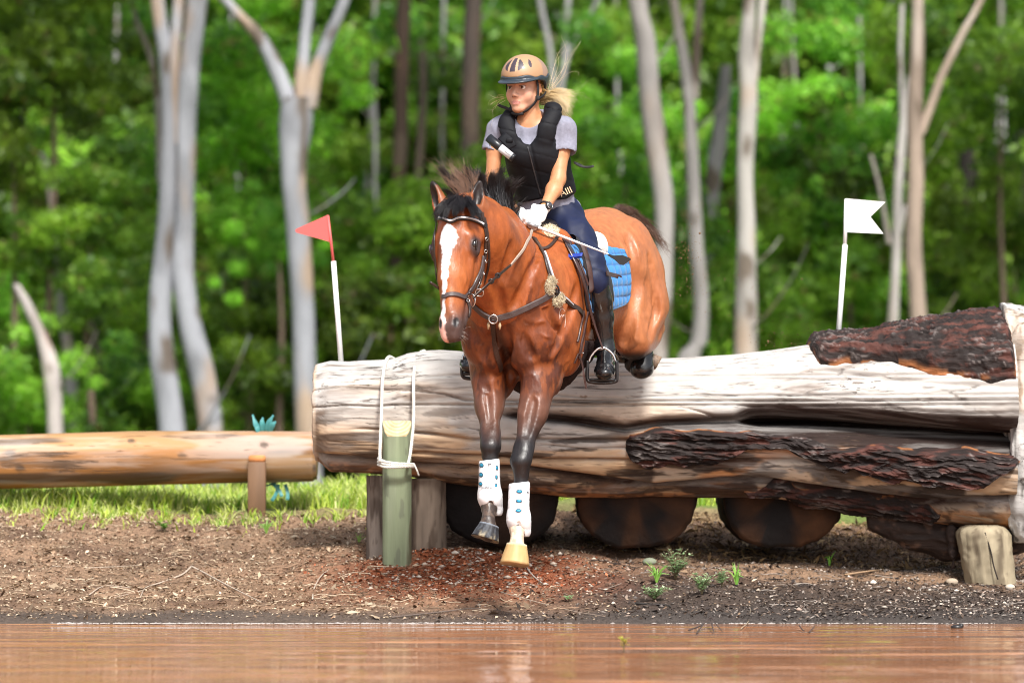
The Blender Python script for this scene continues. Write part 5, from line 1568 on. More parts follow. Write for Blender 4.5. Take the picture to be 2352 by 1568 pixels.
# shoulder straps
for pts in ([(1174, 330, -.02), (1166, 300, -.01), (1166, 276, .02), (1184, 262, .09), (1196, 268, .17)], [(1250, 326, -.04), (1262, 292, -.035), (1269, 268, .0), (1270, 256, .06), (1262, 262, .15)]):
    pts = spline([Q(*q) for q in pts], 4)
    for a, b in zip(pts[:-1], pts[1:]):
        g.cone(a, b, .030, .030, k=.012, flat=(np.array((.1, 1, .35)), .36))
g.ell(Q(1212, 300, -.06), (.042, .11, .058), k=.01, op='sub')
# arm holes
g.cone(Q(1316, 318, .06), Q(1330, 322, -.08), .060, .052, k=.012, op='sub')
g.cone(Q(1122, 318, .08), Q(1118, 322, -.04), .060, .052, k=.012, op='sub')
# quilting and zip
def quilt(p):
    s = np.abs(((p[:, 2] + .25 * (p[:, 0] - .1)) * 14) % 1 - .5) * 2
    zipx = np.interp(p[:, 2], [1.75, 2.05], [.150, .075])
    return sst(.86, 1, s) * .0022 + np.exp(-((p[:, 0] - zipx) / .006) ** 2) * .004 * (p[:, 1] < .08) + (fbm(p * 9, 2, 9) - .5) * .010
g.disp(quilt)
x = xx = g.lo[0] + g.h * np.arange(g.n[0]); zz = g.lo[2] + g.h * np.arange(g.n[2])
hemz = np.interp(x, [-.02, .04, .10, .15, .20, .24, .27, .30], [1.835, 1.795, 1.805, 1.815, 1.805, 1.812, 1.835, 1.87])
g.F = np.maximum(g.F, (hemz[:, None, None] - zz[None, None, :]).astype(np.float32))
V, F = g.mesh(); vest = link("vest", mesh("vest", V, F), VEST, person)
VBVH = bvh(V, F)
# ---- breeches
NAVY = M("navy breeches", (.005, .010, .040), rough=.6, vary=.15, vscale=25, bump=.1, bscale=500, bdist=.001, spec=.35)
g = SDF((-.22, -.24, 1.30), (.46, .46, 1.88), .0055)
torso(g, .0)
for ch in (TH_L, TH_R):
    g.chain([(p, r + .006) for p, r in ch], k=.04)
g.chain([(p, r + .005) for p, r in CF_L[:2]], k=.02); g.chain([(p, r + .005) for p, r in CF_R[:2]], k=.02)
cloth(g, .014, 11, 14, (1.3, 1, .8))
zz = g.lo[2] + g.h * np.arange(g.n[2])
g.F = np.maximum(g.F, (zz - 1.825)[None, None, :].astype(np.float32))
V, F = g.mesh(); link("breeches", mesh("breeches", V, F), NAVY, person)
# ---- tall boots
BOOT = M("black boot leather", (.006, .006, .007), rough=.20, vary=.2, vscale=30, bump=.25, bscale=34, bdist=.004, spec=.55, coat=.2, rvary=.08)
for ch, ball, toe, heel in ((CF_L, (1388, 852, -.115), (1387, 857, -.165), (1391, 842, .03)), (CF_R, (1080, 838, .05), (1077, 842, -.0), (1094, 828, .16))):
    b0 = Q(*ball); t0 = Q(*toe); h0 = Q(*heel)
    lo = np.minimum(np.minimum(b0, h0), ch[0][0]) - .12; hi = np.maximum(np.maximum(b0, h0), ch[0][0]) + .12
    g = SDF(lo, hi, .005)
    g.chain([(p, r + .008) for p, r in ch[0:]], k=.02)
    g.cone(ch[-1][0], h0, .036, .034, k=.03)
    g.cone(h0, b0, .034, .036, k=.03, flat=((0, 0, 1), .8)); g.cone(b0, t0, .043, .036, k=.02, flat=((0, 0, 1), .72))
    g.cone(ch[-1][0] + np.array((0, -.01, -.02)), b0 + np.array((0, 0, .012)), .032, .030, k=.02)
    cloth(g, .004, 16, 24)
    g.cone(h0 + np.array((0, .0, -.036)), h0 + np.array((0, -.02, -.038)), .030, .030, k=.004, flat=((0, 0, 1), .35))
    zt = ch[0][0][2]
    X, Y, Z = np.meshgrid(*[g.lo[k] + g.h * np.arange(g.n[k]) for k in range(3)], indexing='ij', sparse=True)
    sgn = 1 if ch is CF_L else -1
    g.F = np.maximum(g.F, (Z - (zt + .0 + sgn * .35 * (X - ch[0][0][0]))).astype(np.float32))
    V, F = g.mesh(); link("boot", mesh("boot", V, F), BOOT, person)
# ---- glove
GLV = M("white glove leather", (.80, .80, .80), rough=.6, vary=.06, vscale=60, bump=.3, bscale=90, bdist=.003)
for wh in (0, 1):
    c0 = Q(1230, 500, -.17) if wh == 0 else Q(1198, 500, -.12)
    g = SDF(c0 - .13, c0 + .13, .0032)
    kn, ax, out, acr = hand(g, .0012, wh)
    V, F = g.mesh(); link("glove", mesh("glove", V, F), GLV, person)
# ================================================================== TACK, HAIR, DETAILS
CAMV = A3(CAM)
def hit(px, py, tree=None):
    d = ray(px, py).normalized()
    r = (tree or HBVH).ray_cast(CAM, d)
    return None if r[0] is None else (A3(r[0]), A3(r[1]))
def onpath(ctrl, off=.006, n=6, snap=True, tree=None, smooth=3):
    """control points (px,py) lie on the coat, (px,py,Y) hang at that depth but never inside the coat"""
    pts = []
    last = None
    for c in ctrl:
        h = hit(c[0], c[1], tree)
        if len(c) == 3:
            Y = c[2]
            if h is not None: Y = min(Y, h[0][1] - off)
            pts.append(A3(P(c[0], c[1], Y)))
        else:
            if h is None:
                Y = last if last is not None else -.3
                q = A3(P(c[0], c[1], Y)); r = (tree or HBVH).find_nearest(Vector(q))
                pts.append(A3(r[0]))
            else:
                pts.append(h[0])
        last = pts[-1][1]
    sp_ = spline(pts, n)
    out, nr = [], []
    for p in sp_:
        r = (tree or HBVH).find_nearest(Vector(p))
        q, nn = A3(r[0]), A3(r[1])
        if snap and r[3] < .045:
            p = q + nn * off
        else:
            s = (p - q) @ nn
            if s < off and r[3] < .15: p = q + nn * off
        out.append(p); nr.append(nn)
    out = np.array(out); nr = np.array(nr)
    for _ in range(smooth):
        out[1:-1] = .5 * out[1:-1] + .25 * (out[:-2] + out[2:]); nr[1:-1] = .5 * nr[1:-1] + .25 * (nr[:-2] + nr[2:])
    return list(out), list(nr)
LEA = M("dark brown bridle leather", (.030, .017, .013), rough=.35, vary=.2, vscale=50, bump=.2, bscale=150, bdist=.002, spec=.5)
LEG_ = M("grey-brown breastplate leather", (.060, .045, .045), rough=.4, vary=.2, vscale=50, bump=.2, bscale=150, bdist=.002)
BLKL = M("black leather", (.012, .011, .012), rough=.32, spec=.5)
STEEL = M("polished steel", (.62, .62, .62), rough=.18, metal=1.0)
DIA = M("browband crystals", (.80, .82, .86), rough=.15, bump=.8, bscale=500, bdist=.002, metal=.3)
def strap(name, ctrl, w, mt, parent, th=.004, off=.003, n=6, snap=True, tree=None, smooth=3, **kw):
    m = MB(); p, q = onpath(ctrl, off, n, snap, tree, smooth); m.strap(p, q, w, th)
    return m.build(name, mt, parent, smooth=False, **kw)
def ring(name, px, py, Y, rpx, r, parent, mt=STEEL, nrm=(0, 1, .1), ry=None, off=.012, tree=None):
    h = hit(px, py, tree)
    if Y is None: Y = h[0][1] - off if h is not None else -.7
    elif h is not None: Y = min(Y, h[0][1] - off)
    c = A3(P(px, py, Y)); sc = (Y + 16) / FPX
    m = MB(); m.tube(ring_pts(c, nrm, rpx * sc, 22, (ry or rpx) * sc)[:-1] + ring_pts(c, nrm, rpx * sc, 22, (ry or rpx) * sc)[:1], r, 7, cap=False)
    return m.build(name, mt, parent), c

# ---- bridle
bridle = empty("bridle", HD(.2, 0, .08), "brown leather bridle with a crystal browband on the horse's head", "bridle")
m = MB(); p, q = onpath([(1007, 500), (1020, 503), (1036, 510), (1052, 503), (1080, 504), (1100, 510), (1116, 520)], .004, 6)
m.strap(p, q, .020, .006); bb = m.build("browband", BLKL, bridle, smooth=False)
m = MB(); m.strap([a + b_ * .0045 for a, b_ in zip(p[2:-3], q[2:-3])], q[2:-3], .0085, .004); m.build("crystals", DIA, bb, smooth=False)
strap("cheek_strap", [(1106, 488), (1112, 520), (1115, 560), (1113, 593), (1107, 626), (1098, 655), (1087, 681)], .014, LEA, bridle)
strap("cheek_strap", [(1004, 505), (998, 545), (998, 590), (1002, 630), (1008, 668)], .013, LEA, bridle)
strap("noseband", [(1007, 676), (1013, 680), (1030, 676), (1048, 676), (1066, 682), (1078, 668), (1092, 645), (1104, 618), (1109, 590)], .0185, LEG_, bridle, th=.006)
strap("chin_strap", [(1070, 682), (1076, 700), (1078, 716), (1075, 728)], .014, LEA, bridle)
strap("throat_latch", [(1112, 500), (1122, 560), (1121, 610), (1112, 650)], .010, LEA, bridle)
strap("crownpiece", [(1010, 492), (1030, 470), (1055, 464), (1080, 468), (1104, 490)], .016, BLKL, bridle)
for (bx_, by_) in ((1115, 548), (1114, 576), (1112, 600), (1107, 628), (1099, 650), (1073, 692)):
    h = hit(bx_, by_)
    if h:
        m = MB(); m.tube([x_ + h[1] * .009 for x_ in ring_pts(h[0], h[1], .0075, 8)], .0017, 5, cap=False); m.build("buckle", STEEL, bridle)
ring("bit_ring", 1082, 690, None, 11, .0032, bridle, nrm=(.6, 1, .0), ry=15)
ring("bit_ring", 1101, 672, -.80, 10, .0030, bridle, nrm=(.3, 1, .5), ry=9)
m = MB(); m.tube(spline([A3(P(1010, 664, -.80)), A3(P(1000, 656, -.81)), A3(P(988, 648, -.82))], 4), .006, 8); m.build("bit_shank", LEA, bridle)
rein_p = [(1086, 684, -.86), (1112, 660, -.84), (1135, 640, -.80), (1172, 609, -.68), (1198, 577, -.50), (1212, 550, -.33), (1221, 530, -.215)]
strap("rein", rein_p[:4], .0125, LEA, bridle, th=.004, snap=False)
strap("rein_grip", rein_p[3:], .0125, M("pale rubber rein", (.34, .27, .22), rough=.6), bridle, th=.005, snap=False)
for t in ((1143, 633, -.78), (1128, 646, -.81)):
    ring("rein_stop", t[0], t[1], t[2], 5, .0035, bridle, mt=BLKL)

# ---- breastplate
bp_ = empty("breastplate", HL(.0, 0, 1.3), "brown leather breastplate across the horse's chest with sheepskin tufts", "breastplate")
strap("chest_strap", [(1088, 700), (1105, 716), (1120, 726), (1133, 731), (1155, 728), (1180, 720), (1204, 709), (1230, 696), (1252, 684), (1268, 672)], .026, LEG_, bp_, th=.008, smooth=6)
strap("shoulder_strap", [(1270, 664), (1262, 635), (1253, 605), (1243, 575), (1226, 548)], .022, LEA, bp_, th=.006, smooth=5)
strap("strap_edge", [(1272, 660), (1265, 632), (1256, 604), (1247, 580)], .006, M("pale strap edging", (.50, .52, .58), rough=.5), bp_, th=.011, smooth=5)
strap("side_strap", [(1274, 668), (1292, 684), (1312, 702), (1336, 721)], .024, LEA, bp_, th=.006, smooth=5)
strap("side_edge", [(1278, 670), (1294, 684), (1312, 700)], .006, M("pale edging", (.50, .52, .58), rough=.5), bp_, th=.011, smooth=5)
strap("saddle_loop", [(1240, 572), (1256, 570), (1272, 556, -.2), (1283, 540, -.1)], .014, LEA, bp_, th=.005, snap=False)
strap("centre_strap", [(1133, 742), (1136, 780), (1142, 820), (1150, 850)], .022, M("dark leather strap", (.035, .015, .010), rough=.5), bp_)
ring("chest_ring", 1133, 733, None, 10, .0035, bp_, off=.016)
ring("side_ring", 1272, 668, None, 12, .0040, bp_, mt=BLKL, off=.014, ry=15)
FLC = M("cream sheepskin", (.62, .53, .36), rough=.9, bump=1.0, bscale=130, bdist=.01, sheen=.4)
def tuft(name, c, rad, mt, parent, seed=1, h=.0045, amp=.55, fuzz=1600, flen=.006):
    g = SDF(c - rad * 1.5, c + rad * 1.5, h)
    g.ell(c, rad, k=0)
    g.disp(lambda p: (fbm(p * (1.2 / rad.min()), 3, seed) - .5) * rad.min() * amp * 1.6, band=rad.min() * .6)
    V, F = g.mesh()
    o = link(name, mesh(name, V, F), mt, parent)
    if fuzz:
        r_ = np.random.default_rng(seed); idx = r_.integers(0, len(V), fuzz); p0 = V[idx]; d = (p0 - c) / rad; d /= np.linalg.norm(d, axis=1)[:, None]
        d = d + r_.normal(size=d.shape) * .5; L_ = r_.uniform(.5, 1.2, fuzz)[:, None] * flen; s_ = np.cross(d, r_.normal(size=d.shape)); s_ /= np.linalg.norm(s_, axis=1)[:, None]; s_ *= .0008
        p1 = p0 + d * L_ * .6 + r_.normal(size=d.shape) * .0015; p2 = p0 + d * L_ + r_.normal(size=d.shape) * .003
        Vf = np.stack([p0 - s_, p0 + s_, p1 + s_, p1 - s_, p2], 1).reshape(-1, 3); b0 = np.arange(fuzz) * 5
        fs = [(int(b), int(b) + 1, int(b) + 2, int(b) + 3) for b in b0] + [(int(b) + 3, int(b) + 2, int(b) + 4) for b in b0]
        link("wool", mesh("wool", Vf, fs), mt, o, smooth=False)
    return o
for k, (px_, py_, rx, rz) in enumerate(((1257, 662, 9, 17), (1262, 648, 8, 10), (1274, 692, 14, 10), (1282, 684, 8, 8))):
    h = hit(px_, py_); sc = (h[0][1] + 16) / FPX
    tuft("sheepskin_tuft", h[0] + h[1] * .012, np.array((rx * sc, .016, rz * sc)), FLC, bp_, k)
for px_ in (1124, 1148):
    h = hit(px_, 742); sc = .0018
    m = MB(); m.tube([h[0] + h[1] * .008 + np.array((0, 0, .01)), h[0] + h[1] * .010 + np.array((0, 0, -.004)), h[0] + h[1] * .009 + np.array((0, 0, -.022))], [.003, .007, .003], 7); m.build("tassel", M("tassel hide", (.45, .33, .20), rough=.9), bp_)

# ---- saddle pad, saddle
def side_sheet(s0, s1, zb, zt, off, th, ns=60, nz=50, sd=1, fn=None):
    Pn = []; ok = []
    for s in np.linspace(s0, s1, ns):
        lo, hi = zb(s), zt(s)
        for z in np.linspace(lo, hi, nz):
            o = HL(s, sd * .7, z); r = HBVH.ray_cast(Vector(o), Vector(-H_L * sd))
            if r[0] is None:
                q = HBVH.find_nearest(Vector(HL(s, sd * .12, z))); Pn.append((A3(q[0]), H_L * sd, s, z))
            else:
                nn = A3(r[1]); Pn.append((A3(r[0]), nn, s, z))
    V0 = np.array([p[0] for p in Pn]); Nn = np.array([p[1] for p in Pn])
    Nn = Nn.reshape(ns, nz, 3); V0 = V0.reshape(ns, nz, 3)
    for _ in range(6):
        V0[1:-1, 1:-1] = (V0[1:-1, 1:-1] * 2 + V0[:-2, 1:-1] + V0[2:, 1:-1] + V0[1:-1, :-2] + V0[1:-1, 2:]) / 6
        Nn[1:-1, 1:-1] = (Nn[1:-1, 1:-1] * 2 + Nn[:-2, 1:-1] + Nn[2:, 1:-1] + Nn[1:-1, :-2] + Nn[1:-1, 2:]) / 6
    Nn /= np.linalg.norm(Nn, axis=2)[:, :, None]
    u, v = np.meshgrid(np.linspace(0, 1, ns), np.linspace(0, 1, nz), indexing='ij')
    ss = np.array([p[2] for p in Pn]).reshape(ns, nz); zz = np.array([p[3] for p in Pn]).reshape(ns, nz)
    d, col = fn(u, v, ss, zz) if fn else (0 * u, None)
    ed = np.minimum(np.minimum(u, 1 - u) * ns / 2.5, np.minimum(v, 1 - v) * nz / 2.5).clip(0, 1)
    top = V0 + Nn * (off + (th + d) * ed ** .5)[:, :, None]
    V = top.reshape(-1, 3)
    i = (np.arange(ns - 1)[:, None] * nz + np.arange(nz - 1)[None, :]).ravel()
    F = np.stack([i, i + nz, i + nz + 1, i + 1], 1)
    if sd < 0: F = F[:, ::-1]
    return V, F, col
def padfn(u, v, s, z):
    zc_ = np.interp(s, [.27, .40, .86], [0, 0, .035])
    gx = (s * 17) % 1; gz = ((z - zc_) * 22) % 1
    q = np.abs(np.sin(math.pi * gx)) * np.abs(np.sin(math.pi * gz))
    d = .010 * q ** .45
    c = np.tile(np.array((.028, .19, .46)), (s.size, 1)); qq = q.ravel()
    c = mixc(c, np.array((.02, .10, .30)), sst(.25, .0, qq) * .7)
    bord = np.minimum(np.minimum(u, 1 - u) * 1.0, v * .55).ravel()
    edge = bord < .022
    c[edge] = (.010, .014, .028); d = np.where((bord < .022).reshape(d.shape), .010, d)
    return d, c
PADM = M("quilted blue pad fabric", attr="Col", rough=.75, vary=.06, vscale=60, bump=.15, bscale=500, bdist=.001, sheen=.2)
pad = empty("saddle_pad", HL(.6, 0, 1.5), "bright blue quilted saddle pad with navy binding under the saddle", "saddle pad")
zbf = lambda s: float(np.interp(s, [.26, .30, .34, .38, .41, .60, .80, .84, .86, .875], [1.57, 1.48, 1.40, 1.325, 1.300, 1.318, 1.350, 1.362, 1.385, 1.43]))
ztf = lambda s: float(np.interp(s, [.26, .5, .875], [1.59, 1.62, 1.60]))
for sd in (1, -1):
    V, F, c = side_sheet(.26, .875, zbf, ztf, .004, .006, 110, 90, sd, padfn)
    link("pad_side", mesh("pad", V, F, c), PADM, pad)
saddle = empty("saddle", HL(.6, 0, 1.62), "black and dark brown saddle under the rider with pale sheepskin showing", "saddle")
SADL = M("black saddle leather", (.016, .013, .013), rough=.33, vary=.2, vscale=30, bump=.15, bscale=120, bdist=.002)
BRNL = M("brown saddle leather", (.050, .022, .018), rough=.36, vary=.2, vscale=30, bump=.15, bscale=120, bdist=.002)
for sd in (1, -1):
    V, F, c = side_sheet(.315, .62, lambda s: float(np.interp(s, [.315, .37, .42, .50, .62], [1.50, 1.40, 1.335, 1.335, 1.36])), lambda s: float(np.interp(s, [.315, .4, .62], [1.60, 1.64, 1.64])), .018, .010, 40, 40, sd)
    link("flap", mesh("flap", V, F), SADL, saddle)
    V, F, c = side_sheet(.335, .385, lambda s: 1.39, lambda s: 1.60, .026, .018, 14, 30, sd)
    link("knee_roll", mesh("roll", V, F), BRNL, saddle)
g = SDF(HL(.6, 0, 1.66) - .38, HL(.6, 0, 1.70) + .38, .007)
g.chain([(HL(.36, 0, 1.655), .055), (HL(.46, 0, 1.655), .06), (HL(.60, 0, 1.64), .07), (HL(.72, 0, 1.65), .05)], k=.04)
for sd in (1, -1):
    g.chain([(HL(.34, sd * .05, 1.62), .04), (HL(.48, sd * .10, 1.60), .05), (HL(.62, sd * .12, 1.60), .05), (HL(.72, sd * .10, 1.61), .04)], k=.05)
V, F = g.mesh(); link("seat", mesh("seat", V, F), SADL, saddle)
# pale half pad, front fluff and rear roll
tuft("sheepskin_front", HL(.295, .085, 1.625), np.array((.050, .05, .060)), FLC, saddle, 5, .006, .35)
tuft("sheepskin_front", HL(.30, .15, 1.57), np.array((.030, .03, .055)), FLC, saddle, 6, .006, .35)
WPAD = M("white half pad", (.80, .80, .76), rough=.85, bump=.4, bscale=60, bdist=.006, sheen=.3)
c_ = A3(P(1368, 566, .20))
g = SDF(c_ - .17, c_ + .17, .006); g.ell(c_, (.056, .12, .066), k=0); g.ell(c_ + np.array((-.04, 0, -.0)), (.05, .09, .07), k=.02)
g.disp(lambda p: (fbm(p * 14, 2, 3) - .5) * .012)
V, F = g.mesh(); link("half_pad", mesh("half pad", V, F), WPAD, saddle)
strap("stirrup_leather", [(1296, 548, -.17), (1312, 580, -.22), (1330, 620, -.24), (1343, 660, -.22), (1352, 700, -.17), (1364, 745, -.14), (1383, 800, -.13)], .026, BRNL, saddle, th=.006, snap=False)
strap("stirrup_leather", [(1304, 548, -.16), (1322, 584, -.20), (1338, 622, -.215), (1350, 655, -.20)], .018, BRNL, saddle, th=.006, snap=False)
strap("billet", [(1392, 628, -.12), (1415, 634, -.0), (1425, 636, .0)], .020, BRNL, saddle, th=.006, snap=False)
# girth with dark fleece belly guard
girth = empty("girth", HL(.38, 0, 1.0), "dark fleecy girth guard under the horse's belly with brown straps", "girth")
g = SDF(HL(.38, 0, 1.15) - .42, HL(.38, 0, 1.15) + .42, .008)
g.ell(HL(.36, 0, 1.19), (.17, .225, .245), Hrot(.15), k=0)
g.ell(HL(.50, 0, 1.22), (.14, .235, .20), Hrot(.35), k=.05)
g.disp(lambda p: (fbm(p * 40, 3, 3) - .5) * .018)
X, Y, Z = np.meshgrid(*[g.lo[k] + g.h * np.arange(g.n[k]) for k in range(3)], indexing='ij', sparse=True)
g.F = np.maximum(g.F, (Z - 1.19 - .0 * X).astype(np.float32))
V, F = g.mesh(); link("belly_guard", mesh("guard", V, F), M("dark brown fleece", (.022, .012, .011), rough=.9, bump=.8, bscale=160, bdist=.006, spec=.2), girth)
GB = bvh(V, F)
for ctrl, w in (([(1350, 716, -.16), (1343, 750, -.17), (1335, 785, -.18), (1330, 812, -.19)], .020), ([(1340, 716, -.17), (1332, 750, -.18), (1325, 785, -.19)], .014)):
    strap("girth_strap", ctrl, w, BRNL, girth, th=.006, snap=False)
strap("loose_strap_end", [(1329, 815, -.19), (1337, 838, -.20), (1340, 860, -.205), (1346, 892, -.20)], .012, BRNL, girth, th=.004, snap=False)
strap("loose_strap_end", [(1327, 812, -.19), (1322, 824, -.20), (1318, 834, -.20)], .010, BRNL, girth, th=.004, snap=False)
for k in range(4):
    m = MB(); m.sphere(A3(P(1325 + k * 4.6, 808 + k * .8, -.212)), .0042, 8, 6); m.build("girth_buckle", STEEL, girth)

# ---- stirrups
for (cx, cy, yb, hw, Y, lab, parts) in ((1383, 800, 880, 34, -.125, "black and steel stirrup under the rider's near boot, fully in view", 1), (1086, 800, 866, 26, .03, "stirrup half hidden beyond the horse's darker-hoofed foreleg", 0)):
    root = empty("stirrup", P(cx, yb, Y), lab, "stirrup")
    if parts:
        arch = [(cx - hw + 2, 834, Y), (cx - hw * .72, 816, Y), (cx - 8, 800, Y), (cx + 8, 800, Y), (cx + hw * .72, 814, Y), (cx + hw - 2, 834, Y)]
        fr = [(cx - hw + 1, 828, Y), (cx - hw, 845, Y), (cx - hw, 868, Y), (cx - hw + 6, 876, Y), (cx, 879, Y), (cx + hw - 5, 876, Y), (cx + hw, 868, Y), (cx + hw, 845, Y), (cx + hw - 1, 828, Y)]
    else:
        arch = [(1063, 832, Y), (1064, 818, Y), (1072, 806, Y), (1084, 799, Y), (1096, 808, Y)]
        fr = [(1062, 826, Y), (1061, 845, Y), (1062, 862, Y), (1070, 868, Y), (1088, 869, Y), (1104, 866, Y), (1108, 845, Y)]
    m = MB(); m.tube([A3(P(*q)) for q in [tuple(a) for a in spline(arch, 4)]], .0052, 8); m.build("arch", STEEL, root)
    m = MB(); m.tube([A3(P(*q)) for q in [tuple(a) for a in spline(fr, 4)]], .0080, 8); m.build("cage", BLKL, root)
    t = A3(P(cx, yb - 8, Y)); m = MB(); m.box(t + np.array((0, .025, 0)), (hw * 1.75 * (Y + 16) / FPX, .075, .014), bev=.004); m.build("tread", BLKL, root)
# spur
m = MB(); m.tube([A3(P(*q)) for q in ((1376, 803, -.075), (1392, 800, -.07), (1408, 808, -.03), (1412, 812, .0), (1421, 826, .02))], .0038, 8)
m.build("spur", STEEL, None, label="thin steel spur on the rider's near boot heel", cat="spur")

# ---- crop
crop = empty("riding_crop", P(1300, 550, -.2), "white braided riding crop with a black leather flap held across the rider's thigh", "riding crop")
a, b_ = A3(P(1236, 522, -.225)), A3(P(1398, 584, -.19))
m = MB(); pp = [a + (b_ - a) * t for t in np.linspace(0, 1, 60)]
m.tube(pp, [(.0078 - .0045 * t) * (1 + .14 * math.sin(t * 200)) for t in np.linspace(0, 1, 60)], 9); m.build("shaft", M("white braid", (.68, .67, .66), rough=.6, vary=.15, vscale=200), crop)
m = MB(); m.tube([a, a + (a - b_) / np.linalg.norm(a - b_) * .05], .0085, 9); m.build("handle", M("silver grey grip", (.30, .30, .31), rough=.35, metal=.5), crop)
V2 = [(1394, 582), (1410, 587), (1430, 586), (1448, 593), (1449, 597), (1432, 609), (1424, 608), (1412, 597), (1396, 587)]
pts = [A3(P(x, y, -.19)) for x, y in V2]; n = len(pts)
m = MB(); m.add([p + np.array((0, -.003, 0)) for p in pts] + [p + np.array((0, .003, 0)) for p in pts], [tuple(range(n)), tuple(range(n, 2 * n))[::-1]] + [(k, (k + 1) % n, n + (k + 1) % n, n + k) for k in range(n)])
m.build("flap", BLKL, crop, smooth=False)
# blue lanyard
m = MB(); pl_ = [A3(P(*q)) for q in ((1279, 577, -.20), (1290, 584, -.215), (1310, 588, -.23), (1338, 585, -.25))]
sp_ = spline(pl_, 5); m.strap(sp_, [(0, -.8, .6)] * len(sp_), .020, .004)
m.strap([A3(P(1284, 580, -.215)), A3(P(1310, 594, -.232)), A3(P(1337, 590, -.245))], [(0, -.8, .6)] * 3, .010, .003)
m.build("lanyard_strap", M("royal blue webbing", (.008, .035, .28), rough=.6), None, label="royal blue webbing strap from the saddle in front of the rider's knee", cat="strap")

# ---- hooves
HOOFD = M("dark hoof horn", attr="Col", rough=.62, bump=.5, bscale=60, bdist=.003, stretch=(3, 3, .4), vary=.3, vscale=50, spec=.3)
HOOFL = M("cream hoof horn", attr="Col", rough=.5, vary=.08, vscale=25, bump=.15, bscale=30, bdist=.002, spec=.3)
def hoof(top, bot, rt, rb, cols, seed, tiltx=0.0, mud=None):
    t, b_ = A3(P(*top)), A3(P(*bot)); ax = (t - b_); L_ = np.linalg.norm(ax); ax /= L_
    u = np.array((1, 0, 0)) - ax * ax[0]; u /= np.linalg.norm(u); v = np.cross(ax, u)
    m_, rows = 40, 9; V = []; C_ = []
    for i in range(rows):
        f = i / (rows - 1); r = rb + (rt - rb) * f ** 1.0
        for j in range(m_):
            a = 2 * math.pi * j / m_
            rr = r * (1 + .07 * math.cos(a) ** 4) * (1 + .008 * math.sin(f * 40))
            V.append(b_ + ax * L_ * f + u * rr * math.cos(a) + v * rr * 1.08 * math.sin(a) + (0 if i else 1) * ax * .0015 * math.sin(a * 3 + seed))
    nV = len(V)
    V = np.array(V + [b_ + ax * .006, t + ax * .004])
    F = [(i * m_ + j, i * m_ + (j + 1) % m_, (i + 1) * m_ + (j + 1) % m_, (i + 1) * m_ + j) for i in range(rows - 1) for j in range(m_)]
    F += [(nV, (j + 1) % m_, j) for j in range(m_)] + [(nV + 1, (rows - 1) * m_ + j, (rows - 1) * m_ + (j + 1) % m_) for j in range(m_)]
    h_ = np.clip(((V - b_) @ ax) / L_, 0, 1)
    an = np.arctan2((V - b_) @ v, (V - b_) @ u)
    st = fbm(np.stack([an * 7, h_ * 1.2, 0 * h_], 1), 3, seed)
    c = mixc(np.tile(np.array(cols[0]), (len(V), 1)), np.array(cols[1]), sst(.42, .6, st))
    c = mixc(c, np.array(cols[2]), sst(.5, .0, h_) * sst(.45, .6, fbm(np.stack([an * 9, h_ * 2, 0 * h_ + 4], 1), 2, seed)))
    c = mixc(c, np.array(cols[3]), sst(.90, .96, h_))
    me = mesh("hoof", V, F, c)
    link("hoof", me, HOOFD if cols[0][0] < .4 else HOOFL, horse)
hoof((1124, 1204, -.505), (1114, 1237, -.515), .0385, .0570, ((.055, .060, .070), (.022, .022, .026), (.34, .29, .20), (.20, .22, .26)), 3)
hoof((1187, 1249, -.585), (1182, 1296, -.600), .0395, .0590, ((.50, .33, .15), (.46, .30, .13), (.42, .27, .13), (.56, .46, .34)), 8)
hoof((1486, 820, .66), (1510, 834, .67), .024, .032, ((.14, .10, .075), (.25, .18, .13), (.20, .13, .08), (.10, .08, .07)), 5)
hoof((1424, 806, .68), (1408, 792, .76), .030, .038, ((.08, .07, .065), (.20, .17, .15), (.24, .2, .17), (.06, .05, .05)), 6)
# ---- leg boots
WB = M("white boot shell", attr="Col", rough=.4, vary=.04, vscale=20, spec=.5)
OV = M("blue boot vent", (.02, .25, .42), rough=.35)
DKT = M("dark print", (.03, .04, .06), rough=.6)
def text(body, pos, size, mt, parent, name, right=(1, 0, 0), up=(0, 0, 1), ext=.0006, align='CENTER'):
    cu = bpy.data.curves.new(name, 'FONT'); cu.body = body; cu.size = size; cu.extrude = ext; cu.align_x = align; cu.align_y = 'CENTER'
    o = bpy.data.objects.new("tmp", cu); COL.objects.link(o)
    dg = bpy.context.evaluated_depsgraph_get(); me = bpy.data.meshes.new_from_object(o.evaluated_get(dg)); COL.objects.unlink(o)
    r = Vector(right).normalized(); u = Vector(up); u = (u - r * u.dot(r)).normalized(); n = r.cross(u)
    M_ = Matrix((r, u, n)).transposed().to_4x4(); M_.translation = Vector(pos)
    me.transform(M_); me.materials.clear()
    return link(name, me, mt, parent, smooth=False)
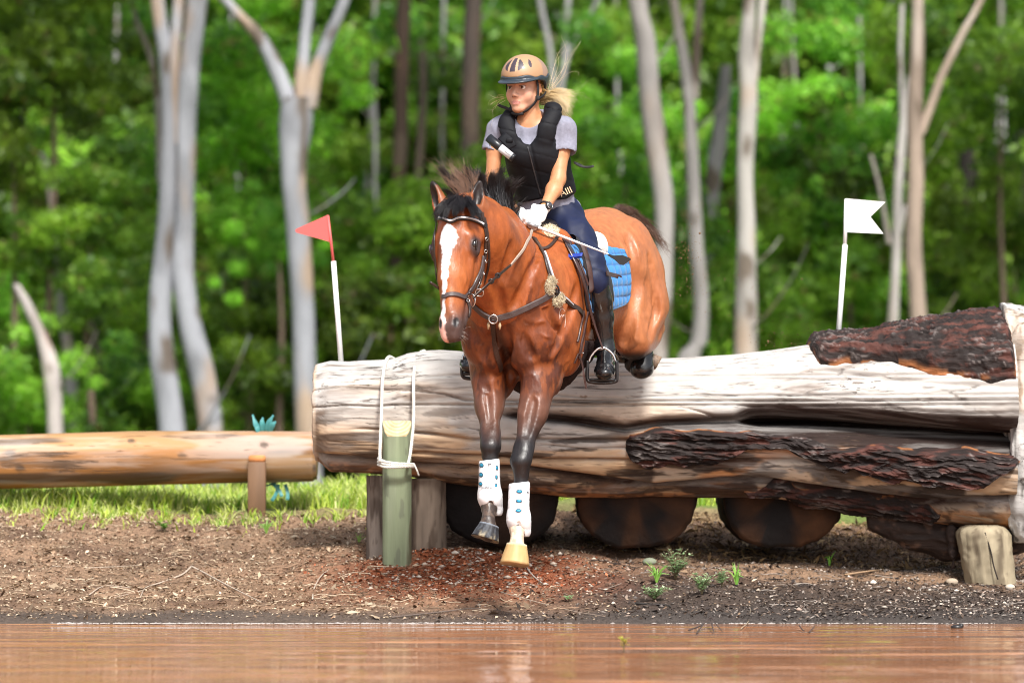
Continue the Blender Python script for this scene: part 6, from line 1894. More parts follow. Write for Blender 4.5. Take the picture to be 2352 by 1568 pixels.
def legboot(label, top, bot, rt, rb, ovals, flares, txt):
    t, b_ = A3(P(*top)), A3(P(*bot)); ax = (t - b_) / np.linalg.norm(t - b_)
    root = empty("leg_boot", b_, label, "horse boot", "white protective boots on the horse's forelegs")
    g = SDF(np.minimum(t, b_) - .10, np.maximum(t, b_) + .10, .0038)
    g.cone(b_, t, rb, rt, k=0)
    fb, fd = A3(P(*flares[0])), A3(P(*flares[1]))
    g.cone(b_ + H_S * .012, (fb + fd) / 2 + H_S * .028, rb * 1.0, .046, k=.03)
    # trims: flat top and an arched opening over the fetlock at the front
    X, Y, Z = np.meshgrid(*[g.lo[k] + g.h * np.arange(g.n[k]) for k in range(3)], indexing='ij', sparse=True)
    cutz = t[2] + .012 - .0
    g.F = np.maximum(g.F, (Z - cutz + (X - t[0]) * -.12).astype(np.float32))
    arch = (fb + fd) / 2
    for yy in (-.10, -.07, -.045, -.02):
        g.cone(arch + np.array((.004, yy, .030)), arch + np.array((.004, yy, -.045)), .010, .037, k=.003, op='sub')
    g.F = np.maximum(g.F, (fb[2] - .030 - Z + 0 * X).astype(np.float32))
    def seams(p):
        h = (p - b_) @ ax
        return np.exp(-((np.abs((h * 24) % 1 - .5) - .5) / .05) ** 2) * .0016
    g.disp(seams)
    V, F = g.mesh()
    c = np.tile(np.array((.80, .80, .82)), (len(V), 1))
    n = fbm(V * 30, 3, 4); c = mixc(c, np.array((.56, .54, .56)), sst(.55, .7, n) * .5)
    c = mixc(c, np.array((.62, .56, .62)), sst(.02, .04, V[:, 1] - b_[1]) * .4)
    o = link("shell", mesh("leg boot", V, F, c), WB, root)
    tr = bvh(V, F)
    for (ox, oy, w, h) in ovals:
        r = tr.ray_cast(CAM, ray(ox, oy).normalized())
        if r[0] is None: continue
        sc = (r[0].y + 16) / FPX; c0, n_ = A3(r[0]), A3(r[1])
        u = np.cross((0, 0, 1.0), n_); u /= np.linalg.norm(u); v = np.cross(n_, u)
        m = MB(); rr = MB()
        m.sphere(c0, (w * sc / 2, h * sc / 2, .0022), 14, 6, R=np.array((u, v, n_))); m.build("vent", OV, root)
        m = MB(); m.tube([c0 + n_ * .0008 + u * w * sc / 2 * 1.12 * math.cos(a) + v * h * sc / 2 * 1.12 * math.sin(a) for a in np.linspace(0, 2 * math.pi, 17)], .0012, 5, cap=False)
        m.build("vent_rim", DKT, root)
    for (s_, tx_, ty_, sz) in txt:
        r = tr.ray_cast(CAM, ray(tx_, ty_).normalized())
        if r[0] is not None:
            text(s_, A3(r[0]) + A3(r[1]) * .002, sz, DKT, root, "lettering", right=np.cross((0, 0, 1.0), A3(r[1])))
legboot("white leg boot with blue oval vents above the dark hoof", (1124, 1062, -.428), (1124, 1140, -.438), .0445, .0465,
        [(1106, 1068, 13, 9), (1105, 1090, 13, 9), (1104, 1111, 12, 8), (1141, 1074, 6, 9), (1140, 1095, 6, 9), (1139, 1115, 6, 8)],
        ((1104, 1168, -.43), (1146, 1172, -.43)), [("M", 1125, 1067, .020), ("AIRCOOLED", 1117, 1119, .011)])
legboot("white leg boot with three blue vents above the cream hoof", (1193, 1114, -.518), (1190, 1192, -.528), .0445, .0455,
        [(1193, 1128, 12, 7), (1192, 1150, 12, 7), (1191, 1172, 12, 7)], ((1166, 1216, -.53), (1212, 1220, -.53)), [("M", 1211, 1131, .016)])
for (lab, c0, c1, r) in (("glossy black boot on the hind fetlock, lowest behind the rider's foot", (1476, 805, .60), (1474, 842, .58), .052), ("black boot on the far hind leg, just behind the rider's heel", (1424, 794, .62), (1428, 812, .60), .040)):
    a_, b_ = A3(P(*c0)), A3(P(*c1)); g = SDF(np.minimum(a_, b_) - .09, np.maximum(a_, b_) + .09, .0045)
    g.cone(a_, b_, r * .92, r * .96, k=0); g.ell(b_ + np.array((0, 0, -.008)), (r, r, r * .85), k=.02)
    g.disp(lambda p: (fbm(p * 22, 2, 3) - .5) * .008)
    V, F = g.mesh(); link("hind_boot", mesh("hind boot", V, F), BOOT, None, label=lab, cat="horse boot")

# ---- eyes, whiskers, brand
HEYE = M("horse eye", (.010, .006, .005), rough=.05, spec=.8, coat=.5)
LID = M("eyelid skin", (.020, .012, .010), rough=.4)
for sd in (1, -1):
    q_ = HBVH.ray_cast(Vector(HD(.170, sd * .16, .060)), Vector(HD(.172, 0, -.010) - HD(.170, sd * .16, .060)).normalized())
    c_, nn = A3(q_[0]), A3(q_[1])
    ax1 = hd_a * .82 - hd_w * .35; ax1 -= nn * (ax1 @ nn); ax1 /= np.linalg.norm(ax1); ax2 = np.cross(nn, ax1)
    m = MB(); m.sphere(c_ - nn * (.0100 if sd > 0 else .0130), (.0205, .0150, .0125), 22, 14, R=np.array((ax1, ax2, nn))); m.build("eye", HEYE, horse)
    m = MB()
    for (k0, k1, rad_) in ((0, math.pi, .0042), (math.pi, 2 * math.pi, .0028)):
        m.tube([c_ + nn * ((-.0035 if sd > 0 else -.0075) + .0025 * abs(math.sin(t))) + ax1 * .0215 * math.cos(t) + ax2 * .0135 * math.sin(t) for t in np.linspace(k0, k1, 12)], rad_, 7)
    m.build("eyelid", LID, horse)
HAIRB = M("black mane hair", attr="Col", rough=.38, spec=.5)
def strands(name, roots, ctrls, tips, n, r, cols, rng, parent, jit=(.006, .02, .03), seg=7, clump=9, mt=HAIRB, taper=.15, curl=.0):
    """n tapering hairs; each takes a random place on the three guide polylines (lists of points, same length)"""
    R, C_, T = [np.array(q) for q in (roots, ctrls, tips)]
    k = len(R) - 1
    t = rng.random(n) * k; cl = np.round(t * clump) / clump; t2 = np.clip(t * .35 + cl * .65, 0, k - 1e-6); t1 = np.clip(t, 0, k - 1e-6)
    def at(A_, t_):
        i = t_.astype(int); f = (t_ - i)[:, None]
        return A_[i] * (1 - f) + A_[i + 1] * f
    a = at(R, t1) + rng.normal(size=(n, 3)) * jit[0]
    cj = rng.normal(size=(k * clump + 3, 3)) * jit[1] * 1.1
    b_ = at(C_, t1) + rng.normal(size=(n, 3)) * jit[1] * .5 + cj[(cl * clump).astype(int)]
    c_ = at(T, t2) + rng.normal(size=(n, 3)) * jit[2] * .6 + cj[(cl * clump).astype(int)] * 1.6
    f = rng.uniform(.55, 1.0, n)[:, None]; c_ = b_ + (c_ - b_) * f
    u = np.linspace(0, 1, seg)
    ph = rng.uniform(0, 6.28, n)
    pts = ((1 - u) ** 2)[None, :, None] * a[:, None] + (2 * u * (1 - u))[None, :, None] * b_[:, None] + (u ** 2)[None, :, None] * c_[:, None]
    if curl: pts = pts + curl * (u ** 1.5)[None, :, None] * np.stack([np.sin(ph[:, None] + u * 7), np.cos(ph[:, None] + u * 5), np.sin(ph[:, None] * 2 + u * 6)], 2)
    d = np.gradient(pts, axis=1); d /= np.linalg.norm(d, axis=2)[:, :, None] + 1e-9
    up = np.cross(d, np.array((.1, 1, .2))); up /= np.linalg.norm(up, axis=2)[:, :, None] + 1e-9; v = np.cross(d, up)
    rr = (r * (1 - (1 - taper) * u))[None, :, None] * rng.uniform(.6, 1.3, n)[:, None, None]
    V = np.stack([pts + rr * (math.cos(q) * up + math.sin(q) * v) for q in (0, 2.094, 4.189)], 2).reshape(-1, 3)
    base = (np.arange(n)[:, None] * seg * 3 + np.arange(seg - 1)[None, :] * 3).ravel()
    F = np.concatenate([np.stack([base + q, base + (q + 1) % 3, base + 3 + (q + 1) % 3, base + 3 + q], 1) for q in range(3)])
    cc = mixc(np.tile(np.array(cols[0]), (n, 1)), np.array(cols[1]), rng.random(n) ** 2)
    tipc = np.array(cols[2])
    CV = (cc[:, None, None, :] * (1 - (u ** 2)[None, :, None, None]) + tipc[None, None, None, :] * (u ** 2)[None, :, None, None]).repeat(3, 2).reshape(-1, 3)
    return link(name, mesh(name, V, F, CV), mt, parent)
q3 = lambda L_: [A3(P(*p)) for p in L_]
sr = np.random.default_rng(3)
BK, BL, BR = (.006, .005, .007), (.016, .014, .018), (.022, .015, .014)
strands("mane", q3([(1066, 470, -.62), (1085, 468, -.60), (1105, 470, -.55), (1125, 478, -.46), (1148, 488, -.38), (1168, 500, -.28), (1186, 520, -.2)]),
        q3([(1050, 432, -.60), (1066, 424, -.56), (1090, 416, -.52), (1112, 412, -.44), (1136, 414, -.36), (1160, 436, -.28), (1172, 476, -.2)]),
        q3([(1028, 396, -.62), (1050, 394, -.58), (1082, 400, -.52), (1120, 404, -.46), (1156, 408, -.38), (1184, 422, -.30), (1190, 455, -.22)]), 5600, .0014, (BK, BL, BR), sr, horse, jit=(.012, .014, .016), curl=.012, clump=7)
strands("mane", q3([(1062, 470, -.64), (1080, 468, -.62), (1100, 470, -.56)]), q3([(1050, 425, -.62), (1068, 420, -.60), (1090, 418, -.55)]),
        q3([(1010, 402, -.62), (1024, 390, -.60), (1058, 388, -.56)]), 260, .0011, ((.16, .09, .06), (.30, .17, .11), (.40, .24, .16)), sr, horse, jit=(.012, .02, .03), curl=.016)
strands("forelock", q3([(1040, 462, -.70), (1052, 458, -.71), (1066, 460, -.71), (1078, 464, -.70)]), q3([(1006, 466, -.77), (1026, 466, -.80), (1078, 466, -.80), (1100, 470, -.77)]),
        q3([(996, 500, -.755), (1016, 498, -.815), (1082, 496, -.825), (1108, 490, -.77)]), 2600, .0013, (BK, (.022, .019, .021), BK), sr, horse, jit=(.010, .009, .008), clump=4, curl=.004)
strands("tail", q3([(1392, 500, 1.00), (1410, 500, 1.02), (1425, 505, 1.05)]), q3([(1400, 470, 1.02), (1446, 474, 1.08), (1475, 500, 1.12)]),
        q3([(1345, 490, 1.04), (1480, 545, 1.12), (1508, 600, 1.14)]), 1600, .0014, ((.10, .045, .025), (.030, .018, .014), (.07, .035, .022)), sr, horse, jit=(.012, .020, .03), curl=.012, clump=4)
strands("tail", q3([(1440, 500, 1.05), (1460, 520, 1.08)]), q3([(1478, 520, 1.1), (1490, 540, 1.12)]), q3([(1500, 575, 1.12), (1518, 610, 1.14)]), 260, .0018, ((.12, .06, .035), (.030, .018, .014), (.10, .05, .03)), sr, horse, jit=(.010, .016, .025), curl=.016, clump=4)
WHI = M("pale whisker", (.55, .5, .45), rough=.5)
m = MB(); wr = np.random.default_rng(9)
for k in range(20):
    sd = wr.choice((-1, 1)); a_ = wr.uniform(.52, .575); p = HD(a_, sd * wr.uniform(.015, .045), wr.uniform(-.035, .01)); r_ = HBVH.find_nearest(Vector(p)); p, nn = A3(r_[0]), A3(r_[1])
    d = nn + wr.normal(size=3) * .35 + hd_a * .3; L_ = wr.uniform(.010, .022)
    m.tube([p, p + d * L_ * .5, p + d * L_ + np.array((0, 0, -.004))], [.0003, .00025, .0001], 3, cap=False)
m.build("whiskers", WHI, horse)
# brand on the shoulder
BRD = M("pale freeze brand", (.62, .50, .44), rough=.6)
m = MB()
for ctrl in ([(1286, 734), (1285, 716), (1290, 708), (1297, 714), (1298, 732), (1297, 752)], [(1287, 728), (1290, 722), (1292, 729), (1295, 722), (1296, 730)]):
    p, q = onpath(ctrl, .0006, 5, True); m.tube(p, .0013, 5)
m.build("brand_mark", BRD, horse)

# ---- helmet
def hel_field(off, rr=(.099, .124, .098)):
    g_ = SDF(RH(0, 0, .04) - .19, RH(0, 0, .04) + .19, .0029)
    g_.ell(RH(0, -.010, .050), (rr[0] + off, rr[1] + off, rr[2] + off), RR, k=0)
    X, Y, Z = np.meshgrid(*[g_.lo[k] + g_.h * np.arange(g_.n[k]) for k in range(3)], indexing='ij', sparse=True)
    U = (X - rO[0]) * r_u[0] + (Y - rO[1]) * r_u[1] + (Z - rO[2]) * r_u[2]
    Fw = (X - rO[0]) * r_f[0] + (Y - rO[1]) * r_f[1] + (Z - rO[2]) * r_f[2]
    Rr = (X - rO[0]) * r_r[0] + (Y - rO[1]) * r_r[1] + (Z - rO[2]) * r_r[2]
    return g_, U, Fw, Rr
g, U, Fw, Rr = hel_field(0)
rim = .046 + .022 * np.clip((-Fw) / .10, 0, 1) + .004 * np.sin(Fw * 90)
g.F = np.maximum(g.F, (rim - U).astype(np.float32))
V, F = g.mesh()
d = V - rO; hr, hf, hu = d @ r_r, d @ r_f, d @ r_u
c = np.tile(np.array((.36, .215, .115)), (len(V), 1))
side = (hf < .012 - .25 * (hu - .05)) & (hf > -.085) & (np.abs(hr) > .02) & (hu < .125)
c[side] = (.28, .18, .13)
azv = np.arctan2(hr, hf)          # 0 = front
vent = (np.abs(azv - .0) < .46 + .0 * hu) & (hu > .072) & (hu < .124)
rib_ = (np.abs(np.abs(azv) - .17) < .055)
ellv = ((azv / .46) ** 2 + ((hu - .098) / .030) ** 2) < 1
c[ellv & (hf > 0)] = (.045, .032, .045); c[ellv & rib_ & (hf > 0)] = (.42, .28, .17)
for s_ in (-1, 1):
    sl = (((azv - s_ * .80) / .09) ** 2 + ((hu - .104 ) / .018) ** 2) < 1
    c[sl & (hf > -.02)] = (.045, .032, .045)
HSH = M("tan helmet shell", attr="Col", rough=.5, spec=.5, coat=.15)
helm = link("helmet", mesh("helmet", V, F, c), HSH, person)
NV = M("dark slate helmet band", (.025, .038, .052), rough=.35, coat=.1)
g, U, Fw, Rr = hel_field(.0035)
rim = .046 + .022 * np.clip((-Fw) / .10, 0, 1) + .004 * np.sin(Fw * 90)
low = .030 - .070 * sst(.01, -.10, Fw)
g.F = np.maximum(np.maximum(g.F, (U - rim - .002).astype(np.float32)), (low - U).astype(np.float32))
# brim
br_ = SDF(RH(0, 0, .04) - .19, RH(0, 0, .04) + .19, .0029)
br_.ell(RH(0, .040, .036), (.094, .108, .012), np.array((r_r, (r_f * .98 - r_u * .17), r_u * .98 + r_f * .17)), k=0)
br_.F = np.maximum(br_.F, (.02 - Fw).astype(np.float32))
g.F = np.minimum(g.F, br_.F)
g.ell(RH(0, -.006, .020), (.082, .104, .10), RR, k=.0, op='sub')
V, F = g.mesh(); link("helmet_band", mesh("helmet band", V, F), NV, helm)
g2 = bvh(V, F)
# harness
BW = M("black webbing", (.012, .012, .014), rough=.7)
m = MB()
def rs(L_, w, th=.003):
    pts = spline([RH(*p) for p in L_], 5)
    m.strap(pts, [(p - RH(0, .0, -.02)) for p in pts], w, th)
rs([(.070, .018, .040), (.0745, .016, .0), (.070, .014, -.040), (.056, .022, -.070), (.030, .048, -.100), (.0, .064, -.112)], .014)
rs([(-.070, .018, .040), (-.0745, .020, .0), (-.068, .020, -.040), (-.054, .028, -.072), (-.030, .050, -.100), (.0, .064, -.112)], .014)
rs([(.078, -.062, -.010), (.076, -.030, -.035), (.069, .012, -.050)], .014)
rs([(-.078, -.062, -.010), (-.076, -.030, -.035), (-.068, .018, -.050)], .014)
m.box(RH(.071, .014, -.046), (.018, .012, .022), RR, .003); m.box(RH(-.040, .040, -.092), (.024, .016, .020), RR, .003)
m.tube([RH(.02, .058, -.112), RH(-.012, .062, -.113), RH(-.03, .055, -.108)], .012, 8, flat=.6)
m.build("harness", BW, helm)
m = MB(); m.strap(spline([RH(-.045, .040, -.096), RH(-.075, .040, -.082), RH(-.098, .038, -.074), RH(-.112, .036, -.066)], 4), [r_f] * 13, .013, .003); m.build("loose_strap", BW, helm)
# rider's hair
BLO = M("blonde hair", attr="Col", rough=.45, spec=.4)
G1, G2, G3 = (.46, .30, .12), (.72, .55, .30), (.80, .66, .42)
hr_ = lambda L_: [A3(P(*p)) for p in L_]
strands("hair", hr_([(1240, 222, .10), (1244, 228, .12), (1246, 236, .12)]), hr_([(1274, 204, .10), (1280, 213, .12), (1270, 227, .12)]), hr_([(1318, 232, .10), (1312, 262, .12), (1300, 285, .12)]), 1150, .0009, (G1, G2, G3), sr, person, jit=(.006, .010, .014), mt=BLO, curl=.014, clump=6, seg=12)
strands("hair", hr_([(1256, 214, .10), (1270, 212, .10), (1290, 216, .10)]), hr_([(1262, 160, .10), (1292, 175, .1), (1322, 200, .1)]), hr_([(1250, 125, .10), (1300, 155, .1), (1335, 225, .1)]), 26, .0008, (G2, G3, (.85, .75, .5)), sr, person, jit=(.006, .035, .05), mt=BLO, curl=.03, clump=4, seg=12)
strands("hair", hr_([(1155, 214, .02), (1160, 230, .02)]), hr_([(1145, 205, .0), (1138, 250, .02)]), hr_([(1128, 190, .0), (1128, 280, .02)]), 8, .0008, (G2, G3, (.85, .75, .5)), sr, person, jit=(.003, .01, .02), mt=BLO, curl=.015, clump=2, seg=9)
strands("hair", [RH(.070, -.028, .022), RH(.068, -.028, -.02)], [RH(.074, -.045, .010), RH(.068, -.05, -.03)], [RH(.070, -.075, -.015), RH(.06, -.08, -.035)], 260, .0014, (G1, G1, G2), sr, person, jit=(.004, .005, .006), mt=BLO)
# ---- on the vest: canister, cord, lettering, zip
CAN = M("silver canister sleeve", (.60, .60, .62), rough=.4, vary=.1, vscale=120)
cn0, cn1, cn2 = A3(P(1122, 316, -.115)), A3(P(1150, 340, -.130)), A3(P(1180, 364, -.135))
m = MB(); m.tube([cn0, cn0 * .1 + cn1 * .9, cn1], [.0195, .0195, .016], 14); m.tube([cn2 + (cn1 - cn2) * .18, cn2], .018, 14)
can = m.build("canister", M("black plastic cap", (.014, .016, .020), rough=.3), vest)
m = MB(); m.tube([cn1 + (cn1 - cn2) * .05, cn2 + (cn1 - cn2) * .15], .0172, 16); m.build("label_sleeve", CAN, vest)
m = MB(); m.strap(spline([A3(P(1152, 312, -.10)), A3(P(1168, 326, -.122)), A3(P(1176, 340, -.12))], 4), [(0, -1, .2)] * 9, .045, .004); m.box(A3(P(1170, 322, -.128)), (.030, .010, .020), bev=.003)
m.build("buckle_strap", VEST, vest)
text("mmmmm", cn1 * .45 + cn2 * .55 + np.array((0, -.0178, 0)), .008, M("grey print", (.25, .25, .27)), vest, "small_print", right=tuple(cn2 - cn1), up=(0, -.1, 1))
GLD = M("pale gold lettering", (.62, .42, .26), rough=.6)
rr_ = VBVH.ray_cast(CAM, ray(1300, 441).normalized())
if rr_[0] is not None:
    text("AIII", A3(rr_[0]) + np.array((.0, -.008, 0)), .042, GLD, vest, "lettering", right=(.86, .30, .36), up=(-.2, .2, 1))
m = MB(); m.strap(spline([A3(P(1320, 374, -.0)), A3(P(1334, 382, -.02)), A3(P(1350, 384, -.03)), A3(P(1364, 382, -.04))], 4), [(0, -1, .3)] * 13, .010, .003)
m.tube(spline([A3(P(1318, 372, .0)), A3(P(1330, 376, -.01)), A3(P(1345, 383, -.02)), A3(P(1362, 381, -.03))], 4), .0022, 6); m.build("side_cord", BW, vest)
m = MB(); zp = []
for py_ in range(335, 455, 6):
    r_ = VBVH.ray_cast(CAM, ray(1211 + (py_ - 335) * .27, py_).normalized())
    if r_[0] is not None: zp.append(A3(r_[0]) + A3(r_[1]) * .001)
if len(zp) > 3: m.strap(zp, [(0, -1, 0)] * len(zp), .006, .002)
m.build("zip", M("zip teeth", (.05, .05, .055), rough=.3, metal=.6), vest)
# watch
wc = A3(P(1256, 474, -.148)); wn_ = np.array((.75, -.6, .25)); wn_ /= np.linalg.norm(wn_)
wax = (Q(1232, 505, -.2) - Q(1272, 436, -.05)); wax /= np.linalg.norm(wax)
m = MB()
cc0 = Q(1253, 474, -.128)
m.tube(ring_pts(cc0, wax, .0265, 20)[:-1] + ring_pts(cc0, wax, .0265, 20)[:1], .004, 6, cap=False)
m.tube([wc + wn_ * .006, wc + wn_ * .018], .0165, 18)
wt = m.build("wristwatch", BW, None, label="round black wristwatch above the rider's white glove", cat="watch")
m = MB(); m.tube([wc + wn_ * .0182, wc + wn_ * .0195], .0135, 18); m.build("watch_face", M("watch glass", (.05, .05, .055), rough=.08), wt)
m = MB(); m.tube(ring_pts(wc + wn_ * .018, wn_, .0155, 18)[:-1] + ring_pts(wc + wn_ * .018, wn_, .0155, 18)[:1], .0016, 5, cap=False); m.build("bezel", STEEL, wt)
# ================================================================== GROUND COVER
dr = np.random.default_rng(77)
GT_TREE = None
def gz(x, y): return ground_z(np.asarray(x, float), np.asarray(y, float))
# height of the shore where water meets earth at each x
def chips(name, n, xr, yfn, size, cols, label, wr_=(.25, .5), lift=.35, dens=None, th=0.0):
    x = dr.uniform(xr[0], xr[1], n); y = yfn(n)
    if dens is not None:
        k = dr.random(n) < dens(x, y); x, y = x[k], y[k]; n = len(x)
    z = gz(x, y)
    L_ = size * np.exp(dr.normal(size=n) * .45); w = L_ * dr.uniform(wr_[0], wr_[1], n)
    a = dr.uniform(0, math.pi * 2, n); tl = dr.normal(size=n) * lift
    t = np.stack([np.cos(a) * np.cos(tl), np.sin(a) * np.cos(tl), np.sin(tl)], 1)
    up = np.stack([dr.normal(size=n) * .45, dr.normal(size=n) * .45, np.ones(n)], 1); s = np.cross(up, t); s /= np.linalg.norm(s, axis=1)[:, None]; nn = np.cross(t, s)
    p = np.stack([x, y, z + L_ * .18 * np.abs(tl) + .003], 1)
    h = (L_ * dr.uniform(.05, .22, n))[:, None] * nn
    V = np.stack([p - t * L_[:, None] * .5, p + s * w[:, None] * .5 + h, p + t * L_[:, None] * .5, p - s * w[:, None] * .5 + h * .4], 1).reshape(-1, 3)
    F = np.arange(4 * n).reshape(n, 4)
    cc = np.array(cols)[dr.integers(0, len(cols), n)] * dr.uniform(.6, 1.25, n)[:, None]
    return link(name, mesh(name, V, F, np.repeat(cc, 4, 0)), M(name + " mat", attr="Col", rough=.75, spec=.3), smooth=False, kind="stuff", label=label, cat=name.replace("_", " "))
TAN = [(.42, .31, .21), (.46, .35, .24), (.24, .16, .10), (.15, .095, .06), (.30, .19, .12), (.55, .44, .32)]
DRK = [(.05, .035, .028), (.10, .065, .045), (.20, .15, .12), (.03, .022, .02), (.28, .24, .21)]
chips("leaf_litter", 46000, (-2.75, 1.2), lambda n: dr.uniform(-.60, 2.5, n), .0135, TAN, "pale brown leaf litter and bark chips over the bank", dens=lambda x, y: np.clip(.9 - (x + .25) * .9, .06, 1) * (.45 + .55 * sst(-.5, .4, y)) * (1 - .75 * np.exp(-((x + .15) / .45) ** 2 - ((y - .6) / .5) ** 2)))
chips("bark_mulch", 38000, (-.6, 2.9), lambda n: dr.uniform(-.62, 2.4, n), .0125, DRK, "dark bark mulch and wet debris on the bank under the log", dens=lambda x, y: np.clip(.25 + (x + .1) * .5, .1, 1) * (1 - .7 * np.exp(-((x + .15) / .45) ** 2 - ((y - .6) / .5) ** 2)))
chips("straw_mulch", 6500, (.3, 2.3), lambda n: dr.uniform(1.3, 2.6, n), .030, [(.30, .19, .09), (.20, .12, .055), (.11, .07, .04), (.40, .28, .15)], "straw coloured mulch behind the log sections", wr_=(.08, .2), lift=.5)
chips("red_clay_crumbs", 13000, (-.95, .55), lambda n: np.clip(dr.normal(.62, .30, n), -.1, 1.3), .0095, [(.34, .10, .04), (.26, .07, .025), (.42, .15, .07), (.18, .05, .02)], "red clay crumbs heaped round the green post", wr_=(.5, .9), dens=lambda x, y: np.exp(-((x + .22) / .42) ** 2))
# pebbles
def stones(name, n, xr, yr, size, cols, label, dens=None, kind="stuff"):
    x = dr.uniform(*xr, n); y = dr.uniform(*yr, n)
    if dens is not None:
        k = dr.random(n) < dens(x, y); x, y = x[k], y[k]; n = len(x)
    z = gz(x, y)
    base = np.array([(0, 0, 1), (.9, 0, .3), (.3, .85, .3), (-.7, .5, .3), (-.7, -.5, .3), (.3, -.85, .3), (0, 0, -.5)])
    tris = [(0, 1, 2), (0, 2, 3), (0, 3, 4), (0, 4, 5), (0, 5, 1), (6, 2, 1), (6, 3, 2), (6, 4, 3), (6, 5, 4), (6, 1, 5)]
    r = size * np.exp(dr.normal(size=n) * .4); a = dr.uniform(0, 6.28, n)
    sx = dr.uniform(.7, 1.3, n); sz = dr.uniform(.45, .8, n)
    c, s = np.cos(a), np.sin(a)
    B = base[None] * (1 + dr.uniform(-.22, .22, (n, 7, 1)))
    X = (B[:, :, 0] * sx[:, None]); Y_ = B[:, :, 1]
    V = np.stack([(X * c[:, None] - Y_ * s[:, None]) * r[:, None] + x[:, None], (X * s[:, None] + Y_ * c[:, None]) * r[:, None] + y[:, None], B[:, :, 2] * (r * sz)[:, None] + z[:, None] + .001], 2).reshape(-1, 3)
    F = (np.arange(n)[:, None, None] * 7 + np.array(tris)[None]).reshape(-1, 3)
    cc = np.array(cols)[dr.integers(0, len(cols), n)] * dr.uniform(.7, 1.2, n)[:, None]
    return link(name, mesh(name, V, F, np.repeat(cc, 7, 0)), M(name + " mat", attr="Col", rough=.7, vary=.15, vscale=90), kind=kind, label=label, cat="pebbles")
PB = [(.46, .38, .31), (.55, .45, .36), (.34, .26, .21), (.42, .30, .24), (.60, .52, .44)]
stones("pebbles", 1500, (-.85, .45), (.15, 1.1), .0085, PB, "pale pebbles in the red clay round the green post", dens=lambda x, y: np.exp(-((x + .18) / .40) ** 2 - ((y - .6) / .4) ** 2))
stones("gravel", 2600, (.3, 2.8), (-.45, 1.6), .0070, PB + [(.2, .17, .15), (.12, .1, .09)], "scattered gravel on the dark bank towards the leaning stump", dens=lambda x, y: .25 + .7 * sst(1.2, 2.3, x))
# pale flecks modelled in place of the sky's reflection along the waterline
n = 2600
x = dr.uniform(-2.8, 2.8, n)
_sx = np.linspace(-2.85, 2.85, 400); _sy = np.arange(-1.0, -.3, .004); _g = gz(np.repeat(_sx, len(_sy)), np.tile(_sy, len(_sx))).reshape(len(_sx), len(_sy)); _ys = _sy[np.argmax(_g > 0.0, axis=1)]
y = np.interp(x, _sx, _ys) - .012 + dr.normal(size=n) * .022
k = dr.random(n) < (.35 + .65 * sst(.6, -.8, x)) * (.12 + .88) * sst(.42, .6, fbm(np.stack([x * 1.3, 0 * x + 3, 0 * x], 1), 2, 15)); x, y = x[k], y[k]; n = len(x)
a = np.linspace(0, 2 * math.pi, 6, endpoint=False); r = .0026 * np.exp(dr.normal(size=n) * .5)
V = np.concatenate([np.stack([x[:, None] + r[:, None] * 1.9 * np.cos(a), y[:, None] + r[:, None] * np.sin(a), np.full((n, 6), .0025)], 2), np.stack([x, y, .004 + r * .35], 1)[:, None]], 1).reshape(-1, 3)
F = (np.arange(n)[:, None, None] * 7 + np.array([(j, (j + 1) % 6, 6) for j in range(6)])[None]).reshape(-1, 3)
link("shore_glint", mesh("glint", V, F), M("shore glint", (.46, .42, .39), rough=.2, spec=.6), kind="stuff", label="thin pale line of flecks standing for sky glints along the water's edge", cat="glint")
# ------------------------------------------------------------------ grass
def blades(name, x, y, hmin, hmax, cols, label, mt, w=.0042, lean=.45):
    n = len(x); z = gz(x, y)
    h = dr.uniform(hmin, hmax, n) * (.55 + .9 * fbm(np.stack([x * 5, y * 2, 0 * x], 1), 2, 33))
    a = dr.uniform(0, 6.28, n); b_ = dr.normal(size=(n, 2)) * lean
    s = np.stack([np.cos(a), np.sin(a), 0 * a], 1) * (w * dr.uniform(.7, 1.5, n))[:, None]
    p0 = np.stack([x, y, z - .004], 1); p1 = p0 + np.stack([b_[:, 0] * h * .3, b_[:, 1] * h * .3, h * .6], 1); p2 = p0 + np.stack([b_[:, 0] * h * .85, b_[:, 1] * h * .85, h * .98], 1)
    V = np.stack([p0 - s, p0 + s, p1 + s * .8, p1 - s * .8, p2 + s * .1, p2 - s * .1], 1).reshape(-1, 3)
    o = np.arange(n)[:, None] * 6
    F = np.vstack([o + np.array([[0, 1, 2, 3]]), o + np.array([[3, 2, 4, 5]])])
    cc = np.array(cols)[dr.integers(0, len(cols), n)] * dr.uniform(.75, 1.25, n)[:, None]
    return link(name, mesh(name, V, F, np.repeat(cc, 6, 0)), mt, smooth=False, kind="stuff", label=label, cat="grass")
GRASS = M("grass blades", attr="Col", rough=.5, trans=.4, spec=.35)
GC = [(.44, .56, .07), (.52, .64, .12), (.60, .66, .24), (.20, .38, .03), (.56, .60, .22)]
n = 62000
x = dr.uniform(-3.1, 3.1, n); y = 2.05 + np.abs(dr.normal(size=n)) * .95
edge = 2.66 + (fbm(np.stack([x * 2.2, 0 * x, 0 * x], 1), 3, 40) - .5) * .55 + .35 * sst(-.9, .3, x)
k = (y > edge) & (y < 5.2); x, y = x[k], y[k]
blades("grass", x, y, .03, .115, GC, "bright green ragged grass along the top of the bank", GRASS)
n = 1500
x = dr.uniform(-2.9, -.7, n); y = dr.normal(2.3, .16, n)
c5 = np.round(x * 7) / 7 + dr.normal(size=n) * .02; x = np.where(dr.random(n) < .8, c5, x)
blades("grass_tufts", x, y, .015, .06, GC, "small grass tufts straggling down the bare bank", GRASS, w=.0035, lean=.7)

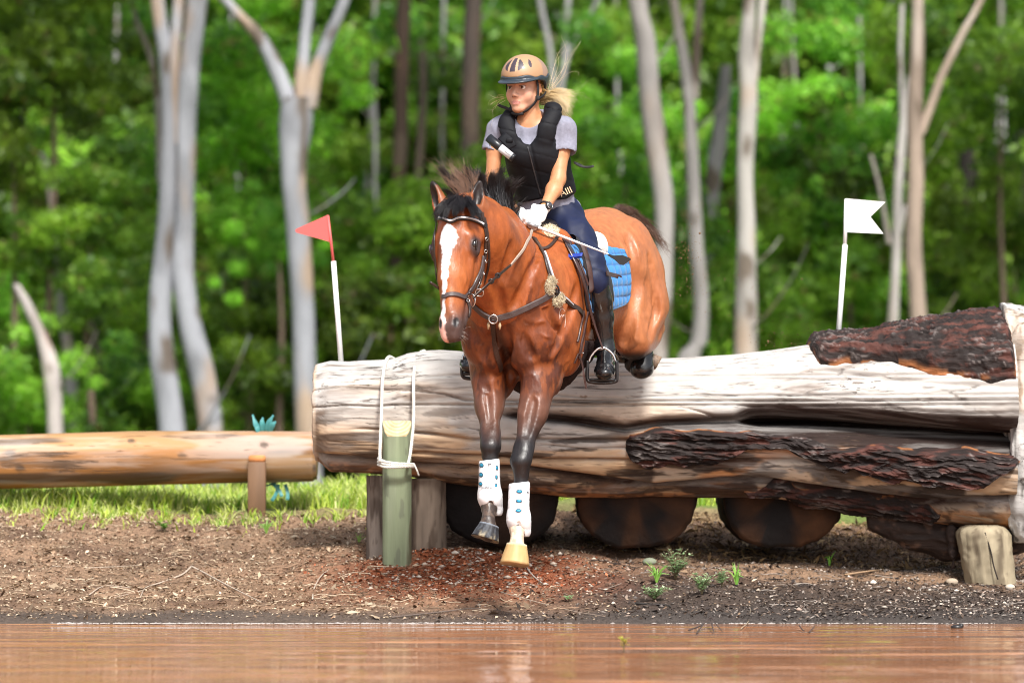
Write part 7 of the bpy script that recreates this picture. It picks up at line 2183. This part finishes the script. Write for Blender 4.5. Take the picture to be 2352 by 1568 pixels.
_YY = np.arange(-3.5, 3, .01)
def ground_at(px, py):
    """where the sight line through a picture point meets earth or water"""
    d = A3(ray(px, py)); t = (_YY - CAM.y) / d[1]
    x = CAM.x + d[0] * t; z = CAM.z + d[2] * t
    k = np.nonzero(z <= np.maximum(gz(x, _YY), np.where(_YY < -.55, 0.0, -9)))[0]
    return A3(P(px, py, _YY[k[0]] if len(k) else 0))
# ------------------------------------------------------------------ weeds, each a plant
LFG = M("weed leaf", attr="Col", rough=.5, trans=.3)
def weed(px, py, hpx, wpx, label, kind_="leafy", seed=1, nl=60, wet=False, cols=((.26, .42, .18), (.56, .70, .44))):
    rg_ = np.random.default_rng(seed)
    q = Vector(ground_at(px, py)); sc = (q.y + 16) / FPX
    root = empty("grass_sprout" if kind_ == "grass" else "weed", q, label, "plant"); c = A3(q); H_ = hpx * sc; W_ = wpx * sc / 2
    st = MB(); lf = MB()
    if kind_ == "grass":
        for k in range(nl):
            a = rg_.uniform(0, 6.28); L_ = H_ * rg_.uniform(.5, 1.05); o = np.array((math.cos(a) * W_ * rg_.uniform(.3, 1.1), math.sin(a) * W_ * .5, 0))
            pts = spline([c, c + o * .35 + np.array((0, 0, L_ * .6)), c + o + np.array((0, 0, L_ * (.95 if rg_.random() < .6 else .55)))], 4)
            cc = np.array(cols[0]) * (1 - (t := rg_.random())) + np.array(cols[1]) * t
            N_ = len(pts); lf.strap(pts, [(0.2, -1, .3)] * N_, [H_ * .055 * (1 - (i / (N_ - 1)) ** 2) + .0006 for i in range(N_)], .0005, col=cc)
        lf.build("blades", LFG, root, smooth=False)
        return
    ns = max(4, nl // 9)
    for k in range(ns):
        a = rg_.uniform(0, 6.28); R_ = W_ * rg_.uniform(.2, 1.0); Hk = H_ * rg_.uniform(.45, 1.0)
        e = c + np.array((math.cos(a) * R_, math.sin(a) * R_ * .7, Hk)); m_ = c + np.array((math.cos(a) * R_ * .3, math.sin(a) * R_ * .3, Hk * .6))
        pts = spline([c, m_, e], 4); st.tube(pts, .0014, 5, col=(.20, .16, .09))
        for j in range(nl // ns + 4):
            t = rg_.uniform(.35, 1.0); p = pts[min(int(t * (len(pts) - 1)), len(pts) - 1)]
            b_ = rg_.uniform(0, 6.28); dl = np.array((math.cos(b_), math.sin(b_), rg_.uniform(-.1, .7))); dl /= np.linalg.norm(dl); L_ = .017 * rg_.uniform(.7, 1.4)
            s = np.cross(dl, (0, 0, 1.0)); s /= np.linalg.norm(s); cc = np.array(cols[0]) * (1 - (t2 := rg_.random())) + np.array(cols[1]) * t2
            up = np.cross(s, dl)
            lf.add([p, p + dl * L_ * .5 + s * L_ * .26 + up * L_ * .08, p + dl * L_, p + dl * L_ * .5 - s * L_ * .26 + up * L_ * .08], [(0, 1, 2, 3)], cc)
    st.build("stems", LFG, root); lf.build("leaves", LFG, root, smooth=False)
weed(1552, 1332, 76, 92, "largest leafy weed, in front of the middle log section", seed=1, nl=330)
weed(1508, 1338, 52, 60, "wispy grass clump at the foot of the largest weed", "grass", 2, 22, cols=((.16, .36, .05), (.28, .5, .08)))
weed(1612, 1366, 54, 74, "mid-sized leafy weed between the largest weed and the grass sprout", seed=3, nl=220)
weed(1658, 1348, 44, 34, "small pale leafy weed leaning beside the mid-sized weed", seed=4, nl=110)
weed(1692, 1346, 62, 46, "thin upright grass sprout right of the leafy weeds", "grass", 5, 12, cols=((.16, .36, .05), (.28, .5, .08)))
weed(1503, 1380, 34, 90, "low spreading weed nearest the water", seed=6, nl=190)
weed(1905, 1300, 46, 40, "three-bladed bright grass sprout alone below the dark section", "grass", 17, 4, cols=((.16, .42, .03), (.30, .58, .06)))
weed(378, 1222, 28, 44, "round-leaved clover plant at the edge of the bank grass below the rail", seed=8, nl=80, cols=((.14, .38, .04), (.26, .52, .08)))
weed(1308, 1382, 18, 30, "tiny weed in the dark earth below the cream hoof", seed=9, nl=24)
weed(824, 1248, 30, 36, "sparse grass sprout beside the split grey post", "grass", 10, 14, cols=((.2, .38, .06), (.36, .5, .14)))
weed(612, 1225, 36, 44, "green grass tuft hanging over the bare bank", "grass", 12, 24, cols=((.2, .40, .06), (.36, .55, .12)))
weed(1433, 1500, 42, 14, "thin yellow-green water weed standing in the pond", seed=13, nl=14, cols=((.42, .45, .05), (.6, .6, .1)))
weed(1978, 1566, 34, 14, "pale yellow stalk in the water near the bottom edge", seed=14, nl=12, cols=((.5, .45, .12), (.6, .55, .2)))
# ------------------------------------------------------------------ twigs and sticks
TW = M("dry twig", attr="Col", rough=.8, vary=.15, vscale=60)

def stick(ctrls, r, label, col=(.42, .34, .27), name="fallen_twig", rise=.006):
    m = MB()
    for c in ctrls:
        pts = spline([ground_at(*q[:2]) + np.array((0, -.004, rise + (q[2] if len(q) > 2 else 0))) for q in c], 6); N_ = len(pts)
        m.tube(pts, [r * (1 - .6 * i / N_) for i in range(N_)], 6, col=col)
    m.build(name, TW, None, label=label, cat="twig")
stick([[(440, 1303), (418, 1322), (370, 1340), (335, 1352), (322, 1375)], [(440, 1303), (470, 1318), (520, 1345), (600, 1385)]], .0048, "longest pale forked twig on the bank below the rail")
stick([[(205, 1368), (240, 1348), (300, 1352)], [(330, 1358), (290, 1368), (262, 1375)]], .0030, "short curved twig in the litter below the rail")
stick([[(718, 1378), (722, 1352), (745, 1318), (800, 1290)]], .0040, "bent pale twig rising to the foot of the green post")
stick([[(120, 1302), (200, 1306), (330, 1300)]], .0028, "thin straight twig near the pond's far corner")
stick([[(1205, 1300), (1225, 1325), (1250, 1345)]], .0050, "grey stick lying just below the cream hoof", (.34, .29, .25))
stick([[(1150, 1362), (1300, 1402), (1390, 1418)]], .0022, "long fine root crossing the dark bank below the hooves", (.36, .28, .22))
stick([[(900, 1420), (1010, 1408), (1080, 1400), (1150, 1404)]], .0036, "dark stick lying along the wet bank", (.12, .09, .075))
stick([[(1940, 1322), (2010, 1312), (2070, 1308)]], .0050, "tan stick beside the foot of the log's dark section", (.34, .22, .13))
stick([[(1460, 1388), (1530, 1392), (1540, 1396)]], .0060, "thick black wet stick among the low weeds", (.03, .025, .022))
stick([[(1582, 1452, .004), (1612, 1448, .018), (1632, 1440, .034), (1648, 1450, .018), (1660, 1456, .004)], [(1600, 1458, .002), (1618, 1446, .022), (1632, 1441, .032)], [(1632, 1441, .03), (1640, 1458, .002)]], .0036, "dark bent stick poking out of the water", (.05, .035, .03))
stick([[(1702, 1447, .002), (1718, 1430, .0), (1724, 1400, .0)]], .0018, "fine curved reed stem leaning over the shoreline", (.38, .30, .2))
stick([[(1836, 1446, .012), (1842, 1450, .004), (1848, 1453, .001)], [(1858, 1455, .001), (1866, 1450, .006), (1872, 1446, .014)]], .0030, "two tiny dark twig tips sticking out of the pond", (.04, .03, .03))
m = MB(); c = ground_at(2198, 1442); m.sphere(c + np.array((0, 0, .004)), (.026, .02, .012), 10, 6); m.sphere(c + np.array((.016, 0, .010)), (.012, .012, .010), 8, 6)
m.build("mud_lump", M("black mud", (.02, .018, .018), rough=.3), None, label="black mud lump just breaking the water's surface", cat="stone")
m = MB(); c = ground_at(1492, 1296); m.sphere(c + np.array((0, 0, .012)), (.034, .026, .020), 12, 8, col=(.20, .22, .15)); o = m.build("stone", M("mossy stone", (.18, .20, .14), rough=.8, bump=.6, bscale=30), None, label="mossy grey-green stone beside the largest weed", cat="stone")
m = MB(); c = ground_at(2186, 1340); m.sphere(c + np.array((0, 0, .008)), (.030, .024, .018), 10, 7); m.build("stone", M("tan stone", (.34, .27, .2), rough=.8, bump=.6, bscale=30), None, label="tan stone at the foot of the leaning stump", cat="stone")
m = MB(); c = ground_at(2320, 1352); m.sphere(c + np.array((0, 0, .008)), (.024, .020, .015), 10, 7); m.build("stone", M("pale stone", (.48, .41, .34), rough=.8, bump=.6, bscale=30), None, label="pale stone by the leaning stump's outer side", cat="stone")
# fine random twigs
m = MB()
for k in range(420):
    x = dr.uniform(-2.7, 2.7); y = dr.uniform(-.35, 2.2); a = dr.uniform(-.5, .5) + (math.pi if dr.random() < .5 else 0); L_ = dr.uniform(.03, .16)
    t = np.linspace(0, 1, 5); xx = x + math.cos(a) * L_ * t; yy = y + math.sin(a) * L_ * t + .01 * np.sin(t * 5 + k)
    pts = list(np.stack([xx, yy, gz(xx, yy) + .005 + .004 * np.sin(t * 3 + k)], 1))
    cc = TAN[k % 6] if x < .4 else DRK[k % 5]
    m.tube(pts, dr.uniform(.0010, .0024), 4, cap=False, col=cc)
m.build("twigs", TW, None, kind="stuff", label="fine dry twigs scattered over the bank", cat="twigs")
# flying dirt kicked up behind the horse
n = 620
u = dr.random(n)
px_ = np.where(u < .5, dr.normal(1578, 14, n), np.where(u < .8, dr.normal(1700, 80, n), dr.normal(1800, 45, n))); py_ = np.where(u < .5, dr.normal(600, 55, n), np.where(u < .8, dr.normal(690, 90, n), dr.normal(778, 14, n)))
Yd = dr.normal(1.0, .25, n); P_ = np.array([A3(P(a, b_, c)) for a, b_, c in zip(px_, py_, Yd)]); r = .0014 * np.exp(dr.normal(size=n) * .5)
base = np.array([(1, 0, 0), (-1, 0, 0), (0, 1, 0), (0, -1, 0), (0, 0, 1), (0, 0, -1)]); V = (P_[:, None] + base[None] * r[:, None, None] * dr.uniform(.6, 1.3, (n, 6, 1))).reshape(-1, 3)
F = (np.arange(n)[:, None, None] * 6 + np.array([(0, 2, 4), (2, 1, 4), (1, 3, 4), (3, 0, 4), (2, 0, 5), (1, 2, 5), (3, 1, 5), (0, 3, 5)])[None]).reshape(-1, 3)
link("flying_dirt", mesh("dirt", V, F), M("loose dirt", (.20, .11, .05), rough=.9), kind="stuff", label="specks of dirt flung up behind the horse", cat="dirt")
